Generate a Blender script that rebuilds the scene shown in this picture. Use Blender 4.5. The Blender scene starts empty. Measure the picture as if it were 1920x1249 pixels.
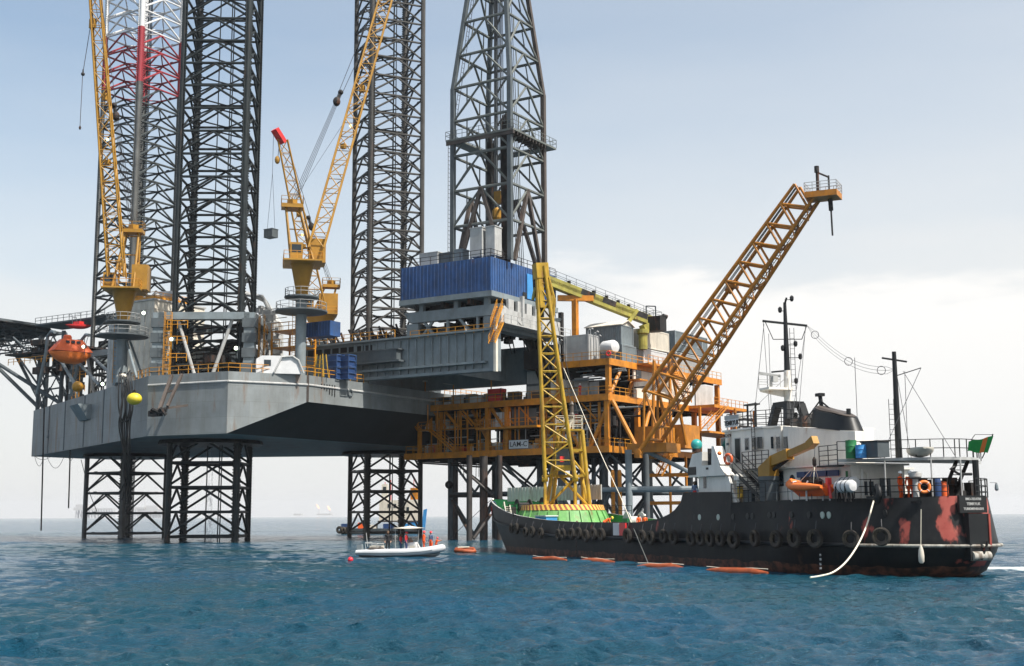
import bpy, math, random
import numpy as np
from mathutils import Vector, Matrix
R = math.radians
PI = math.pi
rnd = random.Random(7)
SC = bpy.context.scene
COL = SC.collection

# ------------------------------------------------------------------ camera
FPX = 2360.0                      # focal length in pixels of the 1920 px wide photograph
PITCH = math.atan(342.5/FPX)
ROLL = R(0.25)
CAMZ = 3.5
HAZE = 7e-5
_f = Vector((0, math.cos(PITCH), math.sin(PITCH)))
_r0 = Vector((1, 0, 0)); _u0 = Vector((0, -math.sin(PITCH), math.cos(PITCH)))
_r = _r0*math.cos(ROLL) - _u0*math.sin(ROLL)
_u = _u0*math.cos(ROLL) + _r0*math.sin(ROLL)
CAMP = Vector((0, 0, CAMZ))
cam = bpy.data.cameras.new('camera')
camo = bpy.data.objects.new('camera', cam); COL.objects.link(camo)
cam.sensor_width = 36; cam.lens = 36*FPX/1920; cam.clip_end = 60000; cam.clip_start = .5
M = Matrix((( _r.x, _u.x, -_f.x, 0), (_r.y, _u.y, -_f.y, 0), (_r.z, _u.z, -_f.z, 0), (0, 0, 0, 1)))
camo.matrix_world = Matrix.Translation(CAMP) @ M
SC.camera = camo

# ------------------------------------------------------------------ light
SUN_EL = R(56); SUN_DIR_XY = Vector((.79, -.61)).normalized()   # horizontally towards the sun
SUNV = Vector((SUN_DIR_XY.x*math.cos(SUN_EL), SUN_DIR_XY.y*math.cos(SUN_EL), math.sin(SUN_EL)))
world = bpy.data.worlds.new('World'); SC.world = world
world.use_nodes = True
nt = world.node_tree; N = nt.nodes; L = nt.links
for n in list(N): N.remove(n)
wo = N.new('ShaderNodeOutputWorld'); bg = N.new('ShaderNodeBackground')
sky = N.new('ShaderNodeTexSky'); sky.sky_type = 'NISHITA'; sky.sun_disc = False
sky.sun_elevation = SUN_EL; sky.sun_rotation = math.atan2(SUN_DIR_XY.x, SUN_DIR_XY.y)
sky.air_density = 1.0; sky.dust_density = 2.2; sky.ozone_density = 1.2; sky.altitude = 0
bg.inputs['Strength'].default_value = 0.13
# thin cloud and whitish murk lying over the horizon, denser to the right, broken by soft cloud shapes
tc = N.new('ShaderNodeTexCoord'); sep = N.new('ShaderNodeSeparateXYZ'); L.new(tc.outputs['Generated'], sep.inputs[0])
mp = N.new('ShaderNodeMapping'); mp.inputs['Scale'].default_value = (1.6, 1.6, 7.0); mp.inputs['Location'].default_value = (.35, 0, .2)
cn = N.new('ShaderNodeTexNoise'); cn.inputs['Scale'].default_value = 1.7; cn.inputs['Detail'].default_value = 7; cn.inputs['Roughness'].default_value = .5
L.new(tc.outputs['Generated'], mp.inputs[0]); L.new(mp.outputs[0], cn.inputs[0])
def mth(op, a, b):
    n = N.new('ShaderNodeMath'); n.operation = op
    for i, v in enumerate((a, b)):
        if isinstance(v, (int, float)): n.inputs[i].default_value = v
        else: L.new(v, n.inputs[i])
    return n.outputs[0]
sh_ = mth('MULTIPLY', mth('SUBTRACT', cn.outputs[0], .5), .16)      # the cloud edge wanders up and down
zz_ = mth('ADD', sep.outputs['Z'], mth('MULTIPLY', sh_, -1.0))
el = N.new('ShaderNodeValToRGB'); E = el.color_ramp.elements
E[0].position = 0.0; E[0].color = (.90, .90, .90, 1); E[1].position = .75; E[1].color = (.5, .5, .5, 1)  # overhead end raised: unseen haze added there for more fill light
for p, v in ((.13, .92), (.17, .84), (.20, .68), (.27, .52), (.38, .30)):
    q = E.new(p); q.color = (v, v, v, 1)
L.new(zz_, el.inputs[0])
fac = mth('ADD', el.outputs[0], mth('MULTIPLY', mth('MULTIPLY', sep.outputs['X'], .55), mth('SUBTRACT', 1.0, el.outputs[0])))
cl = N.new('ShaderNodeClamp'); L.new(fac, cl.inputs[0])
mx = N.new('ShaderNodeMixRGB'); mx.inputs[2].default_value = (3.72, 3.72, 3.68, 1)
tint = N.new('ShaderNodeMixRGB'); tint.blend_type = 'MULTIPLY'; tint.inputs[0].default_value = 1; tint.inputs[2].default_value = (.70, .77, .74, 1)
L.new(sky.outputs[0], tint.inputs[1]); L.new(cl.outputs[0], mx.inputs[0]); L.new(tint.outputs[0], mx.inputs[1])
# one brighter bank of cloud, sharp on top, low on the right
cn2 = N.new('ShaderNodeTexNoise'); cn2.inputs['Scale'].default_value = 5.5; cn2.inputs['Detail'].default_value = 8; cn2.inputs['Roughness'].default_value = .55; L.new(mp.outputs[0], cn2.inputs[0])
edge = mth('ADD', mth('MULTIPLY', mth('SUBTRACT', cn2.outputs[0], .5), .10), mth('ADD', .185, mth('MULTIPLY', mth('SUBTRACT', sep.outputs['X'], .15), -.06)))
bank = N.new('ShaderNodeMapRange'); bank.interpolation_type = 'SMOOTHSTEP'; bank.inputs[1].default_value = -.012; bank.inputs[2].default_value = .014; L.new(mth('SUBTRACT', edge, sep.outputs['Z']), bank.inputs[0])
rgt = N.new('ShaderNodeMapRange'); rgt.interpolation_type = 'SMOOTHSTEP'; rgt.inputs[1].default_value = .0; rgt.inputs[2].default_value = .16; L.new(mth('ADD', sep.outputs['X'], mth('MULTIPLY', mth('SUBTRACT', cn2.outputs[0], .5), .2)), rgt.inputs[0])
low = N.new('ShaderNodeMapRange'); low.inputs[1].default_value = .02; low.inputs[2].default_value = .15; low.inputs[3].default_value = .25; L.new(sep.outputs['Z'], low.inputs[0])
mx2 = N.new('ShaderNodeMixRGB'); mx2.inputs[2].default_value = (4.25, 4.20, 4.10, 1); L.new(mth('MULTIPLY', mth('MULTIPLY', bank.outputs[0], rgt.outputs[0]), low.outputs[0]), mx2.inputs[0]); L.new(mx.outputs[0], mx2.inputs[1])
L.new(mx2.outputs[0], bg.inputs[0]); L.new(bg.outputs[0], wo.inputs[0])
sl = bpy.data.lights.new('sun', 'SUN'); sl.energy = 4.0; sl.angle = R(.6); sl.color = (1, .95, .87)
so = bpy.data.objects.new('sun', sl); COL.objects.link(so)
so.rotation_euler = (-SUNV).to_track_quat('-Z', 'Y').to_euler()
SC.view_settings.view_transform = 'Standard'; SC.view_settings.look = 'None'
SC.view_settings.exposure = 0.9; SC.view_settings.gamma = 1

# ------------------------------------------------------------------ frames and rays
def ray(px, py):
    x = (px-960)/FPX; y = -(py-624.5)/FPX
    return _f + _r*x + _u*y
def P(px, py, D):                # the world point seen at a pixel, D metres ahead
    d = ray(px, py); return CAMP + d*(D/d.y)
class Frame:
    def __init__(s, o, ang):
        s.M = Matrix.Translation(Vector(o)) @ Matrix.Rotation(ang, 4, 'Z'); s.I = s.M.inverted()
    def on(s, px, py, x=None, y=None, z=None):
        o = s.I @ CAMP; d = s.I.to_3x3() @ ray(px, py)
        i, v = (0, x) if x is not None else ((1, y) if y is not None else (2, z))
        return o + d*((v-o[i])/d[i])
    def at(s, px, py, D): return s.I @ P(px, py, D)
    def w(s, p): return s.M @ Vector(p)
WORLD = Frame((0, 0, 0), 0)

# ------------------------------------------------------------------ materials
def _nodes(name):
    m = bpy.data.materials.new(name); m.use_nodes = True
    nt = m.node_tree
    return m, nt, nt.nodes, nt.links, nt.nodes['Principled BSDF']
def paint(name, col, rough=.55, var=.18, rust=0.0, rustcol=(.16, .055, .022), scale=.6, metal=0.0, streak=6.0, rthr=.60, bump=0.0, dirt=0.0, plates=0.0, spec=.35):
    """painted steel: colour mottling at two scales, grime, and rust in vertical runs"""
    m, nt, N, L, b = _nodes(name)
    b.inputs['Roughness'].default_value = rough; b.inputs['Metallic'].default_value = metal; b.inputs['Specular IOR Level'].default_value = spec
    tc = N.new('ShaderNodeTexCoord')
    n1 = N.new('ShaderNodeTexNoise'); n1.inputs['Scale'].default_value = scale; n1.inputs['Detail'].default_value = 6; n1.inputs['Roughness'].default_value = .65
    L.new(tc.outputs['Object'], n1.inputs[0])
    c1 = N.new('ShaderNodeMixRGB'); lo = [c*(1-var*1.6) for c in col]; hi = [min(1, c*(1+var)) for c in col]
    c1.inputs[1].default_value = (*lo, 1); c1.inputs[2].default_value = (*hi, 1)
    rp = N.new('ShaderNodeMapRange'); rp.inputs[1].default_value = .3; rp.inputs[2].default_value = .7
    L.new(n1.outputs[0], rp.inputs[0]); L.new(rp.outputs[0], c1.inputs[0])
    out = c1.outputs[0]
    if plates > 0:            # welded plating: each plate a little different, dark thin welds
        sx = N.new('ShaderNodeSeparateXYZ'); L.new(tc.outputs['Object'], sx.inputs[0])
        ad = N.new('ShaderNodeMath'); L.new(sx.outputs['X'], ad.inputs[0]); L.new(sx.outputs['Y'], ad.inputs[1])
        cb = N.new('ShaderNodeCombineXYZ'); L.new(ad.outputs[0], cb.inputs['X']); L.new(sx.outputs['Z'], cb.inputs['Y'])
        bk = N.new('ShaderNodeTexBrick'); bk.inputs['Color1'].default_value = (.90, .905, .91, 1); bk.inputs['Color2'].default_value = (1.05, 1.045, 1.03, 1); bk.inputs['Mortar'].default_value = (.76, .74, .71, 1)
        bk.inputs['Scale'].default_value = 1; bk.inputs['Mortar Size'].default_value = .028; bk.inputs['Mortar Smooth'].default_value = .6; bk.inputs['Brick Width'].default_value = plates*2.6; bk.inputs['Row Height'].default_value = plates
        L.new(cb.outputs[0], bk.inputs['Vector'])
        pm = N.new('ShaderNodeMixRGB'); pm.blend_type = 'MULTIPLY'; pm.inputs[0].default_value = 1; L.new(out, pm.inputs[1]); L.new(bk.outputs['Color'], pm.inputs[2]); out = pm.outputs[0]
    if rust > 0 or dirt > 0:
        mp = N.new('ShaderNodeMapping'); mp.inputs['Scale'].default_value = (1, 1, 1/streak); L.new(tc.outputs['Object'], mp.inputs[0])
        n2 = N.new('ShaderNodeTexNoise'); n2.inputs['Scale'].default_value = scale*2.6; n2.inputs['Detail'].default_value = 8; n2.inputs['Roughness'].default_value = .7
        L.new(mp.outputs[0], n2.inputs[0])
        if dirt > 0:
            r2 = N.new('ShaderNodeMapRange'); r2.inputs[1].default_value = .45; r2.inputs[2].default_value = .75; r2.inputs[4].default_value = dirt
            L.new(n2.outputs[0], r2.inputs[0])
            c3 = N.new('ShaderNodeMixRGB'); c3.inputs[2].default_value = (.10, .09, .07, 1)
            L.new(r2.outputs[0], c3.inputs[0]); L.new(out, c3.inputs[1]); out = c3.outputs[0]
        if rust > 0:
            n3 = N.new('ShaderNodeTexNoise'); n3.inputs['Scale'].default_value = scale*1.7; n3.inputs['Detail'].default_value = 9; n3.inputs['Roughness'].default_value = .68
            mp2 = N.new('ShaderNodeMapping'); mp2.inputs['Location'].default_value = (13, 7, 3); mp2.inputs['Scale'].default_value = (1, 1, 1/(streak*.6))
            L.new(tc.outputs['Object'], mp2.inputs[0]); L.new(mp2.outputs[0], n3.inputs[0])
            r3 = N.new('ShaderNodeMapRange'); r3.inputs[1].default_value = rthr; r3.inputs[2].default_value = rthr+.1; r3.inputs[4].default_value = rust
            L.new(n3.outputs[0], r3.inputs[0])
            c4 = N.new('ShaderNodeMixRGB'); c4.inputs[2].default_value = (*rustcol, 1)
            L.new(r3.outputs[0], c4.inputs[0]); L.new(out, c4.inputs[1]); out = c4.outputs[0]
    L.new(out, b.inputs['Base Color'])
    if bump > 0:
        bp = N.new('ShaderNodeBump'); bp.inputs['Strength'].default_value = bump; bp.inputs['Distance'].default_value = .1
        L.new(n1.outputs[0], bp.inputs['Height']); L.new(bp.outputs[0], b.inputs['Normal'])
    return m
def plain(name, col, rough=.5, metal=0.0, emit=None, es=1.0):
    m, nt, N, L, b = _nodes(name)
    tc = N.new('ShaderNodeTexCoord'); n1 = N.new('ShaderNodeTexNoise'); n1.inputs['Scale'].default_value = 3; n1.inputs['Detail'].default_value = 5
    L.new(tc.outputs['Object'], n1.inputs[0])
    c1 = N.new('ShaderNodeMixRGB'); c1.inputs[1].default_value = (*[c*.78 for c in col], 1); c1.inputs[2].default_value = (*[min(1, c*1.12) for c in col], 1)
    L.new(n1.outputs[0], c1.inputs[0]); L.new(c1.outputs[0], b.inputs['Base Color'])
    b.inputs['Roughness'].default_value = rough; b.inputs['Metallic'].default_value = metal
    if emit:
        b.inputs['Emission Color'].default_value = (*emit, 1); b.inputs['Emission Strength'].default_value = es
    return m
MT = {}
MT['leg'] = paint('leg_steel', (.020, .026, .028), .5, .3, .5, (.085, .045, .028), .5, rthr=.58, spec=.25)
MT['leg_brown'] = paint('leg_steel_weathered', (.085, .068, .058), .5, .25, .4, (.12, .055, .035), .5, rthr=.58)
MT['red'] = paint('leg_red_paint', (.30, .035, .045), .5, .2)
MT['white'] = paint('leg_white_paint', (.62, .62, .62), .5, .12, .2, scale=.8)
MT['hull'] = paint('rig_hull_grey', (.212, .232, .238), .55, .14, .75, (.17, .10, .06), .26, streak=9, rthr=.54, dirt=.45, plates=2.05)
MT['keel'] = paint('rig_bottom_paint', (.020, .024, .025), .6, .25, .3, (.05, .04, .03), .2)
MT['grey'] = paint('grey_steel', (.20, .235, .25), .55, .15, .35, scale=.5, dirt=.3)
MT['dgrey'] = paint('dark_grey_steel', (.085, .10, .108), .6, .2, .3, scale=.5)
MT['lgrey'] = paint('light_grey_steel', (.42, .42, .41), .55, .12, .4, scale=.5, dirt=.35)
MT['cream'] = paint('cream_cladding', (.66, .61, .52), .6, .10, .45, scale=.5, dirt=.35, rthr=.64)
MT['black'] = paint('black_steel', (.012, .013, .014), .45, .3)
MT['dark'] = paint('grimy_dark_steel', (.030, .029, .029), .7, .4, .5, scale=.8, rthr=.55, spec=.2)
MT['yel'] = paint('rig_crane_yellow', (.37, .19, .025), .5, .16, .5, scale=.6, rthr=.62)
MT['syel'] = paint('ship_crane_yellow', (.43, .26, .018), .5, .25, .75, scale=.9, rthr=.56, dirt=.4)
MT['pyel'] = paint('platform_crane_yellow_green', (.34, .30, .06), .5, .25, .6, scale=.8, rthr=.58, dirt=.45)
MT['org'] = paint('platform_orange_yellow', (.56, .205, .014), .5, .22, .65, scale=.8, rthr=.58, dirt=.25)
MT['orgc'] = paint('orange_crane', (.47, .175, .014), .5, .22, .7, scale=.8, rthr=.57, dirt=.3)
MT['rail'] = paint('handrail_yellow', (.58, .25, .02), .5, .15)
MT['blue'] = paint('blue_cladding', (.030, .085, .225), .5, .2, .45, scale=.6, streak=5, dirt=.4)
MT['dblue'] = paint('dark_blue_paint', (.02, .05, .14), .5, .15)
MT['lblue'] = paint('light_blue_paint', (.05, .25, .55), .45, .12)
MT['swhite'] = paint('ship_white_paint', (.74, .71, .65), .45, .08, .85, (.38, .19, .08), .55, streak=5, rthr=.60, dirt=.22)
MT['green'] = paint('green_deck_paint', (.15, .36, .11), .5, .2, .6, scale=.9, rthr=.56, dirt=.3)
MT['dgreen'] = paint('dark_green_paint', (.02, .17, .055), .5, .2, .3, scale=.7)
MT['rubber'] = paint('tyre_rubber', (.052, .047, .042), .9, .5, .7, (.15, .12, .085), 1.3, rthr=.54, spec=.15)
MT['wire'] = plain('steel_wire', (.06, .06, .065), .5)
MT['rope'] = plain('pale_mooring_rope', (.72, .66, .53), .9)
MT['glass'] = plain('window_glass', (.02, .03, .038), .08)
MT['oran'] = plain('orange_plastic', (.80, .12, .02), .45)
MT['orrub'] = plain('orange_rubber', (.85, .20, .035), .5)
MT['rboom'] = paint('orange_brown_boom_fabric', (.30, .065, .02), .6, .3, .4, scale=1.5)
MT['redp'] = plain('red_plastic', (.62, .03, .03), .4)
MT['skin'] = plain('skin', (.42, .23, .15), .6)
MT['dskin'] = plain('tanned_skin', (.30, .16, .10), .6)
MT['cover'] = plain('orange_coverall_cloth', (.80, .10, .012), .85)
MT['redcl'] = plain('red_cloth', (.55, .03, .03), .85)
MT['navycl'] = plain('navy_cloth', (.03, .05, .13), .85)
MT['blackcl'] = plain('black_cloth', (.012, .012, .014), .85)
MT['bluecl'] = plain('blue_grey_cloth', (.12, .17, .28), .85)
MT['boot'] = plain('boot_leather', (.03, .022, .018), .7)
MT['hair'] = plain('brown_hair', (.10, .055, .03), .7)
MT['helred'] = plain('red_helmet_plastic', (.72, .02, .04), .3)
MT['helwhite'] = plain('white_helmet_plastic', (.82, .82, .80), .3)
MT['helyel'] = plain('yellow_helmet_plastic', (.80, .55, .02), .3)
MT['lamp'] = plain('floodlight_lens', (.8, .9, .75), .3, emit=(.82, 1, .72), es=6)
MT['amber'] = plain('amber_lamp_lens', (.9, .6, .1), .3, emit=(1, .62, .12), es=5)

# ------------------------------------------------------------------ mesh builder
CUR = [WORLD]                    # the frame new shapes are written in
def _basis(d):
    d = d.normalized(); a = Vector((0, 0, 1)) if abs(d.z) < .9 else Vector((1, 0, 0))
    x = d.cross(a).normalized(); return x, x.cross(d).normalized()
class MB:
    def __init__(s, frame=None): s.v = []; s.f = []; s.fr = frame or CUR[0]; s.mi = []; s.cur = 0; s.g = []
    def add(s, vs, fs):
        o = len(s.v); s.g.append((o, len(s.f), len(vs), len(fs))); s.v += [Vector(v) for v in vs]; s.f += [tuple(i+o for i in f) for f in fs]; s.mi += [s.cur]*len(fs); return s
    def box(s, x0, x1, y0, y1, z0, z1):
        v = [(x, y, z) for z in (z0, z1) for y in (y0, y1) for x in (x0, x1)]
        return s.add(v, [(0, 2, 3, 1), (4, 5, 7, 6), (0, 1, 5, 4), (2, 6, 7, 3), (0, 4, 6, 2), (1, 3, 7, 5)])
    def hexa(s, b, t):            # two quads (same winding, counter-clockwise from above)
        return s.add(list(b)+list(t), [(3, 2, 1, 0), (4, 5, 6, 7)] + [(i, (i+1) % 4, 4+(i+1) % 4, 4+i) for i in range(4)])
    def prism(s, poly, z0, z1):   # polygon counter-clockwise from above
        n = len(poly)
        return s.add([(p[0], p[1], z0) for p in poly]+[(p[0], p[1], z1) for p in poly],
                     [tuple(reversed(range(n))), tuple(range(n, 2*n))]+[(i, (i+1) % n, n+(i+1) % n, n+i) for i in range(n)])
    def bar(s, p0, p1, r, r1=None, n=6, cap=True):
        p0 = Vector(p0); p1 = Vector(p1); r1 = r if r1 is None else r1
        if (p1-p0).length < 1e-6: return s
        x, y = _basis(p1-p0); vs = []
        for p, q in ((p0, r), (p1, r1)):
            for k in range(n):
                a = 2*PI*(k+.5)/n; vs.append(p+x*(q*math.cos(a))+y*(q*math.sin(a)))
        fs = [(k, (k+1) % n, n+(k+1) % n, n+k) for k in range(n)]
        if cap: fs += [tuple(reversed(range(n))), tuple(range(n, 2*n))]
        return s.add(vs, fs)
    def beam(s, p0, p1, w, h, up=(0, 0, 1)):   # rectangular section, w across, h along up
        p0 = Vector(p0); p1 = Vector(p1); d = (p1-p0).normalized(); up = Vector(up)
        if abs(d.dot(up)) > .95: up = Vector((1, 0, 0))
        x = d.cross(up).normalized()*(w/2); y = x.normalized().cross(d).normalized()*(h/2)
        a = [p0-x-y, p0+x-y, p0+x+y, p0-x+y]; b = [p1-x-y, p1+x-y, p1+x+y, p1-x+y]
        return s.add(a+b, [(0, 1, 2, 3), (7, 6, 5, 4)]+[(i, 4+i, 4+(i+1) % 4, (i+1) % 4) for i in range(4)])
    def tube(s, pts, r, n=6, closed=False, cap=True, rs=None):
        pts = [Vector(p) for p in pts]; m = len(pts); vs = []; pr = None
        for i, p in enumerate(pts):
            a = pts[(i-1) % m] if (closed or i) else p; b = pts[(i+1) % m] if (closed or i < m-1) else p
            d = (b-a).normalized()
            if pr is None: x, y = _basis(d)
            else:
                x = (pr-d*pr.dot(d)); x = x.normalized() if x.length > 1e-5 else _basis(d)[0]; y = d.cross(x)*-1
            pr = x; q = rs[i] if rs else r
            for k in range(n):
                t = 2*PI*k/n; vs.append(p+x*(q*math.cos(t))+y*(q*math.sin(t)))
        fs = []
        for i in range(m if closed else m-1):
            j = (i+1) % m
            for k in range(n): fs.append((i*n+k, i*n+(k+1) % n, j*n+(k+1) % n, j*n+k))
        if cap and not closed: fs += [tuple(reversed(range(n))), tuple((m-1)*n+k for k in range(n))]
        return s.add(vs, fs)
    def lathe(s, prof, c=(0, 0, 0), ax=(0, 0, 1), n=20, cap=True):   # prof: (radius, height) pairs
        c = Vector(c); ax = Vector(ax).normalized(); x, y = _basis(ax); vs = []; m = len(prof)
        for (r, h) in prof:
            for k in range(n):
                t = 2*PI*k/n; vs.append(c+ax*h+x*(r*math.cos(t))+y*(r*math.sin(t)))
        fs = [(i*n+k, i*n+(k+1) % n, (i+1)*n+(k+1) % n, (i+1)*n+k) for i in range(m-1) for k in range(n)]
        if cap: fs += [tuple(reversed(range(n))), tuple((m-1)*n+k for k in range(n))]
        return s.add(vs, fs)
    def ball(s, c, r, n=12, m=8, sc=(1, 1, 1)):
        c = Vector(c); vs = []; fs = []
        for i in range(m+1):
            a = PI*i/m
            for k in range(n):
                t = 2*PI*k/n; vs.append(c+Vector((r*sc[0]*math.sin(a)*math.cos(t), r*sc[1]*math.sin(a)*math.sin(t), r*sc[2]*math.cos(a))))
        for i in range(m):
            for k in range(n): fs.append((i*n+k, (i+1)*n+k, (i+1)*n+(k+1) % n, i*n+(k+1) % n))
        return s.add(vs, fs)
    def torus(s, c, ax, Rr, r, n=24, m=10, sq=1.0):
        c = Vector(c); ax = Vector(ax).normalized(); x, y = _basis(ax); vs = []; fs = []
        for i in range(n):
            a = 2*PI*i/n; d = x*math.cos(a)+y*math.sin(a)
            for k in range(m):
                t = 2*PI*k/m; ct, st = math.cos(t), math.sin(t)
                vs.append(c+d*(Rr+r*math.copysign(abs(ct)**sq, ct))+ax*(r*1.0*math.copysign(abs(st)**sq, st)))
        for i in range(n):
            for k in range(m): fs.append((i*m+k, ((i+1) % n)*m+k, ((i+1) % n)*m+(k+1) % m, i*m+(k+1) % m))
        return s.add(vs, fs)
    def rails(s, pts, h=1.1, sp=1.6, r=.035, levels=(1.0, .52), closed=False):
        pts = [Vector(p) for p in pts]
        if closed: pts.append(pts[0])
        for a, b in zip(pts[:-1], pts[1:]):
            n = max(1, round((b-a).length/sp))
            for l in levels: s.bar(a+Vector((0, 0, h*l)), b+Vector((0, 0, h*l)), r, n=4, cap=False)
            for k in range(n+1):
                p = a+(b-a)*(k/n); s.bar(p, p+Vector((0, 0, h)), r, n=4, cap=False)
        return s
    def ladder(s, p0, p1, side, w=.5, sp=.35, r=.03):
        p0 = Vector(p0); p1 = Vector(p1); sd = Vector(side).normalized()*(w/2)
        s.bar(p0-sd, p1-sd, r, n=4); s.bar(p0+sd, p1+sd, r, n=4)
        n = max(2, int((p1-p0).length/sp))
        for k in range(1, n): q = p0+(p1-p0)*(k/n); s.bar(q-sd, q+sd, r*.8, n=4, cap=False)
        return s
    def stairs(s, p0, p1, side, w=.9, rail=True, steps=None):
        p0 = Vector(p0); p1 = Vector(p1); sd = Vector(side).normalized()*(w/2)
        for q in (-1, 1):
            s.beam(p0+sd*q, p1+sd*q, .06, .24)
        n = steps or max(3, int(abs(p1.z-p0.z)/.25)); d = (p1-p0); hz = Vector((d.x, d.y, 0)).normalized()*.12
        for k in range(1, n): q = p0+d*(k/n); s.beam(q-sd, q+sd, .24, .04)
        if rail:
            for q in (-1, 1):
                for l in (1.0, .55):
                    s.bar(p0+sd*q+Vector((0, 0, l)), p1+sd*q+Vector((0, 0, l)), .035, n=4)
                m = max(2, int(d.length/1.5))
                for k in range(m+1): t = p0+sd*q+d*(k/m); s.bar(t, t+Vector((0, 0, 1)), .03, n=4)
        return s
    def build(s, name, mat, parent=None, smooth=False, label=None):
        me = bpy.data.meshes.new(name)
        T = (parent['_I'] if parent is not None else Matrix()) if False else None
        Mi = ROOTI.get(parent.name, Matrix()) if parent is not None else Matrix()
        T = Mi @ s.fr.M
        me.from_pydata([tuple(T @ v) for v in s.v], [], s.f)
        ms = mat if isinstance(mat, (list, tuple)) else [mat]
        for m in ms: me.materials.append(MT[m] if isinstance(m, str) else m)
        if len(ms) > 1: me.polygons.foreach_set('material_index', s.mi)
        if smooth:
            me.polygons.foreach_set('use_smooth', [True]*len(me.polygons))
            try: me.set_sharp_from_angle(angle=R(42))
            except Exception: pass
        me.update()
        o = bpy.data.objects.new(name, me); COL.objects.link(o)
        if parent is not None:
            o.parent = parent; ROOTI[o.name] = Mi
        if label: o['label'] = label
        return o
def _each(s, name, mat, parent=None, smooth=False):     # every shape written becomes a mesh of its own
    out = []
    for (a, b, nv, nf) in s.g:
        q = MB(s.fr); q.v = s.v[a:a+nv]; q.f = [tuple(i-a for i in f) for f in s.f[b:b+nf]]; q.mi = [0]*nf
        out.append(q.build(name, mat, parent, smooth))
    return out
MB.each = _each
ROOTI = {}
def tag(o, label, cat, group=None, kind=None):
    if label: o['label'] = label
    if cat: o['category'] = cat
    if group: o['group'] = group
    if kind: o['kind'] = kind
    return o
def thing(name, label, cat, at=(0, 0, 0), rot=0.0, group=None):     # an Empty at the thing's base, in the current frame
    fr = CUR[0]; Mw = fr.M @ Matrix.Translation(Vector(at)) @ Matrix.Rotation(rot, 4, 'Z')
    o = bpy.data.objects.new(name, None); COL.objects.link(o); o.empty_display_size = .5
    o.matrix_world = Mw; ROOTI[o.name] = Mw.inverted()
    return tag(o, label, cat, group)
def single(mb, name, mat, at, label, cat, group=None, smooth=False):  # a thing that is one mesh
    Mw = mb.fr.M @ Matrix.Translation(Vector(at)); I = Mw.inverted()
    o = mb.build(name, mat, None, smooth)
    o.data.transform(I); o.matrix_world = Mw
    return tag(o, label, cat, group)
def copy_tree(o, Mw, label=None):
    c = o.copy(); COL.objects.link(c); c.matrix_world = Mw
    if label: c['label'] = label
    for ch in o.children:
        d = ch.copy(); COL.objects.link(d); d.parent = c
        for g in ch.children:
            q = g.copy(); COL.objects.link(q); q.parent = d
    return c
def V(*a): return Vector(a)
def curve(pts, n=6):                # a smooth path through the points
    p = [Vector(q) for q in pts]; p = [p[0]*2-p[1]]+p+[p[-1]*2-p[-2]]; out = []
    for i in range(1, len(p)-2):
        for k in range(n):
            t = k/n; a, b, c, d = p[i-1], p[i], p[i+1], p[i+2]
            out.append(.5*((2*b)+(c-a)*t+(2*a-5*b+4*c-d)*t*t+(3*b-a-3*c+d)*t*t*t))
    return out+[p[-2]]
def lattice(root, part, p0, p1, side, w0, d0, w1, d1, n, rc, rl, mat, tops=None, name='boom'):
    """a box-section lattice boom from p0 to p1: lacing as the part, its four chords as sub-parts.
    side is the direction across; d is measured along side x axis"""
    p0 = Vector(p0); p1 = Vector(p1); ax = (p1-p0).normalized(); sd = Vector(side).normalized(); up = sd.cross(ax).normalized()
    def corner(t, i, j):
        w = w0+(w1-w0)*t; d = d0+(d1-d0)*t
        return p0+(p1-p0)*t+sd*(i*w/2)+up*(j*d/2)
    cs = [(-1, -1), (1, -1), (1, 1), (-1, 1)]
    lac = MB()
    for k in range(n):
        t0, t1 = k/n, (k+1)/n
        for a in range(4):
            c, e = cs[a], cs[(a+1) % 4]
            if k: lac.bar(corner(t0, *c), corner(t0, *e), rl*.8, n=5, cap=False)
            if (k+a) % 2: c, e = e, c
            lac.bar(corner(t0, *c), corner(t1, *e), rl, n=5, cap=False)
    b = lac.build(name, mat, root)
    for c in cs:
        MB().bar(corner(0, *c), corner(1, *c), rc, n=8).build('chord', mat, b)
    return b, corner
def text_mesh(body, size, M4, name, mat, parent, ext=.01, bold=0.0):
    cu = bpy.data.curves.new(name, 'FONT'); cu.body = body; cu.size = size; cu.extrude = ext; cu.align_x = 'CENTER'; cu.align_y = 'CENTER'; cu.offset = bold
    t = bpy.data.objects.new(name, cu); COL.objects.link(t)
    me = bpy.data.meshes.new_from_object(t.evaluated_get(bpy.context.evaluated_depsgraph_get()))
    bpy.data.objects.remove(t)
    Mi = ROOTI.get(parent.name, Matrix()) if parent is not None else Matrix()
    me.transform(Mi @ M4); me.materials.clear(); me.materials.append(MT[mat])
    o = bpy.data.objects.new(name, me); COL.objects.link(o)
    if parent is not None: o.parent = parent; ROOTI[o.name] = Mi
    return o
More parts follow.
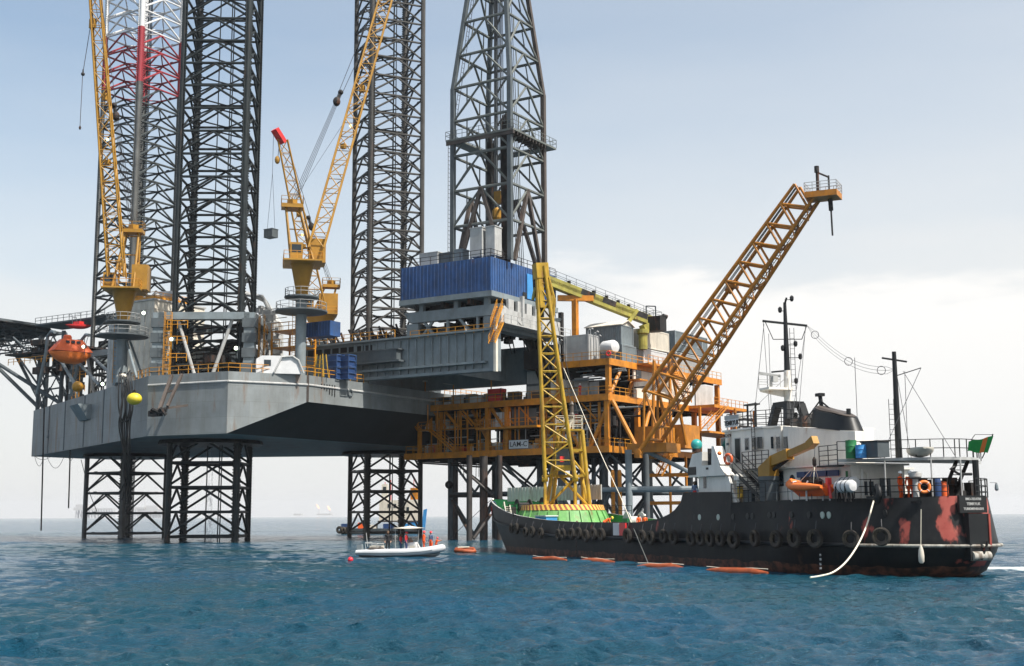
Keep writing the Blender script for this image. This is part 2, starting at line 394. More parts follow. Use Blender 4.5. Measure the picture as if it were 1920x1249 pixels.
# ------------------------------------------------------------------ sea, one sheet to the horizon
def make_sea():
    rs = [1.0]
    while rs[-1] < 330: rs.append(rs[-1]*1.0038 if rs[-1] > 22 else rs[-1]*1.08)
    while rs[-1] < 9000: rs.append(rs[-1]*1.035)
    rs = np.array(rs)
    az = list(np.linspace(-34, 34, 780)); st = 34.0
    side = []
    while st < 180: st = min(180, st+2.5); side.append(st)
    az = np.array([-a for a in reversed(side[:-1])] + az + side[:-1] + [180.0])
    A = np.radians(az); nr, na = len(rs), len(A)
    rr, aa = np.meshgrid(rs, A, indexing='ij')
    X = rr*np.sin(aa); Y = rr*np.cos(aa)
    rg = np.random.RandomState(3)
    Z = np.zeros_like(X); DX = np.zeros_like(X); DY = np.zeros_like(X)
    lam = np.exp(np.linspace(math.log(.32), math.log(12), 110))
    sp = rr*.0042
    sp = np.where(rr > 330, rr*.035, sp)
    sp = np.where(np.abs(aa) > R(34.2), rr*R(2.5), sp)
    for l in lam:
        th = R(258)+rg.normal(0, .42); k = 2*PI/l
        a = .0125*l**.85*(0.7+.6*rg.rand()) if l < 1.3 else .0115*1.3**.85*(1.3/l)**.25*(.7+.6*rg.rand())
        kx, ky = k*math.cos(th), k*math.sin(th)
        ph = kx*X+ky*Y+rg.rand()*2*PI
        f = np.clip(l/(sp*2.6)-.6, 0, 1)
        s, c = np.sin(ph), np.cos(ph)
        Z += a*f*s; DX += 1.0*a*f*math.cos(th)*c; DY += 1.0*a*f*math.sin(th)*c
    amp = .75+.5*np.sin(X*.045+1)*np.sin(Y*.03+.4*np.sin(X*.02))
    Z *= amp
    co = np.stack([X+DX, Y+DY, Z], -1).reshape(-1, 3).astype(np.float32)
    co = np.vstack([co, [[0, 0, 0]]]).astype(np.float32)
    i = np.arange(nr-1)[:, None]*na; j = np.arange(na)[None, :]; j2 = (j+1) % na
    q = np.stack([i+j, i+j2, i+na+j2, i+na+j], -1).reshape(-1, 4)[:, ::-1]
    tri = np.stack([np.full(na, nr*na), (np.arange(na)+1) % na, np.arange(na)], -1)[:, ::-1]
    me = bpy.data.meshes.new('sea')
    nv = len(co); me.vertices.add(nv); me.vertices.foreach_set('co', co.ravel())
    loops = np.concatenate([q.ravel(), tri.ravel()]).astype(np.int32)
    me.loops.add(len(loops)); me.loops.foreach_set('vertex_index', loops)
    npoly = len(q)+len(tri); me.polygons.add(npoly)
    ls = np.concatenate([np.arange(len(q))*4, len(q)*4+np.arange(len(tri))*3]).astype(np.int32)
    me.polygons.foreach_set('loop_start', ls)
    me.update(calc_edges=True); me.validate()
    me.polygons.foreach_set('use_smooth', [True]*npoly)
    o = bpy.data.objects.new('sea', me); COL.objects.link(o)
    tag(o, 'choppy teal sea reaching to the hazy horizon', 'sea', kind='structure')
    m, nt, N, L, b = _nodes('sea_water')
    b.inputs['IOR'].default_value = 1.333
    geo = N.new('ShaderNodeNewGeometry')
    n1 = N.new('ShaderNodeTexNoise'); n1.inputs['Scale'].default_value = .035; n1.inputs['Detail'].default_value = 4
    L.new(geo.outputs['Position'], n1.inputs[0])
    mr = N.new('ShaderNodeMapRange'); mr.inputs[1].default_value = .35; mr.inputs[2].default_value = .65; L.new(n1.outputs[0], mr.inputs[0])
    mc = N.new('ShaderNodeMixRGB'); mc.inputs[1].default_value = (.003, .040, .056, 1); mc.inputs[2].default_value = (.003, .046, .092, 1)
    L.new(mr.outputs[0], mc.inputs[0])
    # foam flecks on the steepest crests
    n4 = N.new('ShaderNodeTexNoise'); n4.inputs['Scale'].default_value = .9; n4.inputs['Detail'].default_value = 9; n4.inputs['Roughness'].default_value = .72
    mpf = N.new('ShaderNodeMapping'); mpf.inputs['Scale'].default_value = (.5, 1.1, 1); mpf.inputs['Rotation'].default_value = (0, 0, R(-15))
    L.new(geo.outputs['Position'], mpf.inputs[0]); L.new(mpf.outputs[0], n4.inputs[0])
    # churned white water off the stern and thin wash along the ship's waterline (in the ship's own axes)
    sp_ = N.new('ShaderNodeMapping'); a_ = R(111.1); ca, sa = math.cos(a_), math.sin(a_)
    sp_.inputs['Rotation'].default_value = (0, 0, -a_); sp_.inputs['Location'].default_value = (-(25.6*ca+70.2*sa), -(-25.6*sa+70.2*ca), 0)
    L.new(geo.outputs['Position'], sp_.inputs[0]); sx = N.new('ShaderNodeSeparateXYZ'); L.new(sp_.outputs[0], sx.inputs[0])
    def mt(op, a, b, c=None):
        n = N.new('ShaderNodeMath'); n.operation = op
        for i, v in enumerate((a, b, c)):
            if v is None: continue
            if isinstance(v, (int, float)): n.inputs[i].default_value = v
            else: L.new(v, n.inputs[i])
        return n.outputs[0]
    def blob(cx, cy, rx, ry):
        u = mt('DIVIDE', mt('SUBTRACT', sx.outputs['X'], cx), rx); v = mt('DIVIDE', mt('SUBTRACT', sx.outputs['Y'], cy), ry)
        d = mt('SQRT', mt('ADD', mt('MULTIPLY', u, u), mt('MULTIPLY', v, v)), 0.0); n = N.new('ShaderNodeClamp'); L.new(mt('SUBTRACT', 1.0, d), n.inputs[0]); return n.outputs[0]
    boost = mt('ADD', mt('MULTIPLY', blob(8, -10, 15, 5.2), .46), mt('ADD', mt('MULTIPLY', blob(14, 6.6, 26, 1.3), .14), mt('MULTIPLY', blob(-1, 1, 6, 7.5), .12)))
    boost = mt('ADD', boost, mt('MULTIPLY', blob(50, 6.2, 26, 1.6), .10))
    def near_(wx, wy, r, k):
        dx, dy = wx-25.6, wy-70.2; return mt('MULTIPLY', blob(dx*ca+dy*sa, -dx*sa+dy*ca, r, r), k)
    for wx, wy, r in ((-43, 180, 13), (-66.6, 218.6, 13), (-21.6, 214.3, 13), (-8, 192, 9), (12, 186, 16), (-9.5, 110, 6)): boost = mt('ADD', boost, near_(wx, wy, r, .15))
    foam = mt('ADD', n4.outputs[0], boost)
    rf = N.new('ShaderNodeMapRange'); rf.inputs[1].default_value = .725; rf.inputs[2].default_value = .80; L.new(foam, rf.inputs[0])
    mf = N.new('ShaderNodeMixRGB'); mf.inputs[2].default_value = (.55, .62, .62, 1); L.new(rf.outputs[0], mf.inputs[0]); L.new(mc.outputs[0], mf.inputs[1])
    L.new(mf.outputs[0], b.inputs['Base Color'])
    b.inputs['Roughness'].default_value = .09
    n2 = N.new('ShaderNodeTexNoise'); n2.inputs['Scale'].default_value = 4.2; n2.inputs['Detail'].default_value = 6; n2.inputs['Roughness'].default_value = .6
    mp2 = N.new('ShaderNodeMapping'); mp2.inputs['Scale'].default_value = (.6, 1.2, 1); mp2.inputs['Rotation'].default_value = (0, 0, R(-12))
    L.new(geo.outputs['Position'], mp2.inputs[0]); L.new(mp2.outputs[0], n2.inputs[0])
    n3 = N.new('ShaderNodeTexNoise'); n3.inputs['Scale'].default_value = .55; n3.inputs['Detail'].default_value = 6
    L.new(mp2.outputs[0], n3.inputs[0])
    b1 = N.new('ShaderNodeBump'); b1.inputs['Strength'].default_value = .9; b1.inputs['Distance'].default_value = .22; L.new(n2.outputs[0], b1.inputs['Height'])
    b2 = N.new('ShaderNodeBump'); b2.inputs['Strength'].default_value = .6; b2.inputs['Distance'].default_value = .5
    L.new(n3.outputs[0], b2.inputs['Height']); L.new(b1.outputs[0], b2.inputs['Normal']); L.new(b2.outputs[0], b.inputs['Normal'])
    me.materials.append(m)
    return o
make_sea()
# ------------------------------------------------------------------ jack-up rig (frame: x towards its stern, y away from the camera side)
J = Frame((-32.3, 197.1, 0), R(-32)); CUR[0] = J
rig = thing('jackup_rig', 'grey three-legged jack-up drilling rig standing raised above the sea', 'drilling rig', (0, 0, 0))
ZB, ZT, ZM = 14.2, 22.3, 18.7
half = [(-58.3, -6), (1.4, -33.4), (14.1, -31.4), (19.5, -22)]
full = half + [(x, -y) for x, y in reversed(half)]
hb = MB(); n = len(full)
vs = [(x, y, ZT) for x, y in full] + [(x, y, ZB) for x, y in full]
vs[n+3] = (19.5, -22, ZM); vs[n+4] = (19.5, 22, ZM)
hb.add(vs, [tuple(range(n))] + [(i, n+i, n+(i+1) % n, (i+1) % n) for i in range(n)] + [(n+5, n+4, n+3, n+2), tuple(reversed([n+0, n+1, n+2, n+5, n+6, n+7]))])
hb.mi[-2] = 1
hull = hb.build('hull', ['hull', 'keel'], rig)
rb = MB()
for a, b in zip(full[1:4], full[2:5]): rb.bar((a[0], a[1], 21.0), (b[0], b[1], 21.0), .16, n=8)
rb.build('rubbing_pipe', 'lgrey', hull)
wl = MB()          # vertical weld seams and sponson box on the side plating
for t in (.18, .34, .52, .68, .86):
    x = -58.3+59.7*t; y = -6-27.4*t; wl.box(x-.09, x+.09, y-.08, y+.1, ZB+.1, ZT-.05)
wl.each('plate_seam', 'dgrey', hull)
bx = MB(); x0, y0 = J.on(160, 760, z=21)[:2]
d = Vector((59.7, -27.4, 0)).normalized(); nn = Vector((-d.y, d.x, 0))*-1
p = Vector((-28.5, -6-27.4*.5, 0))
bx.hexa([p+nn*.0+V(0, 0, 18.3), p+d*5+V(0, 0, 18.3), p+d*5+nn*.4+V(0, 0, 18.3), p+nn*.4+V(0, 0, 18.3)],
        [p+V(0, 0, 20.6), p+d*5+V(0, 0, 20.6), p+d*5+nn*2+V(0, 0, 20.6), p+nn*2+V(0, 0, 20.6)])
bx.build('sponson', 'grey', hull)
for (cx, cy) in ((-40.5, 0), (0, -20.2), (0, 20.2)):
    MB().lathe([(7.2, 0), (7.4, -.5), (6.9, -.55)], (cx, cy, ZB-.02), n=32).build('spudcan_recess', 'black', hull)

S_LEG, BAY, Z0L = 9.3, 3.4, .8
def bay_mesh():
    m = MB(WORLD); h = S_LEG/2
    cs = [V(-h, -h, 0), V(h, -h, 0), V(h, h, 0), V(-h, h, 0)]
    for i in range(4):
        a, b = cs[i], cs[(i+1) % 4]; mid = (a+b)/2
        m.bar(a, b, .19, n=6, cap=False)
        top = mid+V(0, 0, BAY-.12)
        for c in (a, b):
            q = c+(mid-c)*.05+V(0, 0, .42); m.bar(q, top, .17, n=6, cap=False)
        e = cs[(i+2) % 4]; m.bar(mid, (b+e)/2, .12, n=5, cap=False)
    for i in (0, 2): m.box(cs[i].x*.5-.3, cs[i].x*.5+.3, cs[i].y-.12, cs[i].y+.12, .17, .28)
    return m
def leg_unit(cx, cy, rot, nb, mats, cm, label):
    lp = MB()
    c, s_ = math.cos(rot), math.sin(rot)
    T = Matrix.Translation(V(cx, cy, 0)) @ Matrix.Rotation(rot, 4, 'Z')
    for q in ((1.2, .4), (1.5, .4), (-.8, 1.6)):
        lp.bar(T @ V(q[0], q[1], -3), T @ V(q[0], q[1], Z0L+nb*BAY), .09, n=5)
    leg = lp.build('leg', 'leg', rig, label=label)
    h = S_LEG/2
    for (sx, sy) in ((-1, -1), (1, -1), (1, 1), (-1, 1)):
        m = MB(); a = T @ V(sx*h, sy*h, -6); b = T @ V(sx*h, sy*h, Z0L+nb*BAY+.4)
        m.bar(a, b, .40, n=12)
        ch = m.build('chord', cm, leg)
        rk = MB(); dv = (T.to_3x3() @ V(sx, sy, 0)).normalized(); tv = V(-dv.y, dv.x, 0)
        top = b.z; z = -4.0
        for sg in (1, -1):
            o = a + tv*(.47*sg); rk.beam(o, V(o.x, o.y, top), .14, .14, up=dv)
        while z < top:
            for sg in (1, -1):
                o = a + tv*(.57*sg); rk.box(o.x-.09, o.x+.09, o.y-.09, o.y+.09, z, z+.19)
            z += .42
        rk.build('rack', cm, leg)
    for k in range(nb):
        mt = mats(k)
        if mt not in BAYS:
            mb = bay_mesh(); o = mb.build('bracing', mt, None); BAYS[mt] = o.data
        else:
            o = bpy.data.objects.new('bracing', BAYS[mt]); COL.objects.link(o)
        o.parent = leg
        o.matrix_local = T @ Matrix.Translation(V(0, 0, Z0L+k*BAY))
    return leg
BAYS = {}
MT['leg_banded'] = MT['leg']
def banded():
    m = paint('leg_banded_paint', (.11, .112, .108), .5, .25, .3, (.10, .05, .03), .5)  # grey base lightened: sunlit tone put into the chord colour
    nt = m.node_tree; N = nt.nodes; L = nt.links; b = N['Principled BSDF']
    src = b.inputs['Base Color'].links[0].from_socket
    tc = N.new('ShaderNodeTexCoord'); sp = N.new('ShaderNodeSeparateXYZ'); L.new(tc.outputs['Object'], sp.inputs[0])
    prev = src
    for z, c in ((79.2, (.30, .035, .045)), (89.3, (.62, .62, .62))):
        g = N.new('ShaderNodeMath'); g.operation = 'GREATER_THAN'; g.inputs[1].default_value = z; L.new(sp.outputs['Z'], g.inputs[0])
        x = N.new('ShaderNodeMixRGB'); x.inputs[2].default_value = (*c, 1); L.new(g.outputs[0], x.inputs[0]); L.new(prev, x.inputs[1]); prev = x.outputs[0]
    L.new(prev, b.inputs['Base Color']); return m
MT['leg_banded'] = banded()
MT['leg1'] = paint('leg_steel_pale', (.055, .064, .066), .5, .3, .5, (.11, .06, .04), .5, rthr=.58)  # paler copy of the leg steel, haze and sunlit tone put into its colour
leg_unit(-40.5, 0, 0, 33, lambda k: 'leg1' if k < 23 else ('red' if k < 26 else 'white'), 'leg_banded', 'far left leg banded red and white near its top')
leg_unit(0, -20.2, R(33.4), 29, lambda k: 'leg', 'leg', 'nearest dark lattice leg')
MT['leg3'] = paint('leg_steel_lit', (.060, .057, .053), .45, .25, .4, (.13, .065, .04), .5, rthr=.58)  # brighter copy of the leg steel, sunlight put into its colour
leg_unit(0, 20.2, R(-33.4), 32, lambda k: 'leg3', 'leg3', 'brownish lattice leg behind the cantilever')

m = MB(); m.beam((19.53, -22.03, ZM), (19.53, -22.03, ZT), .3, .12, up=(.5, -.8, 0)); m.build('rust_strip', 'leg_brown', hull)  # thin brown strip standing for the rust run down the hull corner
m = MB()
for k in range(6): x0 = -19.3+k*.55; m.box(19.5, 19.56, x0, x0+.16, 20.7-.12*k-(.3 if k > 2 else 0), 21.4)
m.each('scupper', 'black', hull)
m = MB(); m.torus((19.55, -13.2, 20.6), (1, 0, 0), .45, .16, 18, 8); m.build('fairlead', 'dgrey', hull)
# deck edge railings, parts of the rig
MB().rails([(1.4, -33.3, ZT), (14, -31.3, ZT), (19.4, -22, ZT), (19.4, -10, ZT)], r=.05).build('railing', 'rail', rig)
MB().rails([(-6, -29.9, ZT), (1.4, -33.3, ZT)], r=.05).build('railing', 'rail', rig)
MB().rails([(19.4, 10, ZT), (19.4, 22, ZT), (14, 31.3, ZT)], r=.05).build('railing', 'rail', rig)

# jacking towers round each leg: corner columns, ring beam, slanted braces
def jacking(cx, cy, rot, h, mat, name='jacking_tower'):
    T = Matrix.Translation(V(cx, cy, 0)) @ Matrix.Rotation(rot, 4, 'Z'); a = 6.3
    m = MB(); cs = [T @ V(x, y, ZT) for x, y in ((-a, -a), (a, -a), (a, a), (-a, a))]
    for i, c in enumerate(cs):
        m.beam(c, c+V(0, 0, h), 1.5, 1.5, up=T.to_3x3() @ V(1, 0, 0))
    rgb = MB()
    for i in range(4):
        p, q = cs[i]+V(0, 0, h-.45), cs[(i+1) % 4]+V(0, 0, h-.45); rgb.beam(p, q, 1.5, 1.0)
    t = rgb.build(name, mat, rig)
    m.each('column', mat, t)
    m = MB()
    for i, c in enumerate(cs):
        for k in range(4): m.beam(c+V(0, 0, 1+k*2.1), c+V(0, 0, 2.3+k*2.1), 1.9, 1.9, up=T.to_3x3() @ V(1, 0, 0))
    m.each('gearbox', 'dgrey', t)
    m = MB(); up = T.to_3x3()
    for i in range(4):
        p, q = cs[i], cs[(i+1) % 4]
        m.bar(p+(q-p)*.2+V(0, 0, h-.9), p+(q-p)*.42, .26, n=8); m.bar(q+(p-q)*.2+V(0, 0, h-.9), q+(p-q)*.42, .26, n=8)
    m.each('brace', 'lgrey', t)
    m = MB()
    for i in range(4):
        p, q = cs[i], cs[(i+1) % 4]; out = ((p+q)/2-T @ V(0, 0, ZT)).normalized()
        o = p+(q-p)*.12+out*1.0
        m = MB(); m.ladder(o, o+V(0, 0, h), (q-p), .9, .5, .05); m.ladder(o+out*.7, o+out*.7+V(0, 0, h), (q-p), .9, .9, .04)
        for z in (2.4, 4.8, 7.0): m.rails([o+V(0, 0, z)+out*.7, o+(q-p)*.22+V(0, 0, z)+out*.7], r=.05)
        m.build('ladder', 'rail', t)
    return t
jacking(0, -20.2, R(33.4), 9.4, 'grey'); jacking(0, 20.2, R(-33.4), 9.4, 'grey'); jacking(-40.5, 0, 0, 9.4, 'grey')
# machinery cluttered inside the near jacking tower
m = MB(); rr = random.Random(5)
for k in range(26):
    x, y, z = rr.uniform(-5, 5), -20.2+rr.uniform(-5, 5), ZT+rr.choice([0, 2.5, 5.0]); w, h = rr.uniform(.4, 1.3), rr.uniform(.6, 2.1)
    m.box(x-w/2, x+w/2, y-w/2, y+w/2, z, z+h)
for k in range(14):
    z = ZT+rr.uniform(.5, 9); y = -20.2+rr.uniform(-5, 5); m.bar((-5.5, y, z), (5.5, y+rr.uniform(-1, 1), z), .12, n=6)
m.build('jacking_machinery', 'dark', rig)['kind'] = 'stuff'

# accommodation and clad towers round the bow leg
def ribbed(x0, x1, y0, y1, z0, z1, mat, name, ribs=1.1, cap='lgrey'):
    m = MB(); m.box(x0, x1, y0, y1, z0, z1); o = m.build(name, mat, rig)
    r = MB(); k = 0
    x = x0+ribs/2
    while x < x1: r.box(x-.06, x+.06, y0-.07, y0, z0, z1-.2); x += ribs
    y = y0+ribs/2
    while y < y1: r.box(x1, x1+.07, y-.06, y+.06, z0, z1-.2); y += ribs
    zz = z0+3.3
    while zz < z1-.5: r.box(x0, x1, y0-.09, y0-.071, zz-.06, zz+.06); r.box(x1+.071, x1+.09, y0, y1, zz-.06, zz+.06); zz += 3.3
    r.build('panel_rib', mat, o)
    MB().box(x0-.2, x1+.2, y0-.2, y1+.2, z1+.003, z1+.25).build('roof_edge', cap, o)
    return o
ribbed(-22.6, -16.8, -16.5, -6, ZT, 36.8, 'cream', 'clad_tower')
ribbed(-25.5, -23.0, -17.8, -9, ZT, 34.0, 'lgrey', 'clad_tower', 1.2)
acc = ribbed(-34, -23.2, -6, 14, ZT, 31.0, 'dgrey', 'accommodation_block', 2.2)
w = MB()
for zz in (24.5, 27.6):
    for k in range(7): w.box(-33+k*1.5, -32.2+k*1.5, -6.12, -6.03, zz, zz+.9)
w.each('window', 'glass', acc)
ribbed(-16, -9.5, -9, 6, ZT, 29.5, 'dgrey', 'engine_house', 1.6)
ribbed(-9, 2, -8, 8, ZT, 27.0, 'lgrey', 'pump_house', 1.4)
MB().box(-22.5, -17, -16.3, -8, 37.06, 37.5).rails([(-22.5, -16.3, 37.06), (-17, -16.3, 37.06), (-17, -8, 37.06)], r=.05).build('roof_rail', 'rail', rig)
m = MB(); m.lathe([(.9, 0), (.9, 3.6)], (-21.5, -12, 38.3), (1, .3, 0), n=14).lathe([(.5, 0), (.7, .6), (.1, 1.4)], (-19.3, -14, 37.5), n=12)
m.build('roof_tank', 'lgrey', rig)
m = MB(); m.lathe([(.55, 0), (.9, .3), (.9, 1.3), (.3, 2.0)], (-22, -15.4, 37.5), n=14).lathe([(1.3, 0), (1.0, .9), (.25, 1.6), (.1, 2.1)], (-13.8, -15.6, 31.9), n=14)
m.each('vent_cowl', 'yel', rig)
# a tall grey bracket with two stays in front of the clad towers (anchor winch frame)
m = MB(); m.beam((-12.4, -27.2, ZT), (-12.4, -27.2, 33.2), .55, .55).beam((-12.4, -27.2, 33.2), (-11.4, -27.7, 34.4), .5, .5)
m.bar((-12.2, -27.2, 32.8), (-2.8, -31.7, ZT+.1), .17).bar((-12.2, -27.0, 32.8), (-9, -24.5, ZT), .17)
m.build('winch_post', 'grey', rig)
# bundle of exhaust pipes arching over and down beside the near leg
m = MB()
for k in range(4):
    o = k*.75
    a = J.at(455, 552-k*2, 189+o*2); b = J.at(492+k*2, 556+k*3, 187+o*2); c = J.at(513+k*5, 598+k*4, 186+o*2); e = J.at(513+k*5, 668, 186+o*2)
    m.tube([a, b, b+(c-b)*.12, b+(c-b)*.9, c, e], .27, n=8)
m.each('exhaust_pipe', 'lgrey', rig)
# piping, valves and cabinets between the near tower and the exhaust stack
m = MB(); rr = random.Random(11)
for k in range(60):
    a = J.at(rr.uniform(478, 522), rr.uniform(575, 690), rr.uniform(182, 190))
    w, h, l = rr.uniform(.15, .8), rr.uniform(.2, 1.2), rr.uniform(.3, 2)
    m.box(a.x-l/2, a.x+l/2, a.y-w/2, a.y+w/2, a.z-h/2, a.z+h/2)
for k in range(14):
    a = J.at(rr.uniform(476, 500), rr.uniform(575, 680), rr.uniform(182, 190)); m.bar(a, a+V(rr.uniform(2, 5), 0, 0), .08, n=5); m.bar(a, V(a.x, a.y, ZT), .08, n=5)
m.build('pipework', 'lgrey', rig)
m = MB()
for z in (24.9, 27.4, 29.8): m.box(8, 13, -17, -13, z-.12, z).rails([(8, -17, z), (13, -17, z), (13, -13, z)], r=.05)
for x in (8.1, 12.9):
    for y in (-16.9, -13.1): m.beam((x, y, ZT), (x, y, 29.8), .2, .2)
m.build('pipe_platform', 'rail', rig)

# cantilever: two plate girders and the pipe deck between them
CX0, CX1, CZ0, CZ1 = 6.0, 41.0, 22.75, 28.25
cb = MB()
for y in (-9, 8): cb.box(CX0, CX1, y, y+1, CZ0, CZ1)
cb.box(CX0, CX1-9, -8, 8, CZ1-1.2, CZ1-.3); cb.box(CX1-9.4, CX1-9, -8, 8, CZ0+.5, CZ1-1.2)
cant = cb.build('cantilever', 'grey', rig)
m = MB()
x = 17.0
while x < CX1: m.box(x-.07, x+.07, -9.3, -9, CZ0+.45, CZ1-.25); x += 1.37
m.build('stiffener', 'grey', cant)
m = MB(); m.box(CX0, CX1+.1, -9.55, -9.02, CZ0-.05, CZ0+.35).box(CX0+9, CX1-1.2, -9.75, -9.02, CZ0+1.1, CZ0+1.4).box(CX0, CX1, -9.6, -7.8, CZ1+.003, CZ1+.25)
m.box(CX1-.6, CX1+.25, -9.5, -7.9, CZ0, CZ1).build('flange', 'grey', cant)
m = MB()      # black plates put in for the shaded openings under the pipe deck edge
for k in range(9): m.box(6.5+k*1.55, 7.7+k*1.55, -9.06, -9.01, CZ1-1.3, CZ1-.45)
m.build('deck_opening', 'black', cant)
m = MB(); m.box(13.5, 25.5, -10.4, -9.06, CZ1-3.0, CZ1-1.6).box(13.0, 26, -10.55, -9.06, CZ1-3.3, CZ1-3.05).box(13.2, 25.8, -10.5, -9.06, CZ1-1.6, CZ1-1.45)
m.build('side_walkway', 'dgrey', cant)
MB().rails([(CX0, -9.5, CZ1+.25), (24.5, -9.5, CZ1+.25)], r=.05).rails([(27.2, -9.5, CZ1-.2), (CX1, -9.5, CZ1-.2)], r=.05).build('railing', 'rail', cant)
m = MB(); rr = random.Random(3)      # posts of the pipe rack
for k in range(30): x = 7+rr.random()*17; m.beam((x, -8.2+rr.random()*3, CZ1), (x, -8.2, CZ1+rr.uniform(1.3, 2.4)), .22, .22)
m.build('rack_post', 'dark', cant)
m = MB()
for k in range(22): y = -6+rr.random()*12; m.bar((8, y, CZ1+.3+rr.random()*1.1), (24, y, CZ1+.3+rr.random()*1.1), .13, n=6)
m.build('drill_pipe_stack', 'leg_brown', cant)
# cross girder and cladded stair at the stern end of the cantilever
m = MB(); m.box(CX1-.9, CX1+.4, -8, 8, 29.2, 31.4); m.build('cross_girder', 'lgrey', cant)
m = MB(); m.box(CX1+.4, CX1+1.6, -9, 9, 29.1, 29.25).rails([(CX1+1.6, -9, 29.25), (CX1+1.6, 9, 29.25)], r=.05); m.build('end_walkway', 'lgrey', cant)
MB().stairs((CX1+.9, -11.2, CZ0+3.4), (CX1+.9, -9.0, 29.2), (1, 0, 0), 1.0).stairs((CX1+1.0, -9.3, 31.4), (CX1+1.0, -11, 28.4), (1, 0, 0)).build('stair', 'rail', cant)
m = MB(); m.beam((CX1+.5, -9.6, CZ0-.2), (CX1+.5, -9.6, CZ1+1), .5, .4).build('corner_post', 'cream', cant)
# ------------------------------------------------------------------ drill floor and derrick, skidded on the cantilever
CUR[0] = J
der = thing('drilling_derrick', 'tall grey lattice derrick over a blue clad drill floor house', 'derrick', (33, 0, 28.3))
HX0, HX1, HY0, HY1, HZ0, HZ1 = 25.1, 40.4, -9.0, 8.6, 33.75, 38.45
m = MB(); m.box(HX0, HX1, HY0, HY1, HZ0, HZ1); hs = m.build('drill_floor_house', 'blue', der)
m = MB(); x = HX0+.3
while x < HX1: m.box(x-.05, x+.05, HY0-.08, HY0, HZ0+.1, HZ1-.05); x += .62
y = HY0+.3
while y < HY1: m.box(HX1, HX1+.08, y-.05, y+.05, HZ0+.1, HZ1-.05); y += .62
m.build('cladding_rib', 'blue', hs)
m = MB(); m.box(HX1+.09, HX1+.16, .2, 3.6, HZ0+.2, HZ1-.9); m.build('patch_panel', 'lblue', hs, label='paler blue replacement panel')
m = MB(); m.box(HX1+.09, HX1+.14, 3.9, 4.9, HZ0, HZ1-1.6).box(HX1+.09, HX1+.14, -.9, .1, HZ0+.1, HZ0+1.0); m.each('doorway', 'black', hs)
m = MB(); m.box(HX0-.15, HX1+.2, HY0-.2, HY1+.2, HZ0-.75, HZ0-.003); fl = m.build('drill_floor', 'grey', der)
m = MB()
for x in (27.5, 32, 36.5): m.box(x-.2, x+.2, HY0+.3, HY1-.3, HZ0-1.5, HZ0-.76)
for y in (-7, 0, 7): m.box(HX0+.3, HX1-.2, y-.3, y+.3, HZ0-2.0, HZ0-1.51)
m.build('floor_beam', 'dark', der)
# skid base: two box beams with sloping ends and struts
m = MB()
for y in (-8.3, 7.3):
    m.hexa([V(26.2, y, 30.5), V(40.2, y, 30.5), V(40.2, y+1, 30.5), V(26.2, y+1, 30.5)], [V(25.2, y, 32.0), V(41.6, y, 32.0), V(41.6, y+1, 32.0), V(25.2, y+1, 32.0)])
m.box(25.6, 27.6, -8.2, 8.2, 28.6, 30.4); m.box(38.6, 40.4, -8.2, 7.2, 28.6, 30.45); m.box(39.0, 40.4, -7.2, 7.2, 30.51, 31.9)
sb = m.build('skid_base', 'grey', der)
m = MB()
for x0, x1 in ((28.3, 30.0), (30.2, 28.6), (32.6, 32.6), (36.4, 34.6), (37.6, 37.6)): m.beam((x0, -8.0, 28.5), (x1, -8.0, 30.48), .35, .35)
for x in (28, 34, 39): 
    for y in (-7.8, 7.8): m.beam((x, y, 32), (x, y, HZ0-.76), .7, .7)
m.each('strut', 'grey', sb)
m = MB(); rr = random.Random(8)
for k in range(70):
    x, y, z = rr.uniform(27, 40), rr.uniform(-7.5, 6), rr.choice([28.6, 28.6, 29.5, 32.0]); w, h = rr.uniform(.4, 1.6), rr.uniform(.4, 1.5)
    m.box(x-w/2, x+w/2, y-w/2, y+w/2, z, z+h)
m.build('machinery', 'dark', der)['kind'] = 'stuff'
m = MB(); m.beam((41.4, -2.6, 29.6), (41.4, -2.6, HZ0), .5, .5).beam((41.4, 2.6, 29.6), (41.4, 2.6, HZ0), .5, .5).beam((40.9, -7.4, 32), (41.4, -2.6, 29.7), .4, .4)
for k in range(5): m.box(40.9, 41.3, -6+k*2.4, -4.6+k*2.4, 31.2, HZ0-.8)
m.build('cladding_screen', 'lgrey', der)
# the derrick itself
DX0, DX1, DY0, DY1 = 31.3, 41.0, -5.0, 4.3
cx, cy = (DX0+DX1)/2, (DY0+DY1)/2
ZK, ZTOP = 65.0, 92.0
def corner(i, z):
    hx, hy = (DX1-DX0)/2, (DY1-DY0)/2
    t = max(0, (z-ZK)/(ZTOP-ZK)); k = 1-.60*t
    sx, sy = ((-1, -1), (1, -1), (1, 1), (-1, 1))[i]
    return V(cx+sx*hx*k, cy+sy*hy*k, z)
for i in range(4):
    m = MB(); m.beam(corner(i, HZ1+.2), corner(i, ZK), .62, .62, up=(1, 0, 0)); m.beam(corner(i, ZK), corner(i, ZTOP), .55, .55, up=(1, 0, 0))
    m.build('derrick_leg', 'dgrey' if i != 2 else 'leg_brown', der)
MT['der'] = paint('derrick_steel', (.13, .14, .13), .5, .2, .45, (.15, .085, .05), .6, rthr=.57)
lv = [HZ1+.3, 44.4, 49.6, 54.8, 60.0, 65.0, 70.0, 75.2, 80.5, 85.8, ZTOP]
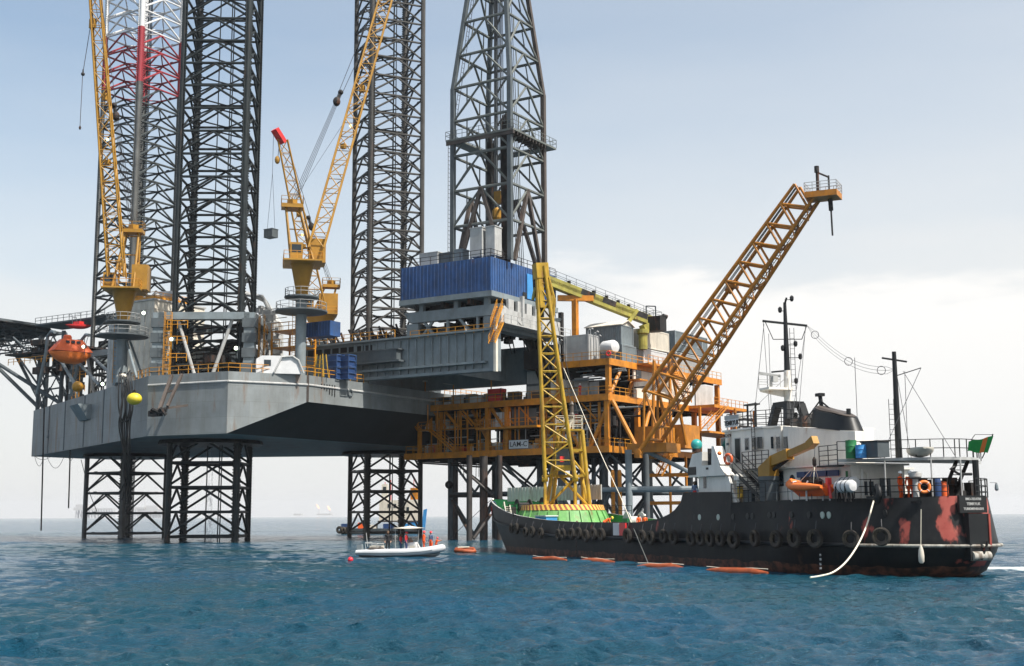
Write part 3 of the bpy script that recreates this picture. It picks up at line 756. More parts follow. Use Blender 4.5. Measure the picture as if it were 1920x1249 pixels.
for a in range(4):
    m = MB(); b = (a+1) % 4
    for k in range(len(lv)):
        if k: m.bar(corner(a, lv[k]), corner(b, lv[k]), .23, n=6, cap=False)
    m.each('girt', 'der', der)
    m = MB()
    for k in range(len(lv)-1):
        mid = (corner(a, lv[k+1])+corner(b, lv[k+1]))/2 if k % 2 == 0 else None
        top = (corner(a, lv[k+1])+corner(b, lv[k+1]))/2
        if k == 0: continue
        m.bar(corner(a, lv[k]), top, .17, n=6, cap=False); m.bar(corner(b, lv[k]), top, .17, n=6, cap=False)
        m.bar(corner(a, lv[k+1])*.5+top*.5, (corner(a, lv[k])+top)/2, .10, n=5, cap=False)
    m.build('brace', 'der', der)
# big A-shaped raker braces at the foot, guide rails, racked pipe stands
m = MB()
for a in (0, 1, 2, 3):
    b = (a+1) % 4; top = (corner(a, 49.6)+corner(b, 49.6))/2
    p, q = corner(a, lv[0]), corner(b, lv[0])
    m.beam(p+(q-p)*.12, top, .5, .5, up=(1, 0, 0)); m.beam(q+(p-q)*.12, top, .5, .5, up=(1, 0, 0))
m.each('raker', 'leg_brown', der)
m = MB()
for dx, dy in ((-1.1, .9), (1.1, .9)): m.beam((cx+dx, cy+dy, HZ1), (cx+dx, cy+dy, ZTOP-1), .32, .32)
m.each('guide_rail', 'dgrey', der)
m = MB()
for i in range(6):
    for j in range(3):
        m.bar((cx+2.4+i*.2, cy-3.0+j*.3, HZ1), (cx+2.4+i*.2, cy-3.0+j*.3, 59+rnd.random()*2), .085, n=5)
        if i < 4: m.bar((cx-2.9+i*.22, cy+1.5+j*.3, HZ1), (cx-2.9+i*.22, cy+1.5+j*.3, 58+rnd.random()*2), .085, n=5)
m.build('pipe_stand', 'dark', der)
m = MB()
for k in range(9): m.bar((cx-.8+k*.2, cy+.1*(k % 3), 50+k % 2), (cx-.5+k*.14, cy, ZTOP), .055, n=4)
for k in range(5): m.bar((cx+3-k*.3, cy+2, HZ1), (cx+1-k*.3, cy+1.5, 85), .05, n=4)
m.build('drill_line', 'wire', der)
m = MB(); m.box(cx-.6, cx+.6, cy-.4, cy+.4, 48.2, 50.0).lathe([(.5, 0), (.7, .5), (.7, 1.6), (.4, 2.0)], (cx, cy-.5, 45.5), n=12); tb = m.build('travelling_block', 'yel', der)
# monkey board platform round the tower
zf = 57.3
m = MB()
x0, x1, y0, y1 = DX0-.9, DX1+.9, DY0-.6, DY1+2.2
m.box(x0, x1, y0, DY0+1.1, zf-.28, zf).box(x1-2.2, x1, DY0+1.1, y1, zf-.28, zf).box(x0, x0+2.0, DY0+1.1, y1, zf-.28, zf).box(x0+2, x1-2.2, y1-1.6, y1, zf-.28, zf)
mb_ = m.build('monkey_board', 'der', der)
m = MB(); m.rails([(x0, y0, zf), (x1, y0, zf), (x1, y1, zf), (x0, y1, zf)], h=1.2, sp=1.0, r=.04, closed=True); m.build('railing', 'der', mb_)
m = MB()
for k in range(11): y = y0+.5+k*.85; m.box(x1-2.1, x1-.05, y-.06, y+.06, zf-.75, zf-.29)
for k in range(4): m.bar((x1-.3, y0+1+k*2.6, zf-.3), (x1-1.4, y0+1+k*2.6, zf-2.4), .09, n=5)
m.box(x0, x1, y0+.1, y0+.3, zf-.8, zf-.29); m.build('bracket', 'leg_brown', mb_)
m = MB(); m.ladder((DX0-.5, DY0-.2, HZ1), (DX0-.5, DY0-.2, zf), (0, 1, 0), .6, .6, .04); m.ladder((DX0-.4, DY0+.4, zf), (cx-2, DY0+3, ZTOP-4), (0, 1, 0), .6, .7, .04); m.build('ladder', 'leg_brown', der)
# roof-top boxes of the drill floor house
MB().rails([(HX0, HY0+.1, HZ1+.02), (HX1-.1, HY0+.1, HZ1+.02), (HX1-.1, HY1, HZ1+.02)], r=.045).build('railing', 'dark', der)
for i, (x, y, w, d, h, mt) in enumerate(((27.3, -7.6, 3.2, 2.2, 2.0, 'lgrey'), (30.6, -7.4, 2.4, 2, 1.7, 'dgrey'), (33.0, -7.2, 1.5, 1.6, 2.0, 'grey'))):
    MB().box(x, x+w, y, y+d, HZ1+.01, HZ1+h).box(x-.06, x+w+.06, y-.06, y+d+.06, HZ1+h+.003, HZ1+h+.12).build('roof_cabinet', mt, der)
for i, (x, y, w) in enumerate(((36.0, -7.6, 2.0), (38.4, -7.3, 1.5))):
    m = MB(); m.box(x, x+w, y, y+1.8, HZ1+.6, HZ1+4.6).box(x-.08, x+w+.08, y-.08, y+1.88, HZ1+4.603, HZ1+4.75)
    for q in (x+.1, x+w-.1): m.beam((q, y+.2, HZ1), (q, y+.2, HZ1+.6), .15, .15)
    m.build('vent_tower', 'lgrey', der)
# riser and conductors hanging below the drill floor to the platform
m = MB()
for k in range(7): m.bar((39.0+(k % 3)*.9, 8.2+(k//3)*1.0, 20.6), (37.5+(k % 3)*.9, 2+(k//3)*1.0, HZ0-1), .22 if k else .4, n=8)
m.box(37.2, 40.0, 4.6, 7.2, 24.5, 27.2).lathe([(1.0, 0), (1.2, .4), (1.2, 1.4), (.8, 1.9)], (39.4, 7.8, 21), n=14)
m.build('riser', 'dark', der)
m = MB()
m.beam((41.2, 8.6, 21), (41.2, 8.6, 33), .6, .6)
m.box(40.4, 44, 9.5, 10.0, 21.5, 26.5); m.build('bop_screen', 'dark', der)
m = MB(); rr = random.Random(21)
for k in range(6):
    a = V(35+rr.uniform(0, 6), 3+rr.uniform(-2, 4), HZ0-1); b = a+V(rr.uniform(-1, 2), rr.uniform(1, 3), -rr.uniform(3, 6))
    m.tube([a, a+(b-a)*.3+V(0, 0, -2.5), a+(b-a)*.7+V(0, 0, -2.2), b], .09, n=5)
m.build('hose', 'black', der)
# ------------------------------------------------------------------ pedestal cranes, helideck, boats and deck gear of the rig
CUR[0] = J
def rings(m, c, r, n=14, h=1.1):
    pts = [c+V(r*math.cos(2*PI*k/n), r*math.sin(2*PI*k/n), 0) for k in range(n)]
    m.rails(pts, h=h, sp=9, r=.04, closed=True)
def pedestal_crane(label, base, zped, zdeck, r, foot, tip, bw, side, mach, cab, gtop, zfoot0=None, red=False, D=1.0):
    base = Vector(base); foot = Vector(foot); tip = Vector(tip)
    t = thing('pedestal_crane', label, 'crane', base, 0, 'pedestal cranes on the drilling rig')
    c = V(base.x, base.y, 0)
    m = MB(); m.lathe([(r, base.z), (r, zped), (r*1.15, zped+.05), (r*1.15, zped+.35)], c, n=18); m.build('pedestal', 'grey', t, smooth=True)
    for z, q in ((zped-1.6, 3.6*D), (zped+.4, 2.4*D)):
        m = MB(); m.lathe([(r*1.05, z-.5), (q, z-.15), (q, z+.05), (r*1.05, z+.05)], c, n=20); pl = m.build('service_platform', 'dgrey', t)
        m = MB(); rings(m, c+V(0, 0, z+.05), q-.1); m.build('railing', 'lgrey', pl)
    m = MB(); m.ladder(c+V(-r-.3, -.3, base.z), c+V(-r-.3, -.3, zped), (0, 1, 0), .6, .6, .04); m.build('ladder', 'rail', t)
    m = MB(); m.lathe([(r*1.0, zped+.35), (r*1.2, zped+1.4), (r*2.1, zdeck-.4), (r*2.3, zdeck-.2)], c, n=18); m.build('slewing_cone', 'yel', t, smooth=True)
    ax = (tip-foot); hd = V(ax.x, ax.y, 0).normalized() if V(ax.x, ax.y, 0).length > .5 else V(1, 0, 0)
    sd = Vector(side).normalized(); bk = V(-sd.y, sd.x, 0)
    m = MB(); p = [c+sd*a*2.6*D+bk*b*3.3*D for a, b in ((-1, -1), (1, -1), (1, 1), (-1, 1))]
    m.prism([(q.x, q.y) for q in p], zdeck-.2, zdeck); dk = m.build('slewing_deck', 'yel', t)
    m = MB(); m.rails([V(q.x, q.y, zdeck) for q in p], r=.04, closed=True); m.build('railing', 'rail', dk)
    mx, my, mw, ml, mh = mach; q = c+sd*mx+bk*my
    m = MB(); m.prism([((q+sd*a*mw/2+bk*b*ml/2).x, (q+sd*a*mw/2+bk*b*ml/2).y) for a, b in ((-1, -1), (1, -1), (1, 1), (-1, 1))], zdeck+.01, zdeck+mh); m.build('machinery_house', 'yel', t)
    q = c+sd*cab[0]+bk*cab[1]
    m = MB(); m.prism([((q+sd*a*.85+bk*b*1.0).x, (q+sd*a*.85+bk*b*1.0).y) for a, b in ((-1, -1), (1, -1), (1, 1), (-1, 1))], zdeck+.01, zdeck+2.5); cb = m.build('cabin', 'yel', t)
    m = MB()
    for a, b, w in ((0, -1.03, .65), (0, 1.03, .65)):
        e = q+bk*b; f = sd*w; m.hexa([e-f+V(0, 0, zdeck+1.1), e+f+V(0, 0, zdeck+1.1), e+f+bk*.03+V(0, 0, zdeck+1.1), e-f+bk*.03+V(0, 0, zdeck+1.1)],
               [e-f+V(0, 0, zdeck+2.2), e+f+V(0, 0, zdeck+2.2), e+f+bk*.03+V(0, 0, zdeck+2.2), e-f+bk*.03+V(0, 0, zdeck+2.2)])
    for sgn in (-1, 1):
        e = q+sd*.87*sgn; f = bk*.75; m.hexa([e-f+V(0, 0, zdeck+1.1), e+f+V(0, 0, zdeck+1.1), e+f+sd*.03*sgn+V(0, 0, zdeck+1.1), e-f+sd*.03*sgn+V(0, 0, zdeck+1.1)],
               [e-f+V(0, 0, zdeck+2.2), e+f+V(0, 0, zdeck+2.2), e+f+sd*.03*sgn+V(0, 0, zdeck+2.2), e-f+sd*.03*sgn+V(0, 0, zdeck+2.2)])
    m.each('window', 'glass', cb)
    # A-frame gantry with its little top platform
    g = Vector(gtop)
    m = MB()
    for a in (-1, 1):
        f1 = c+sd*a*1.5+bk*1.6+V(0, 0, zdeck); f2 = c+sd*a*1.5-bk*1.4+V(0, 0, zdeck); top = g+sd*a*.9
        m.bar(f1, top+bk*.4, .17, n=6); m.bar(f2, top-bk*.4, .17, n=6)
        for k in (.25, .5, .75): m.bar(f1+(top-f1)*k, f2+(top-f2)*k, .09, n=5)
        m.bar(f1+(top-f1)*.25, f2+(top-f2)*.5, .08, n=5); m.bar(f1+(top-f1)*.5, f2+(top-f2)*.25, .08, n=5); m.bar(f1+(top-f1)*.5, f2+(top-f2)*.75, .08, n=5)
    for k in (.3, .6, .9):
        a = c+sd*1.5+bk*1.6+V(0, 0, zdeck); b = c-sd*1.5+bk*1.6+V(0, 0, zdeck); m.bar(a+(g+sd*.9-a)*k, b+(g-sd*.9-b)*k, .09, n=5)
    ga = m.build('gantry', 'yel', t)
    m = MB(); m.prism([((g+sd*a*1.5+bk*b*1.1).x, (g+sd*a*1.5+bk*b*1.1).y) for a, b in ((-1, -1), (1, -1), (1, 1), (-1, 1))], g.z-.5, g.z)
    m.rails([g+sd*a*1.5+bk*b*1.1 for a, b in ((-1, -1), (1, -1), (1, 1), (-1, 1))], r=.04, closed=True); m.box(g.x-.5, g.x+.5, g.y-.5, g.y+.5, g.z, g.z+.8)
    m.build('gantry_platform', 'yel', ga)
    ln = (tip-foot).length
    bo, cn = lattice(t, 'boom', foot, tip, sd, bw[0], bw[1], bw[2], bw[3], max(6, int(ln/2.2)), .14, .075, 'yel')
    m = MB()       # luffing ropes to a spreader, boom hoist lines
    pt = cn(.55, 0, 1); sp = g+(cn(.97, 0, 1)-g)*.42
    for a in (-.4, -.13, .13, .4): m.bar(g+sd*a, sp+sd*a*.6, .035, n=4)
    for a in (-.5, .5): m.bar(sp+sd*a*.5, cn(.97, a*1.6, 1), .04, n=4)
    m.bar(g+V(0, 0, .5), cn(.5, 0, -1), .03, n=4)
    m.build('luffing_rope', 'wire', t)
    m = MB(); m.ball(sp, .55, 8, 6, (1, 1, 1.3)); m.ball(sp+(cn(.97, 0, 1)-sp).normalized()*1.6, .4, 8, 6); m.bar(sp, sp+(cn(.97, 0, 1)-sp).normalized()*1.6, .2); m.build('spreader_block', 'dark', t)
    if red:
        m = MB(); d = (tip-foot).normalized(); m.beam(tip-d*.6, tip+hd*1.6+V(0, 0, 1.5), bw[2], .7); m.build('boom_head', 'redp', t)
    m = MB(); q = cn(.35, -.2, -1.2); m.box(q.x-.35, q.x+.35, q.y-.3, q.y+.3, q.z-.35, q.z+.35); q = cn(.55, .2, -1.2); m.box(q.x-.35, q.x+.35, q.y-.3, q.y+.3, q.z-.5, q.z+.5); m.build('boom_sheave', 'yel', bo)
    m = MB(); m.ball(cn(.42, 0, -1.1), .18, 8, 6); m.build('boom_lamp', 'amber', bo)
    return t, cn
def perp(h): return V(-h[1], h[0], 0)
Rw = lambda x, y: J.I.to_3x3() @ V(x, y, 0)       # a world direction in the rig frame
# left crane, boom nearly upright
b1 = J.at(227, 700, 177); b1.z = ZT
c1, cn1 = pedestal_crane('yellow pedestal crane at the far left, its boom nearly upright', b1, 30.6, 35.6, .78,
    J.at(219, 520, 176), J.at(172, -95, 172), (2.3, 1.6, 1.3, 1.0), Rw(1, .1), (2.2, .5, 2.2, 3.0, 3.6), (-2.1, .6), J.at(250, 432, 178))
b2 = J.at(563, 690, 172); b2.z = ZT
c2, cn2 = pedestal_crane('yellow pedestal crane in the middle, long boom leaning right', b2, 33.2, 38.4, .74,
    J.at(592, 468, 171), J.at(742, -70, 180), (2.1, 1.7, 1.9, 1.5), Rw(.98, .2), (2.0, .8, 2.3, 3.6, 3.4), (-.9, -1.2), J.at(548, 385, 172))
b3 = J.at(600, 660, 213); b3.z = ZT
c3, cn3 = pedestal_crane('yellow pedestal crane behind the cantilever, short boom with red head', b3, 33.6, 37.6, 1.2,
    J.at(594, 568, 211), J.at(530, 262, 206), (2.6, 1.8, 1.6, 1.2), Rw(.98, .2), (1.2, .6, 3.2, 4.6, 3.6), (-2.2, -1.5), J.at(621, 535, 213), red=True)
m = MB()
for d in (0, .5): m.bar(J.at(174+d, 20, 173), J.at(156+d, 132, 173), .03, n=4)
m.bar(J.at(155, 140, 173), J.at(150, 238, 173), .05, n=5); m.build('hoist_rope', 'wire', c1)
m = MB(); q = J.at(155.5, 139, 173); m.ball(q, .28, 10, 8); m.bar(q, q+V(0, 0, .7), .1); q = J.at(150, 239, 173); m.lathe([(.05, .6), (.18, .3), (.12, 0)], q-V(0, 0, .3), n=8); m.build('hook_ball', 'dark', c1)
m = MB(); q = J.at(174, 43, 173); m.box(q.x-.45, q.x+.45, q.y-.3, q.y+.3, q.z-.8, q.z+.6); m.build('hook_block', 'yel', c1)
t3 = J.at(513, 246, 206); m = MB(); m.bar(t3, J.at(511, 325, 206), .035, n=4); m.bar(J.at(524, 268, 206), J.at(521, 295, 206), .05, n=4)
ld = J.at(508, 438, 206)
for a in (-.85, .85): m.bar(J.at(511, 325, 206), ld+V(a, 0, .75), .03, n=4)
m.build('hoist_rope', 'wire', c3)
m = MB(); q = J.at(520, 300, 206); m.ball(q, .45, 8, 6, (1, 1, 1.6)); m.build('hook_block', 'yel', c3)
m = MB(); m.box(ld.x-.95, ld.x+.95, ld.y-.7, ld.y+.7, ld.z-.75, ld.z+.6)
for k in range(5): m.box(ld.x-.9+k*.42, ld.x-.8+k*.42, ld.y-.74, ld.y-.70, ld.z-.75, ld.z+.7)
m.box(ld.x-1.0, ld.x+1.0, ld.y-.75, ld.y+.75, ld.z+.602, ld.z+.72)
single(m, 'cargo_basket', 'dgrey', ld, 'dark cargo basket hanging in the air from the red tipped crane', 'basket')

def boat_hull(m, c, L_, W_, H_, hdg, n=14, fl=.0):
    sd = V(-hdg.y, hdg.x, 0); rows = []
    for i in range(n+1):
        u = i/n*2-1; k = max(.04, (1-abs(u)**2.6))**.6; z0 = -H_*.5*(1-.35*abs(u)**3)
        ring = []
        for a in range(13):
            th = PI*a/12+PI; ring.append(c+hdg*(u*L_/2)+sd*(math.cos(th)*W_/2*k)+V(0, 0, z0*abs(math.sin(th))**.7*-math.copysign(1, math.sin(th)) if False else -abs(math.sin(th))**.7*H_*.5*(1-.3*abs(u)**3)*max(k, .3)))
        rows.append(ring)
    o = len(m.v); vs = [p for r_ in rows for p in r_]; fs = []
    for i in range(n):
        for a in range(12): fs.append((i*13+a, (i+1)*13+a, (i+1)*13+a+1, i*13+a+1))
        fs.append((i*13+12, (i+1)*13+12, (i+1)*13, i*13))
    fs.append(tuple(range(13))); fs.append(tuple(reversed([n*13+a for a in range(13)])))
    m.add(vs, fs)
# helideck beyond the bow
t = thing('helideck', 'dark helicopter deck on steel trusses at the far left edge', 'helideck', (-70, -2, ZB))
hc = J.at(-30, 612, 240); R8 = 12.5
oct_ = [(hc.x+R8*math.cos(PI/8+k*PI/4), hc.y+R8*math.sin(PI/8+k*PI/4)) for k in range(8)]
m = MB(); m.prism(oct_, hc.z-.6, hc.z); dk = m.build('landing_deck', 'dgrey', t)
m = MB(); m.prism([(hc.x+(R8+1.2)*math.cos(PI/8+k*PI/4), hc.y+(R8+1.2)*math.sin(PI/8+k*PI/4)) for k in range(8)], hc.z-.75, hc.z-.61); m.build('safety_net', 'dark', dk)
m = MB(); zl = hc.z-8
for k in range(-3, 4):
    for ax in (0, 1):
        a = V(hc.x-R8*.9, hc.y+k*3.4, 0) if ax == 0 else V(hc.x+k*3.4, hc.y-R8*.9, 0); b = V(hc.x+R8*.9, hc.y+k*3.4, 0) if ax == 0 else V(hc.x+k*3.4, hc.y+R8*.9, 0)
        m.beam(a+V(0, 0, hc.z-1.0), b+V(0, 0, hc.z-1.0), .3, .5)
        if k % 2: 
            m.bar(a+(b-a)*.1+V(0, 0, hc.z-3.6), b+V(0, 0, hc.z-3.6), .16)
            for j in range(6):
                p = a+(b-a)*(j/6); q = a+(b-a)*((j+1)/6); m.bar(p+V(0, 0, hc.z-1.2), (p+q)/2+V(0, 0, hc.z-3.6), .1, n=5); m.bar((p+q)/2+V(0, 0, hc.z-3.6), q+V(0, 0, hc.z-1.2), .1, n=5)
m.build('deck_truss', 'dgrey', t)
# supporting tower and raking struts on the bow
m = MB(); ps = [J.at(70, 770, 228), J.at(113, 765, 222), J.at(85, 765, 240), J.at(125, 765, 236)]
tops = [V(p.x, p.y, hc.z-3.6) for p in ps]
for p, q in zip(ps, tops): m.bar(V(p.x, p.y, ZT-.5), q, .38, n=8)
m.each('tower_post', 'dgrey', t)
m = MB()
for i, j in ((0, 1), (1, 3), (3, 2), (2, 0)):
    for z in (ZT+.3, ZT+4, ZT+8, ZT+12): m.bar(V(ps[i].x, ps[i].y, z), V(ps[j].x, ps[j].y, z), .15)
    for z in (ZT+.3, ZT+4, ZT+8):
        a, b = ps[i], ps[j]; mid = (a+b)/2; m.bar(V(a.x, a.y, z), V(mid.x, mid.y, z+4), .13, n=5); m.bar(V(b.x, b.y, z), V(mid.x, mid.y, z+4), .13, n=5)
for p, dx in ((ps[0], 12), (ps[2], 12), (ps[1], 8)):
    m.bar(V(p.x, p.y, ZT+1.2), V(hc.x, p.y, hc.z-3.7), .34, n=8); m.bar(V(p.x, p.y, ZT+5), V((hc.x+p.x)/2, p.y, hc.z-3.7), .2)
m.build('raking_strut', 'dgrey', t)
m = MB(); a = J.at(40, 668, 226); b = J.at(180, 662, 214); m.box(a.x, b.x, min(a.y, b.y)-2.5, max(a.y, b.y)+2, a.z-.3, a.z)
m.rails([V(a.x, min(a.y, b.y)-2.5, a.z), V(b.x, min(a.y, b.y)-2.5, a.z)], r=.06); m.build('access_walkway', 'dark', t)
m = MB(); a = J.at(92, 612, 228); b = J.at(178, 618, 214); m.box(a.x, b.x, a.y-3, a.y+3, a.z-.3, a.z); m.rails([V(a.x, a.y-3, a.z), V(b.x, a.y-3, a.z)], r=.05); m.build('upper_walkway', 'dgrey', t)
MB().rails([V(-62, -9, ZT+8.0), V(-50, -9, ZT+8.0)], r=.06).build('railing', 'rail', t)
m = MB(); rr = random.Random(4)
for k in range(34):
    a = J.at(rr.uniform(70, 205), rr.uniform(640, 700), rr.uniform(214, 232)); w = rr.uniform(.3, 1.6); m.box(a.x-w, a.x+w, a.y-.5, a.y+.5, a.z-rr.uniform(.2, .9), a.z+.5)
for k in range(10):
    a = J.at(rr.uniform(110, 205), rr.uniform(640, 690), 222); m.bar(V(a.x, a.y, ZT), a, .12)
m.build('deck_machinery', 'dark', t)['kind'] = 'stuff'
m = MB(); a = J.at(148, 607, 218)
boat_hull(m, a+V(0, 0, -.2), 4.4, 1.7, 1.5, Rw(.9, .3).normalized()); m.box(a.x-.9, a.x+.7, a.y-.5, a.y+.5, a.z-.2, a.z+.35)
single(m, 'rescue_boat', 'redp', a, 'small red rescue boat on the walkway under the sky at far left', 'boat')
m = MB(); 
for px_, h in ((144, 595), (152, 588), (136, 590)):
    a = J.at(px_, 612, 218); b = J.at(px_-1, h, 218); m.bar(a, b, .06, n=5); m.bar(b, b+V(-1, 0, 0), .05, n=4)
m.build('lamp_mast', 'dgrey', t)

# enclosed lifeboat hung from davits off the side
CUR[0] = J
lb = J.at(132, 660, 206)
t = thing('lifeboat', 'enclosed orange lifeboat hanging from grey davits at the left', 'lifeboat', lb)
hdg = Rw(.75, .66)          # bow towards the right and away
m = MB(); boat_hull(m, lb+V(0, 0, -.1), 7.0, 3.2, 3.8, hdg); m.build('hull', 'orrub', t, smooth=True)
m = MB(); sd = V(-hdg.y, hdg.x, 0)
bt = [lb+hdg*a*3.3+sd*b*1.35 for a, b in ((-1, -1), (1, -1), (1, 1), (-1, 1))]; tp = [lb+hdg*a*1.7+sd*b*.75+V(0, 0, 2.0) for a, b in ((-1, -1), (1, -1), (1, 1), (-1, 1))]
m.hexa(bt, tp); m.lathe([(.7, 2.0), (.7, 2.5), (.5, 2.75)], lb-hdg*.6, n=12); m.build('canopy', 'oran', t)
m = MB()
for q in (-.9, 0, .9):
    e = lb+hdg*q-sd*1.02+V(0, 0, 1.35); m.hexa([e-hdg*.3, e+hdg*.3, e+hdg*.3-sd*.1, e-hdg*.3-sd*.1], [e-hdg*.3+V(0, 0, .4)+sd*.15, e+hdg*.3+V(0, 0, .4)+sd*.15, e+hdg*.3+V(0, 0, .4), e-hdg*.3+V(0, 0, .4)])
m.each('window', 'glass', t)
MB().torus(lb+V(0, 0, .05), (0, 0, 1), 1, .1, 4, 4).build('fender_strip', 'redp', t)
tt = thing('davit_pair', 'pair of grey davits with slanted struts holding the orange lifeboat', 'davit', lb-V(0, 0, 6))
m = MB()
for q in (-2.9, 2.9):
    top = lb+hdg*q+V(0, 0, 3.0); bk = -sd if sd.dot(V(0, 1, 0)) < 0 else sd
    m.tube([top-bk*.4, top+bk*1.0+V(0, 0, .25), top+bk*2.6-V(0, 0, .4), top+bk*3.0-V(0, 0, 3), top+bk*6.0+V(0, 0, -9.6)], .28, n=8)
m.each('davit_arm', 'grey', tt)
m = MB()
for q in (-2.9, 2.9): m.bar(lb+hdg*q+V(0, 0, 2.9), lb+hdg*q*.8+V(0, 0, .6), .05, n=5)
m.each('fall_wire', 'wire', tt)
# big raking braces under the davits
m = MB()
for a, b, D in (((165, 662), (213, 706), 208), ((140, 672), (186, 722), 210), ((112, 672), (140, 720), 212)): m.bar(J.at(*a, D+3), J.at(*b, D-10), .27, n=8)
m.each('brace', 'grey', tt)

# floats hung on the side, hoses, fenders and the hanging anchor racks
def buoy(px, py, D, r, mat, label, sc=(1, 1, .95)):
    q = J.at(px, py, D)
    t = thing('buoy', label, 'buoy', q, 0)
    MB().ball(q, r, 16, 10, sc).build('float', mat, t, smooth=True)
    m = MB(); m.torus(q+V(0, 0, r*1.02), (0, 1, 0), .22, .07, 10, 6); m.bar(q+V(0, 0, r*.9), q+V(0, 0, r+2.2), .05, n=5); m.build('lifting_eye', 'dark', t)
MT['buoyo'] = plain('ochre_buoy_paint', (.52, .25, .02), .5); MT['buoyy'] = plain('yellow_buoy_paint', (.62, .50, .03), .5)
buoy(146, 725, 196, .9, 'buoyo', 'ochre mooring buoy hanging beside the grey sponson box')
buoy(252, 748, 166.5, .95, 'buoyy', 'bright yellow mooring buoy hanging on the grey hull by the hoses', (1.1, 1, .85))
hz = thing('hose_bundle', 'bundle of black hoses draped from the deck down past the hull', 'hoses', J.at(232, 700, 171))
m = MB(); rr = random.Random(9)
for k in range(9):
    x = 224+k*2.8; pts = [J.at(x, 695+rr.random()*8, 172), J.at(x+rr.uniform(-3, 3), 705, 169.5), J.at(x+rr.uniform(-3, 6), 760, 169), J.at(x+rr.uniform(-4, 6), 800, 169.5), J.at(240+rr.uniform(-8, 10), 880, 171), J.at(236+rr.uniform(-12, 12), 905+rr.uniform(-10, 60), 172)]
    m.tube(curve(pts), .10, n=6)
pts = [J.at(236, 720, 169), J.at(226, 770, 168), J.at(230, 790, 168), J.at(243, 782, 168), J.at(246, 740, 168.5)]; m.tube(curve(pts), .12, n=6)
m.each('hose', 'black', hz, smooth=True)
MB().ball(J.at(228, 706, 170), .6, 10, 7, (1.6, .7, .7)).build('canvas_cover', 'cream', hz)
hp = thing('mooring_pipe', 'thin dark pipe hanging below the left end of the grey hull', 'pipe', J.at(80, 845, 214))
MB().bar(J.at(83, 760, 214), J.at(77, 995, 214), .12, n=6).build('pipe', 'dark', hp)
m = MB(); m.beam(J.at(109, 770, 213), J.at(90, 822, 213), .35, .35).beam(J.at(90, 809, 213), J.at(124, 809, 213.5), .3, .3); m.build('bracket', 'dgrey', hp)
hp = thing('mooring_pipe', 'dark pipe hanging straight down below the hull, second from left', 'pipe', J.at(131, 850, 205))
MB().bar(J.at(134, 770, 203), J.at(128.5, 953, 203), .11, n=6).build('pipe', 'dark', hp)
wr = thing('slack_wire', 'slack black wires looping under the left end of the hull', 'wires', J.at(90, 860, 215))
m = MB()
for a, b, s_ in ((65, 82, 18), (88, 120, 22), (66, 95, 6), (128, 137, 8)):
    m.tube([J.at(a+(b-a)*k/8, 856+s_*4*(k/8)*(1-k/8), 216) for k in range(9)], .04, n=5)
m.tube([J.at(152, 862, 212), J.at(168, 925, 212), J.at(182, 960, 214)], .06, n=5)
m.each('wire', 'wire', wr)
def anchor_rack(a0, label):
    q = J.at(*a0, 163); t = thing('anchor_rack', label, 'anchor rack', q)
    top1, top2 = J.at(322, 704, 165), J.at(341, 702, 165); b1_, b2_ = J.at(299, 768, 161), J.at(314, 762, 161)
    m = MB(); m.beam(top1, b1_, .4, .4).beam(top2, b2_, .32, .32).beam((top1+b1_)/2, (top2+b2_)/2, .25, .25).beam(b1_+V(-1, 0, 0), J.at(352, 760, 164), .25, .3); m.each('arm', 'leg_brown', t)
    m = MB(); m.bar(J.at(282, 772, 161), J.at(312, 768, 161), .3, n=7).bar(J.at(284, 766, 160.5), J.at(306, 777, 161), .25, n=7).bar(J.at(300, 765, 160.5), J.at(311, 778, 161), .25); m.box(q.x-1, q.x+.8, q.y-.4, q.y+.5, q.z-.6, q.z+.1)
    m.build('anchor', 'dark', t)
anchor_rack((292, 772), 'rusty anchor rack with slanted arms on the side of the grey hull')
# deck gear at the stern corner
t = thing('survival_shelter', 'white rounded shelter cabin with a small window behind the deck rail', 'shelter', J.on(505, 698, z=ZT))
q = J.on(505, 698, z=ZT)+V(-.9, 2.6, 0)
m = MB(); u = Rw(1, .25).normalized(); w_ = V(-u.y, u.x, 0)
for k in range(13): pass
prof = [(-2.9, 0), (-2.9, 1.9), (-2.2, 2.35), (1.6, 2.4), (2.6, 1.7), (3.0, .2), (3.0, 0)]
a = [q+u*x-w_*1.2+V(0, 0, z) for x, z in prof]; b = [q+u*x+w_*1.2+V(0, 0, z) for x, z in prof]; n_ = len(prof)
m.add(a+b, [tuple(range(n_)), tuple(reversed(range(n_, 2*n_)))]+[(i, n_+i, n_+(i+1) % n_, (i+1) % n_) for i in range(n_)]); m.build('shell', 'white', t)
m = MB(); e = q-u*1.9-w_*1.23+V(0, 0, 1.0); m.hexa([e, e+u*.9, e+u*.9+w_*.02, e+w_*.02], [e+V(0, 0, .8), e+u*.9+V(0, 0, .8), e+u*.9+w_*.02+V(0, 0, .8), e+w_*.02+V(0, 0, .8)]); m.build('window', 'glass', t)
m = MB(); m.tube([q-u*.6-w_*1.35+V(0, 0, .1), q+u*.4-w_*1.35+V(0, 0, 2.2), q+u*1.8-w_*1.35+V(0, 0, 2.35), q+u*2.6-w_*1.35+V(0, 0, 1.8), q+u*3.3-w_*1.35+V(0, 0, .1)], .13, n=6); m.build('pipe_frame', 'lgrey', t)
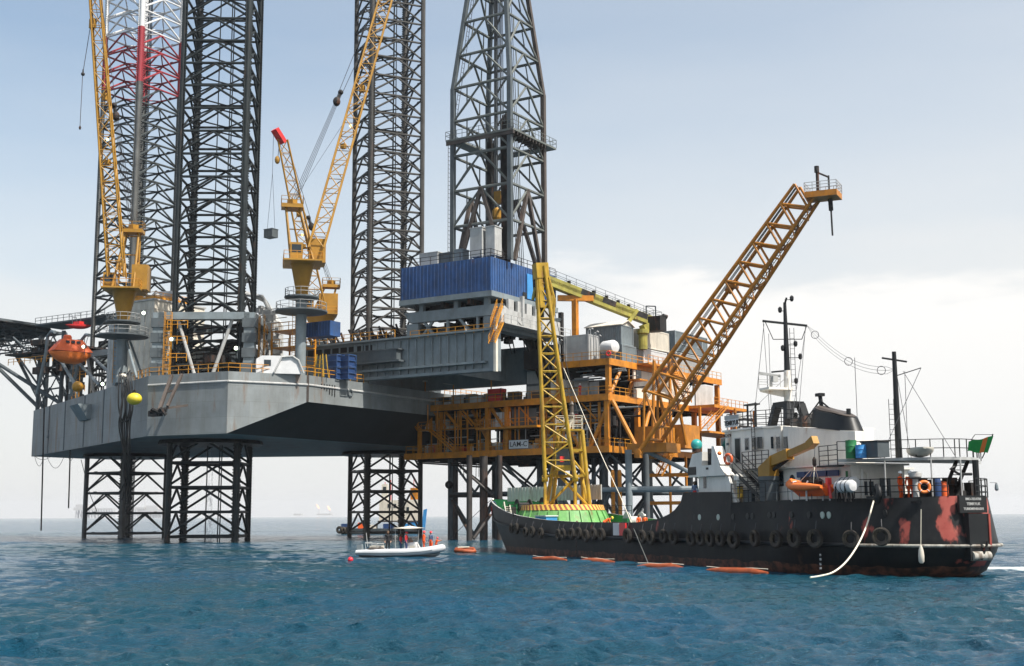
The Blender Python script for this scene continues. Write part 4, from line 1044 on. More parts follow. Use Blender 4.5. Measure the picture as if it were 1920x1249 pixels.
for i, (px, D, mt, lab) in enumerate(((596, 171, 'blue', 'stack of blue drum racks by the deck rail under the cantilever'), (628, 172.5, 'dblue', 'dark blue tote frame stack beside the cantilever web'), (650, 174, 'dblue', 'dark blue tote frame nearest the end of the deck rail'))):
    if i == 0: continue
    q = J.on(px, 712, z=ZT); t = thing('tote_rack', lab, 'rack', q, 0, 'blue racks on the rig deck')
    for k in range(2):
        m = MB(); z = ZT+k*1.75
        m.box(q.x-.85, q.x+.85, q.y-.7, q.y+.7, z+.1, z+1.5); m.each('tote', 'dblue', t)
        m = MB()
        for sx in (-.95, .95):
            for sy in (-.8, .8): m.beam((q.x+sx, q.y+sy, z), (q.x+sx, q.y+sy, z+1.7), .1, .1)
        for zz in (.05, .85, 1.65):
            m.beam((q.x-.95, q.y-.8, z+zz), (q.x+.95, q.y-.8, z+zz), .1, .1).beam((q.x+.95, q.y-.8, z+zz), (q.x+.95, q.y+.8, z+zz), .1, .1)
        m.build('frame', 'blue', t)
t = thing('gangway_tower', 'small yellow stair tower by the deck rail', 'stair tower', J.on(602, 708, z=ZT)); q = J.on(602, 708, z=ZT)
m = MB()
for a in (-1, 1):
    for b in (-.5, .5): m.bar(q+V(a*.9, b, 0), q+V(a*.5, b*.7, 3.2), .08, n=5)
for k in range(5): f = .9-.08*k; m.bar(q+V(-f, -.5, .6*k), q+V(f, -.5, .6*k), .06, n=4)
m.build('frame', 'syel', t)
q = J.at(606, 628, 176); q.z = CZ1
t = thing('cargo_container', 'blue cargo container on the pipe deck beneath the far crane', 'container', q)
m = MB(); m.box(q.x-2.2, q.x+2.2, q.y-1.1, q.y+1.1, CZ1+.3, CZ1+2.4); m.build('body', 'blue', t)
m = MB()
for k in range(9): m.box(q.x-2.1+k*.5, q.x-1.9+k*.5, q.y-1.14, q.y-1.1, CZ1+.4, CZ1+2.3)
m.box(q.x-.6, q.x+.1, q.y-1.17, q.y-1.141, CZ1+1.2, CZ1+1.9); m.build('rib', 'dblue', t)
def flood(px, py, D, label):
    q = J.at(px, py, D); t = thing('floodlight', label, 'floodlight', q, 0, 'lit floodlights on the rig')
    m = MB(); m.box(q.x-.3, q.x+.3, q.y+.02, q.y+.35, q.z-.25, q.z+.25); m.bar(q+V(0, .2, -.25), q+V(0, .2, -1.3), .06, n=5); m.build('housing', 'dgrey', t)
    m = MB(); f = Rw(0, -1); m.lathe([(.24, 0), (.24, .04)], q+V(0, -.05, 0), f, 12); m.build('lens', 'lamp', t)
flood(270, 587, 174, 'lit white floodlight on the tall grey winch post')
flood(322, 636, 170, 'lit floodlight on the left yellow ladder of the near leg tower')
flood(443, 653, 170, 'lit floodlight right of the near leg tower braces')
flood(193, 720, 190, 'lit floodlight low under the lifeboat braces')
flood(157, 650, 203, 'lit floodlight right beside the orange lifeboat')
# ------------------------------------------------------------------ fixed production platform (frame: x along its front, y away, origin its near right corner)
PFm = Frame((13.3, 174, 0), R(-35)); CUR[0] = PFm
pf = thing('production_platform', 'orange multi-deck production platform on steel jacket legs beside the rig', 'platform', (-18, 14, 0))
Z1, Z2, Z3 = 13.0, 20.2, 25.2
XL, YB = -38.0, 36.0
def deck(x0, x1, y0, y1, z, name, t=.9, mat='org'):
    m = MB(); m.box(x0, x1, y0, y1, z-.12, z); o = m.build(name, 'dark', pf)
    m = MB(); m.box(x0-.1, x1+.1, y0-.12, y0+.14, z-t, z+.02).box(x1-.14, x1+.12, y0+.15, y1, z-t, z+.02).box(x0-.12, x0+.14, y0+.15, y1, z-t, z+.02)
    m.each('edge_girder', mat, o)
    m = MB()
    k = x0+2.4
    while k < x1-1: m.beam((k, y0+.2, z-.55), (k, y1-.2, z-.55), .2, .7); k += 2.6
    k = y0+3
    while k < y1-1: m.beam((x0+.2, k, z-.7), (x1-.2, k, z-.7), .3, .9); k += 5.5
    m.build('under_beam', 'dark', o)
    return o
d1 = deck(-36.5, 0, 0, YB, Z1, 'lower_deck'); d2 = deck(-35.5, 0, 0, YB, Z2, 'main_deck'); d3 = deck(-9.0, 0, .4, YB, Z3, 'top_deck')
MB().rails([(-36.3, 16, Z1), (-36.3, 0, Z1), (0, 0, Z1), (0, 9, Z1)], r=.045).build('railing', 'rail', d1)
MB().rails([(-35.4, 0, Z2), (0, 0, Z2), (0, 8, Z2)], r=.045).build('railing', 'rail', d2)
MB().rails([(-8.9, .4, Z3), (0, .4, Z3), (0, YB, Z3)], r=.045).build('railing', 'rail', d3)
# jacket legs and bracing down to the sea
legs = {}
LX = (-29.5, -20.6, -9.5, -1.5); LY = (2.6, 14, 27)
m = MB()
for x in LX:
    for y in LY:
        if x == -1.5 and y == 2.6: continue
        m.bar((x, y, -4), (x, y, Z1-.95), .5, n=12)
m.each('jacket_leg', 'leg_brown' if False else 'dgrey', pf, smooth=True)
MT['pile'] = paint('weathered_pile', (.045, .040, .038), .6, .3, .6, (.13, .06, .035), .5, rthr=.52)
for (px, D, r) in ((880, 181, .42), (907, 184, .60), (937, 182, .42)):
    q = PFm.at(px, 1000, D); MB().bar((q.x, q.y, -4), (q.x, q.y, Z1-.9), r, n=14).build('jacket_leg', 'pile', pf, smooth=True)
q = PFm.at(1180, 950, 168); MB().bar((q.x, q.y, -4), (q.x, q.y, Z1-.9), 1.55*.30, n=16).build('jacket_leg', 'lgrey' if False else 'grey', pf, smooth=True); PL = q
q2 = PFm.at(1213, 950, 176); MB().bar((q2.x, q2.y, -4), (q2.x, q2.y, Z1-.9), .42, n=14).build('jacket_leg', 'dgrey', pf, smooth=True)
br = []
for y in LY:
    for x0, x1 in zip(LX[:-1], LX[1:]): br += [((x0, y, 6.8), (x1, y, 6.8), .42), ((x0, y, 6.4), ((x0+x1)/2, y, .6), .36), ((x1, y, 6.4), ((x0+x1)/2, y, .6), .36), ((x0, y, 12), ((x0+x1)/2, y, 7), .3), ((x1, y, 12), ((x0+x1)/2, y, 7), .3)]
for x in LX:
    for y0, y1 in zip(LY[:-1], LY[1:]): br += [((x, y0, 6.8), (x, y1, 6.8), .42), ((x, y0, 6.4), (x, (y0+y1)/2, .6), .36), ((x, y1, 6.4), (x, (y0+y1)/2, .6), .36), ((x, y0, 12), (x, y1, 7), .3)]
m = MB()
for a, b, r in br: m.bar(a, b, r*.62, n=8)
m.each('jacket_brace', 'dgrey', pf)
m = MB(); m.bar((PL.x, PL.y, 6.9), (PL.x+13, PL.y+9, 6.9), .4, n=10); m.bar((PL.x+1.5, PL.y+2, 12), (PL.x+10, PL.y+8, 6.9), .3, n=8); m.bar((PL.x+10, PL.y+8, 6.6), (PL.x+5.5, PL.y+5, 0), .38, n=8); m.bar((PL.x-12, PL.y+1, 6.9), (PL.x, PL.y, 6.9), .34, n=8)
m.each('jacket_brace', 'grey', pf)
# conductors and yellow risers
m = MB(); rr = random.Random(2)
for k in range(11): m.bar((-17+k*1.25, 8+(k % 3)*1.4, -3), (-17+k*1.25, 8+(k % 3)*1.4, Z2-1), .34, n=9)
m.each('conductor', 'dgrey', pf)
for px in (1149, 1162):
    q = PFm.at(px, 900, 171); m = MB(); m.lathe([(.28, -3), (.28, 9.2), (.2, 9.5), (.05, 9.6)], (q.x, q.y, 0), n=12); m.build('riser_casing', 'org', pf, smooth=True)
q = PFm.at(853, 1000, 193); m = MB(); m.bar((q.x, q.y, -3), (q.x, q.y, Z1-1), .47, n=12); m.build('jacket_leg', 'pile', pf, smooth=True)
m = MB(); q = PFm.at(842, 909, 191); m.ball(q, .62, 12, 8); m.build('leg_anode', 'dark', pf)
m = MB(); a = PFm.at(845, 930, 192); b = PFm.at(925, 930, 184); m.bar(a, b, .26, n=8); a2 = PFm.at(848, 940, 192); c_ = PFm.at(885, 1008, 182); m.bar(a2, c_, .24, n=8); m.bar(PFm.at(920, 965, 184), PFm.at(888, 1010, 182), .24, n=8); m.bar(PFm.at(870, 882, 184), PFm.at(925, 930, 183), .2, n=8)
m.each('jacket_brace', 'pile', pf)
m = MB()
for a, b in (((783, 865, 200), (905, 872, 186)), ((785, 868, 200), (905, 876, 186))): m.bar(PFm.at(*a), PFm.at(*b), .12, n=6)
for px in (845, 858, 864, 869, 893, 898, 902): m.bar(PFm.at(px, 866, 190), PFm.at(px+rnd.uniform(-2, 2), rnd.uniform(885, 915), 190), .05, n=4)
m.build('service_pipe', 'dark', pf)
# columns and diagonal braces between the decks
m = MB()
for x in (-34, -21.0, -17.5, -9, -.5):
    if x in (-34,): m.beam((x, .5, Z1), (x, .5, Z2-.9), .5, .5); continue
    m.beam((x, .5, Z1), (x, .5, Z2-.9), .65, .65)
for y in (9, 18, 27, 35.5): m.beam((-.5, y, Z1), (-.5, y, Z2-.9), .65, .65)
for x, y in ((-.45, .9), (-.5, 9), (-.5, 22), (-.5, 35.4), (-8.6, .9)): m.beam((x, y, Z2), (x, y, Z3-.9), .65, .65)
m.each('deck_column', 'org', pf)
m = MB()
for a, b in (((-3.2, .5, Z1), (.0, .5, Z2-.9)), ((.3, .6, Z2-.9), (3.6, 1, Z1)), ((-8.8, 1.2, Z2-.9), (-12, 1.2, Z1)), ((-8.8, 1.2, Z2-.9), (-5.6, 1.2, Z1)), ((-.5, 9.5, Z1), (-.5, 13, Z2-.9)), ((-.5, 18, Z2-.9), (-.5, 14, Z1)), ((-.5, 1.4, Z2), (-.5, 4.6, Z3-.9)), ((-.5, 9, Z3-.9), (-.5, 6, Z2)), ((-20.6, .8, Z2-.9), (-18, .8, Z1+3)), ((-21, 2, Z1), (-25, 2, Z2-.9))):
    m.bar(a, b, .3, n=8)
m.each('deck_brace', 'org', pf)
# stairs at the left end: landing, two flights down to the lower deck
m = MB(); m.box(-38.2, -35.6, -1.5, .0, Z2-.25, Z2-.05).rails([(-38.2, 0, Z2-.05), (-38.2, -1.5, Z2-.05), (-35.8, -1.5, Z2-.05)], r=.045); m.box(-32.9, -30.8, -1.5, -.2, 16.3, 16.5).rails([(-32.9, -1.5, 16.5), (-30.8, -1.5, 16.5)], r=.045); m.build('stair_landing', 'org', pf)
MB().stairs((-35.8, -.9, Z2-.1), (-32.9, -.9, 16.4), (0, 1, 0), 1.0).build('stair', 'org', pf); MB().stairs((-30.8, -.9, 16.4), (-26.0, -.9, Z1), (0, 1, 0), 1.0).build('stair', 'org', pf)
m = MB()
for x in (-32.8, -30.9, -29.0): m.bar((x, -1.4, 16.5), (x, -1.4, Z2), .09, n=5)
m.build('hanger', 'org', pf)
# balcony with white panels
m = MB(); m.box(-21.9, -11.0, -1.4, .6, 16.0, 16.3).rails([(-21.9, -1.4, 16.3), (-11, -1.4, 16.3)], r=.045).rails([(-21.9, -1.4, 16.3), (-21.9, .6, 16.3)], r=.045); bal = m.build('balcony', 'org', pf)
m = MB()
for k in range(4): m.box(-19.8+k*.72, -19.2+k*.72, .65, .75, 16.3, 18.6)
m.each('panel', 'white', bal)
m = MB(); m.box(-16.9, -12.6, .8, 3, 16.3, 18.9); m.build('cabinet_wall', 'dgrey', bal)
# interior: dark back walls, vessels, pipes, clutter so one cannot see clean through
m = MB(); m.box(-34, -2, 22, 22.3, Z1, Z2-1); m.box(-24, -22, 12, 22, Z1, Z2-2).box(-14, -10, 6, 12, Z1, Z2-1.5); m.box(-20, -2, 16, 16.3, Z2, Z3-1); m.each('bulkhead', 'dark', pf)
m = MB(); rr = random.Random(31)
for k in range(150):
    x, y = rr.uniform(-34, -1), rr.uniform(1.0, 9); z0 = rr.choice([Z1, Z1, Z1+3]); w, d, h = rr.uniform(.15, .9), rr.uniform(.2, 1), rr.uniform(.4, 3.0)
    if rr.random() < .45: m.bar((x, y, z0), (x, y, z0+h*1.8), .08+.12*rr.random(), n=6)
    elif rr.random() < .4: m.bar((x, y, z0+h*1.9), (x+rr.uniform(1, 7), y, z0+h*1.9), .06+.1*rr.random(), n=6)
    else: m.box(x-w, x+w, y-d/2, y+d/2, z0, z0+h*.7)
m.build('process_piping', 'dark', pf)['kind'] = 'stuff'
m = MB()
for k in range(22):
    x, y = rr.uniform(-33, -1), rr.uniform(.8, 5); z = rr.uniform(Z1+3.5, Z2-1.2); m.bar((x, y, z), (x+rr.uniform(2, 9), y, z), .07+.08*rr.random(), n=6)
for k in range(18):
    x, y = rr.uniform(-9, -1), rr.uniform(1, 7); z = rr.uniform(Z2+2.2, Z3-1.2); m.bar((x, y, z), (x+rr.uniform(1, 4), y, z), .07+.06*rr.random(), n=6)
m.build('pipe_run', 'grey', pf)['kind'] = 'stuff'
m = MB()
for x in (-6.0, -4.4): m.lathe([(.32, 0), (.32, .8), (.2, 1.1), (.05, 1.15)], (x, 1.5, Z1+2.6), n=12); m.box(x-.7, x+.7, 1.1, 1.9, Z1+2.4, Z1+2.6); m.bar((x, 1.5, Z1), (x, 1.5, Z1+2.4), .12)
m.each('vent_head', 'lgrey', pf)
m = MB(); m.lathe([(.1, 0), (.65, .25), (.65, 1.9), (.1, 2.15)], (-9.6, 1.4, Z1+1.3), (1, 0, 0), 14); m.build('vessel', 'white', pf)
m = MB(); m.box(-12, -8, 2.5, 4.0, Z1+1.0, Z1+3.4); m.lathe([(.9, 0), (.9, 3)], (-7.2, 3.4, Z1+3.2), n=14); m.build('vessel', 'grey', pf)
m = MB(); m.box(-7.4, -5.2, 3.0, 3.4, Z2, Z2+2.9).box(-5, -3.6, 3.2, 3.6, Z2, Z2+2.2); m.each('panel', 'lgrey', pf)
m = MB(); m.box(-10.3, -8.0, 1.2, 4, Z2, Z2+2.6); m.build('cabin', 'cream', pf)
# walkways, bright rails and odd pale gear on the front that catch the eye against the dark process area
for x0, x1, z in ((-10.6, -1, Z1+3.4), (-30, -22.2, Z1+3.6)): m = MB(); m.box(x0, x1, .9, 1.9, z-.15, z); m.rails([(x0, .9, z), (x1, .9, z)], r=.045); m.build('walkway', 'org', pf)
m = MB()
for k in range(34):
    x = rr.uniform(-34, -.8); z0, z1 = (Z1, Z2-1) if rr.random() < .7 else (Z1+3.5, Z2-1); m.beam((x, .75, z0), (x, .75, z1), .16, .16)
for k in range(10):
    x = rr.uniform(-33, -4); m.bar((x, .8, Z2-1), (x+rr.choice([-2.4, 2.4]), .8, Z2-3.4), .12, n=6)
m.each('deck_stanchion', 'org', pf)
for k in range(48):
    x, z = rr.uniform(-33, -1.5), rr.choice([Z1, Z1, Z1+3.4, Z2]); w, h = rr.uniform(.25, .9), rr.uniform(.5, 1.7)
    if z == Z2 and x < -9: z = Z1
    MB().box(x-w, x+w, 1.1, 1.9, z+.02, z+h).build('equipment_box', rr.choice(['lgrey', 'white', 'cream', 'grey', 'org', 'redp']), pf)
m = MB()
for k in range(24):
    x, z = rr.uniform(-33, -2), rr.uniform(Z1+.6, Z2-1.2); m.bar((x, .95, z), (x+rr.uniform(1, 4), .95, z), .07, n=6)
    if k % 2: m.bar((x, .95, z), (x, .95, Z1), .07, n=6)
m.each('pipe_run', 'lgrey', pf)
# cladding on the right face between main and top deck
m = MB(); m.box(-.35, -.12, 7.5, 25, Z2+.02, Z3-.95); cw = m.build('side_cladding', 'cream', pf)
m = MB(); m.box(-.12, -.05, 8.2, 9.6, Z2+2.6, Z2+4.1).box(-.12, -.05, 13.2, 13.8, Z2+1.2, Z2+2.0); m.each('window', 'glass', cw)
m = MB(); m.box(-.35, -.12, 27, 33, Z2+.02, Z3-1.4); m.build('side_cladding', 'lgrey', pf)
m = MB(); m.box(-.2, 1.8, 5.8, 8.2, Z2+2.3, Z2+2.5); m.box(-.1, .1, 5.8, 5.9, Z2+2.5, Z3-1); m.build('access_ledge', 'org', pf)
m = MB(); m.stairs((1.4, 16.5, Z3), (1.4, 21.5, Z2+.2), (1, 0, 0), 1.1).rails([(2, 8, Z3), (2, 17, Z3)], r=.045); m.box(.2, 2.1, 8, 17, Z3-.25, Z3-.02); m.build('outer_stair', 'org', pf)
# right-hand outer frame: stairs and small decks down towards the sea
m = MB(); m.box(.2, 4.5, 24, YB, Z2-.5, Z2-.05).rails([(4.5, 24, Z2-.05), (4.5, YB, Z2-.05)], r=.045); m.box(.2, 5.5, 20, 34, 15.6, 15.9); m.build('outer_deck', 'org', pf)
MB().stairs((4.6, 20.0, 16), (4.6, 27.5, Z2-.1), (1, 0, 0), 1.2).build('stair', 'org', pf)
MB().stairs((5.0, 26.0, 15.8), (5.0, 32.5, Z1-3), (1, 0, 0), 1.2).build('stair', 'org', pf)
q0 = PFm.at(1236, 893, 172); q1 = PFm.at(1268, 833, 172)
MB().stairs(q0, q1, (.8, -.6, 0), 1.6).build('stair', 'org', pf)
m = MB()
for x, y in ((3, 22), (3, 33), (6, 28), (6, 35)): m.beam((x, y, 3.5), (x, y, Z2-.5), .32, .32)
for z in (5.2, 9.2):
    m.beam((-1, 12, z), (9, 12, z), .35, .5).beam((9, 12, z), (9, 34, z), .35, .5).beam((3, 12, z), (3, 34, z), .3, .4)
for y in (12, 17, 22, 27, 32): m.beam((9, y, 2.5), (9, y, Z1-2), .28, .28).beam((3, y, 2.5), (3, y, Z1-1), .28, .28)
for y in (12, 17, 22, 27): m.bar((9, y, 5.2), (9, y+5, 9.2), .16).bar((9, y+5, 5.2), (9, y, 9.2), .16)
m.build('boat_landing', 'org', pf)
m = MB(); m.tube([(3.5, 33, Z1), (3.5, 33, Z2-2.2), (3.8, 34.5, Z2-1.6), (4.2, 38.5, Z2-1.6), (4.2, 39.2, Z2-2.2), (4.2, 39.2, 11)], .24, n=8); m.tube([(3.5, 33, Z1), (3.5, 33, Z2-3.4), (3.8, 34.5, Z2-2.8), (4.2, 37.3, Z2-2.8), (4.2, 38, Z2-3.4), (4.2, 38, 11)], .2, n=8); m.each('drain_pipe', 'dark', pf)
# crane pedestal house in orange on the right face
m = MB(); m.box(.4, 4.2, 6.5, 11.5, Z1-.2, Z1+2.9).box(.4, 5.4, 12.2, 17.0, Z1, Z1+3.4); oh = m.each('machine_house', 'orgc', pf)
m = MB()
for k in range(6): m.box(4.2, 4.24, 6.7+k*.8, 6.78+k*.8, Z1, Z1+2.8)
m.build('panel_seam', 'leg_brown', oh[0])
# T-shaped boom rest post
p = PFm.at(1079, 640, 183); m = MB(); m.beam((p.x, p.y, Z3), (p.x, p.y, 35.0), .75, .75).beam((p.x-2.0, p.y-1.6, 35.2), (p.x+2.0, p.y+1.9, 35.2), .8, .8)
tag(m.build('boom_rest', 'org', None), 'orange T-shaped boom rest post standing on the top deck', 'boom rest')
# sign on the lower deck rail
t = thing('name_sign', 'white sign board lettered LAM-C on the lower deck rail', 'sign', (-15, -.1, Z1))
MB().box(-16.75, -13.4, -.16, -.10, Z1+.12, Z1+1.32).build('board', 'white', t)
MB().box(-16.82, -13.33, -.10, -.06, Z1+.05, Z1+1.39).build('frame', 'dgrey', t)
text_mesh('LAM-C', 1.05, PFm.M @ Matrix.Translation(V(-15.07, -.18, Z1+.72)) @ Matrix.Rotation(R(90), 4, 'X'), 'lettering', 'dark', t, bold=.004)
# light posts on the main deck edge
for i, (px, top, lab) in enumerate(((797, 716, 'lamp post on the platform deck, farthest left'), (850, 722, 'lamp post with a sideways arm on the platform deck'), (921, 706, 'lamp post in front of the red box on the platform deck'))):
    q = PFm.on(px, 757, y=.3); e = PFm.on(px, top, y=.3)
    t = thing('lamp_post', lab, 'lamp post', (q.x, .3, Z2), 0, 'lamp posts on the platform')
    MB().bar((q.x, .3, Z2), (q.x, .3, e.z), .1, n=6).build('post', 'org', t)
    m = MB(); m.box(q.x-.35, q.x+.35, .1, .5, e.z, e.z+.2) if i != 1 else m.beam((q.x, .3, e.z), (q.x-1.9, .3, e.z+.35), .2, .12); m.build('lamp', 'lgrey', t)
m = MB()
bb = thing('supply_stack', 'rows of pallets and bundles stacked along the platform main deck', 'supplies', (-24, 2, Z2))
rr = random.Random(77)
for k in range(34):
    x = rr.uniform(-34, -10.5); w = rr.uniform(.4, 1.2); h = rr.uniform(.4, 1.5); y = rr.uniform(1, 3.2)
    MB().box(x-w, x+w, y-.5, y+.5, Z2+.01, Z2+h).build('bundle', rr.choice(['lgrey', 'dgrey', 'cream', 'leg_brown', 'white', 'grey']), bb)
def crate(name, x, y, w, d, h, mat, label, z=Z2, band='dgrey'):
    t = thing(name, label, 'box', (x, y, z))
    MB().box(x-w/2, x+w/2, y-d/2, y+d/2, z+.1, z+h).build('body', mat, t)
    m = MB()
    for q in (-.5, .5): m.box(x+q*w-.05, x+q*w+.05, y-d/2-.04, y-d/2-.001, z, z+h+.05)
    m.box(x-w/2, x+w/2, y-d/2-.03, y-d/2-.002, z+h*.48, z+h*.56); m.build('corner_post', band, t)
crate('tool_box', -19.6, .9, 2.4, 1.4, 1.9, 'redp', 'bright red tool box on the platform main deck by the lamp post')
crate('pallet_crate', -33.4, .9, 2.6, 1.4, 2.3, 'cream', 'pale crate at the left end of the platform main deck')
crate('white_drum_crate', -13.6, 2.2, 2.2, 1.4, 4.2, 'lgrey', 'stacked pale machinery crate beside the yellow ship crane')
# containers and cabins on the top deck
def container(x0, x1, y0, y1, z0, h, mat, label, win=None, roof=False, cat='container', pitch=.32):
    t = thing('cargo_container' if not roof else 'deck_cabin', label, cat, ((x0+x1)/2, (y0+y1)/2, z0), 0, 'containers and cabins on the platform top deck')
    b = MB().box(x0, x1, y0, y1, z0+.02, z0+h).build('body', mat, t)
    m = MB(); x = x0+.2
    while x < x1-.2: m.box(x, x+.14, y0-.05, y0, z0+.2, z0+h-.15); x += pitch
    y = y0+.2
    while y < y1-.2: m.box(x1, x1+.05, y, y+.14, z0+.2, z0+h-.15); y += pitch
    m.build('corrugation', mat, b)
    m = MB()
    for (cx_, cy_) in ((x0, y0), (x1, y0), (x1, y1)): m.box(cx_-.09, cx_+.09, cy_-.09, cy_+.09, z0+.001, z0+h+.02)
    for zz in (z0+.03, z0+h-.14): m.box(x0, x1, y0-.08, y0-.051, zz, zz+.15).box(x1+.051, x1+.08, y0, y1, zz, zz+.15)
    m.build('frame', mat, t)
    if win:
        for (ya, yb, za, zb) in win:
            f = MB().box(x1+.06, x1+.12, ya-.1, yb+.1, z0+za-.1, z0+zb+.1).build('window', 'white', t); MB().box(x1+.121, x1+.14, ya, yb, z0+za, z0+zb).build('pane', 'glass', f)
    if roof:
        m = MB(); yc = (y0+y1)/2; o = .3
        m.add([(x0-o, y0-o, z0+h-.05), (x1+o, y0-o, z0+h-.05), (x1+o, yc, z0+h+.75), (x0-o, yc, z0+h+.75), (x1+o, y1+o, z0+h-.05), (x0-o, y1+o, z0+h-.05)]+[(x0-o, y0-o, z0+h+.07), (x1+o, y0-o, z0+h+.07), (x1+o, yc, z0+h+.87), (x0-o, yc, z0+h+.87), (x1+o, y1+o, z0+h+.07), (x0-o, y1+o, z0+h+.07)],
              [(6, 7, 8, 9), (9, 8, 10, 11), (3, 2, 1, 0), (5, 4, 2, 3), (0, 1, 7, 6), (4, 5, 11, 10), (1, 2, 8, 7), (2, 4, 10, 8), (3, 0, 6, 9), (5, 3, 9, 11)])
        m.add([(x1, y0, z0+h), (x1, y1, z0+h), (x1, yc, z0+h+.74)], [(0, 1, 2)]); m.build('roof', 'cream', t)
    return t
container(-8.4, -2.5, 8.2, 11.6, 28.2, 2.9, 'grey', 'grey cabin with a pitched cream roof, upper of the pair', roof=True, cat='cabin')
container(-8.6, -2.3, 8.0, 12.0, Z3, 2.95, 'grey', 'grey container directly beneath the pitched roof cabin')
container(-5.0, -2.4, 15.0, 22.6, 28.45, 2.95, 'cream', 'pale cream container sitting on top of a whiter one')
container(-4.9, -2.2, 14.2, 21.4, Z3, 3.0, 'white', 'white container under the cream one on the platform')
container(-6.5, -2.4, 24.8, 36.0, 29.0, 3.2, 'grey', 'upper grey accommodation module with a small square window', win=((27.0, 28.6, 1.3, 2.6), (32.6, 34.0, 1.3, 2.6)), cat='module')
container(-6.7, -2.2, 24.5, 36.0, Z3, 3.6, 'lgrey', 'lower grey accommodation module at the platform rear right', win=((33.2, 34.6, 1.3, 2.6),), cat='module')
container(-8.0, -4.0, 1.4, 4.2, Z3+.1, 3.75, 'lgrey', 'plain grey box module at the front of the top deck', cat='module', pitch=9)
t = thing('storage_tank', 'small white horizontal tank behind the top deck rail', 'tank', (-1.9, 3.0, Z3))
m = MB(); m.lathe([(.05, -.35), (.8, -.15), (1.0, .2), (1.0, 2.0), (.8, 2.35), (.05, 2.5)], (-2.6, 3.4, Z3+1.9), (.7, -.2, 0), 18); m.build('shell', 'white', t, smooth=True)
m = MB(); m.box(-2.3, -2.0, 2.6, 4.0, Z3, Z3+1.1).box(-1.2, -.9, 2.4, 3.8, Z3, Z3+1.1); m.each('saddle', 'grey', t)
t = thing('vent_stack', 'cluster of thin standing vent pipes beside the white tank', 'vent pipes', (-3.5, 1.2, Z3))
m = MB()
for k, (x, h) in enumerate(((-3.8, 4.3), (-3.4, 4.4), (-2.9, 3.7), (-2.5, 3.9), (-8.6, 3.2), (-2.1, 3.3))): m.tube([(x, 1.1, Z3), (x, 1.1, Z3+h), (x+.25, 1.1, Z3+h+.2), (x+.45, 1.1, Z3+h)], .08, n=6)
m.each('pipe', 'lgrey', t)
t = thing('life_ring', 'red lifebuoy hung on the top deck corner rail', 'lifebuoy', (0, .3, Z3+.6))
MB().torus((.0, .27, Z3+.65), (.3, -1, 0), .30, .09, 18, 8).build('ring', 'redp', t)
# yellow-green platform crane, its boom laid on the rest
t = thing('platform_crane', 'yellow-green crane with its boom lying on the orange rest', 'crane', PFm.at(1212, 612, 186))
a = PFm.at(1022, 528, 181.5); b = PFm.at(1222, 606, 187.5); d = (b-a).normalized(); sd = V(-d.y, d.x, 0).normalized()
m = MB(); m.beam(a, b, 1.3, .95); m.beam(a+V(0, 0, .48)-sd*.62, b+V(0, 0, .48)-sd*.62, .06, .9); bo = m.build('boom', 'pyel', t)
m = MB()
for f in (.32, .52, .82): p0 = a+(b-a)*f; m.beam(p0+V(0, 0, .5)-sd*.66, p0+d*2.2+V(0, 0, .5)-sd*.66, .05, .8)
m.each('dark_panel', 'dark', bo)  # dark plates along one side of the boom
m = MB(); m.rails([a+sd*.6+V(0, 0, .5)+(b-a)*.02, b+sd*.6+V(0, 0, .5)], r=.035).rails([a-sd*.6+V(0, 0, .9), b-sd*.6+V(0, 0, .9)], r=.035); m.build('railing', 'dgrey', bo)
m = MB()
for f in (.22, .45, .57, .68, .78): p0 = a+(b-a)*f; m.box(p0.x-.2, p0.x+.2, p0.y-.2, p0.y+.2, p0.z+.5, p0.z+1.5)
m.each('sheave_bracket', 'dark', bo)
m = MB(); q = PFm.at(1205, 612, 186.5); q.z = 28.9
m.lathe([(.7, 0), (.7, 2.2), (.95, 2.4), (.95, 3.0)], (q.x, q.y, 28.0), n=14); c0 = V(q.x, q.y, 31)
m.beam(c0, b+V(0, 0, -.3), 1.2, 1.2); m.beam(c0-d*3+V(0, 0, -.5), c0-d*1+V(0, 0, 2.6), .9, .5); m.build('slewing_column', 'pyel', t)
m = MB(); e = PFm.at(1228, 602, 187); m.box(e.x-1.2, e.x+1.4, e.y-1, e.y+1, e.z-1.6, e.z+.6).bar(e+V(.5, 0, 0), PFm.at(1245, 590, 187), .22).lathe([(.3, 0), (.34, .7)], PFm.at(1243, 592, 187), d, 10); m.build('engine', 'dark', t)
m = MB(); f0 = b+V(0, 0, .5); m.box(f0.x-1, f0.x+1.2, f0.y-1, f0.y+1, f0.z, f0.z+.1); m.rails([f0+V(-1, -1, .1), f0+V(1.2, -1, .1), f0+V(1.2, 1, .1), f0+V(-1, 1, .1)], r=.04, closed=True)
m.beam(f0+V(-.9, 0, .1), f0+V(-.9, 0, 2.2), .15, .15).beam(f0+V(-.9, 0, 2.2), f0+V(.7, 0, 2.0), .15, .15).beam(f0+V(.7, 0, .1), f0+V(.7, 0, 2.0), .15, .15); m.build('winch_platform', 'dgrey', t)

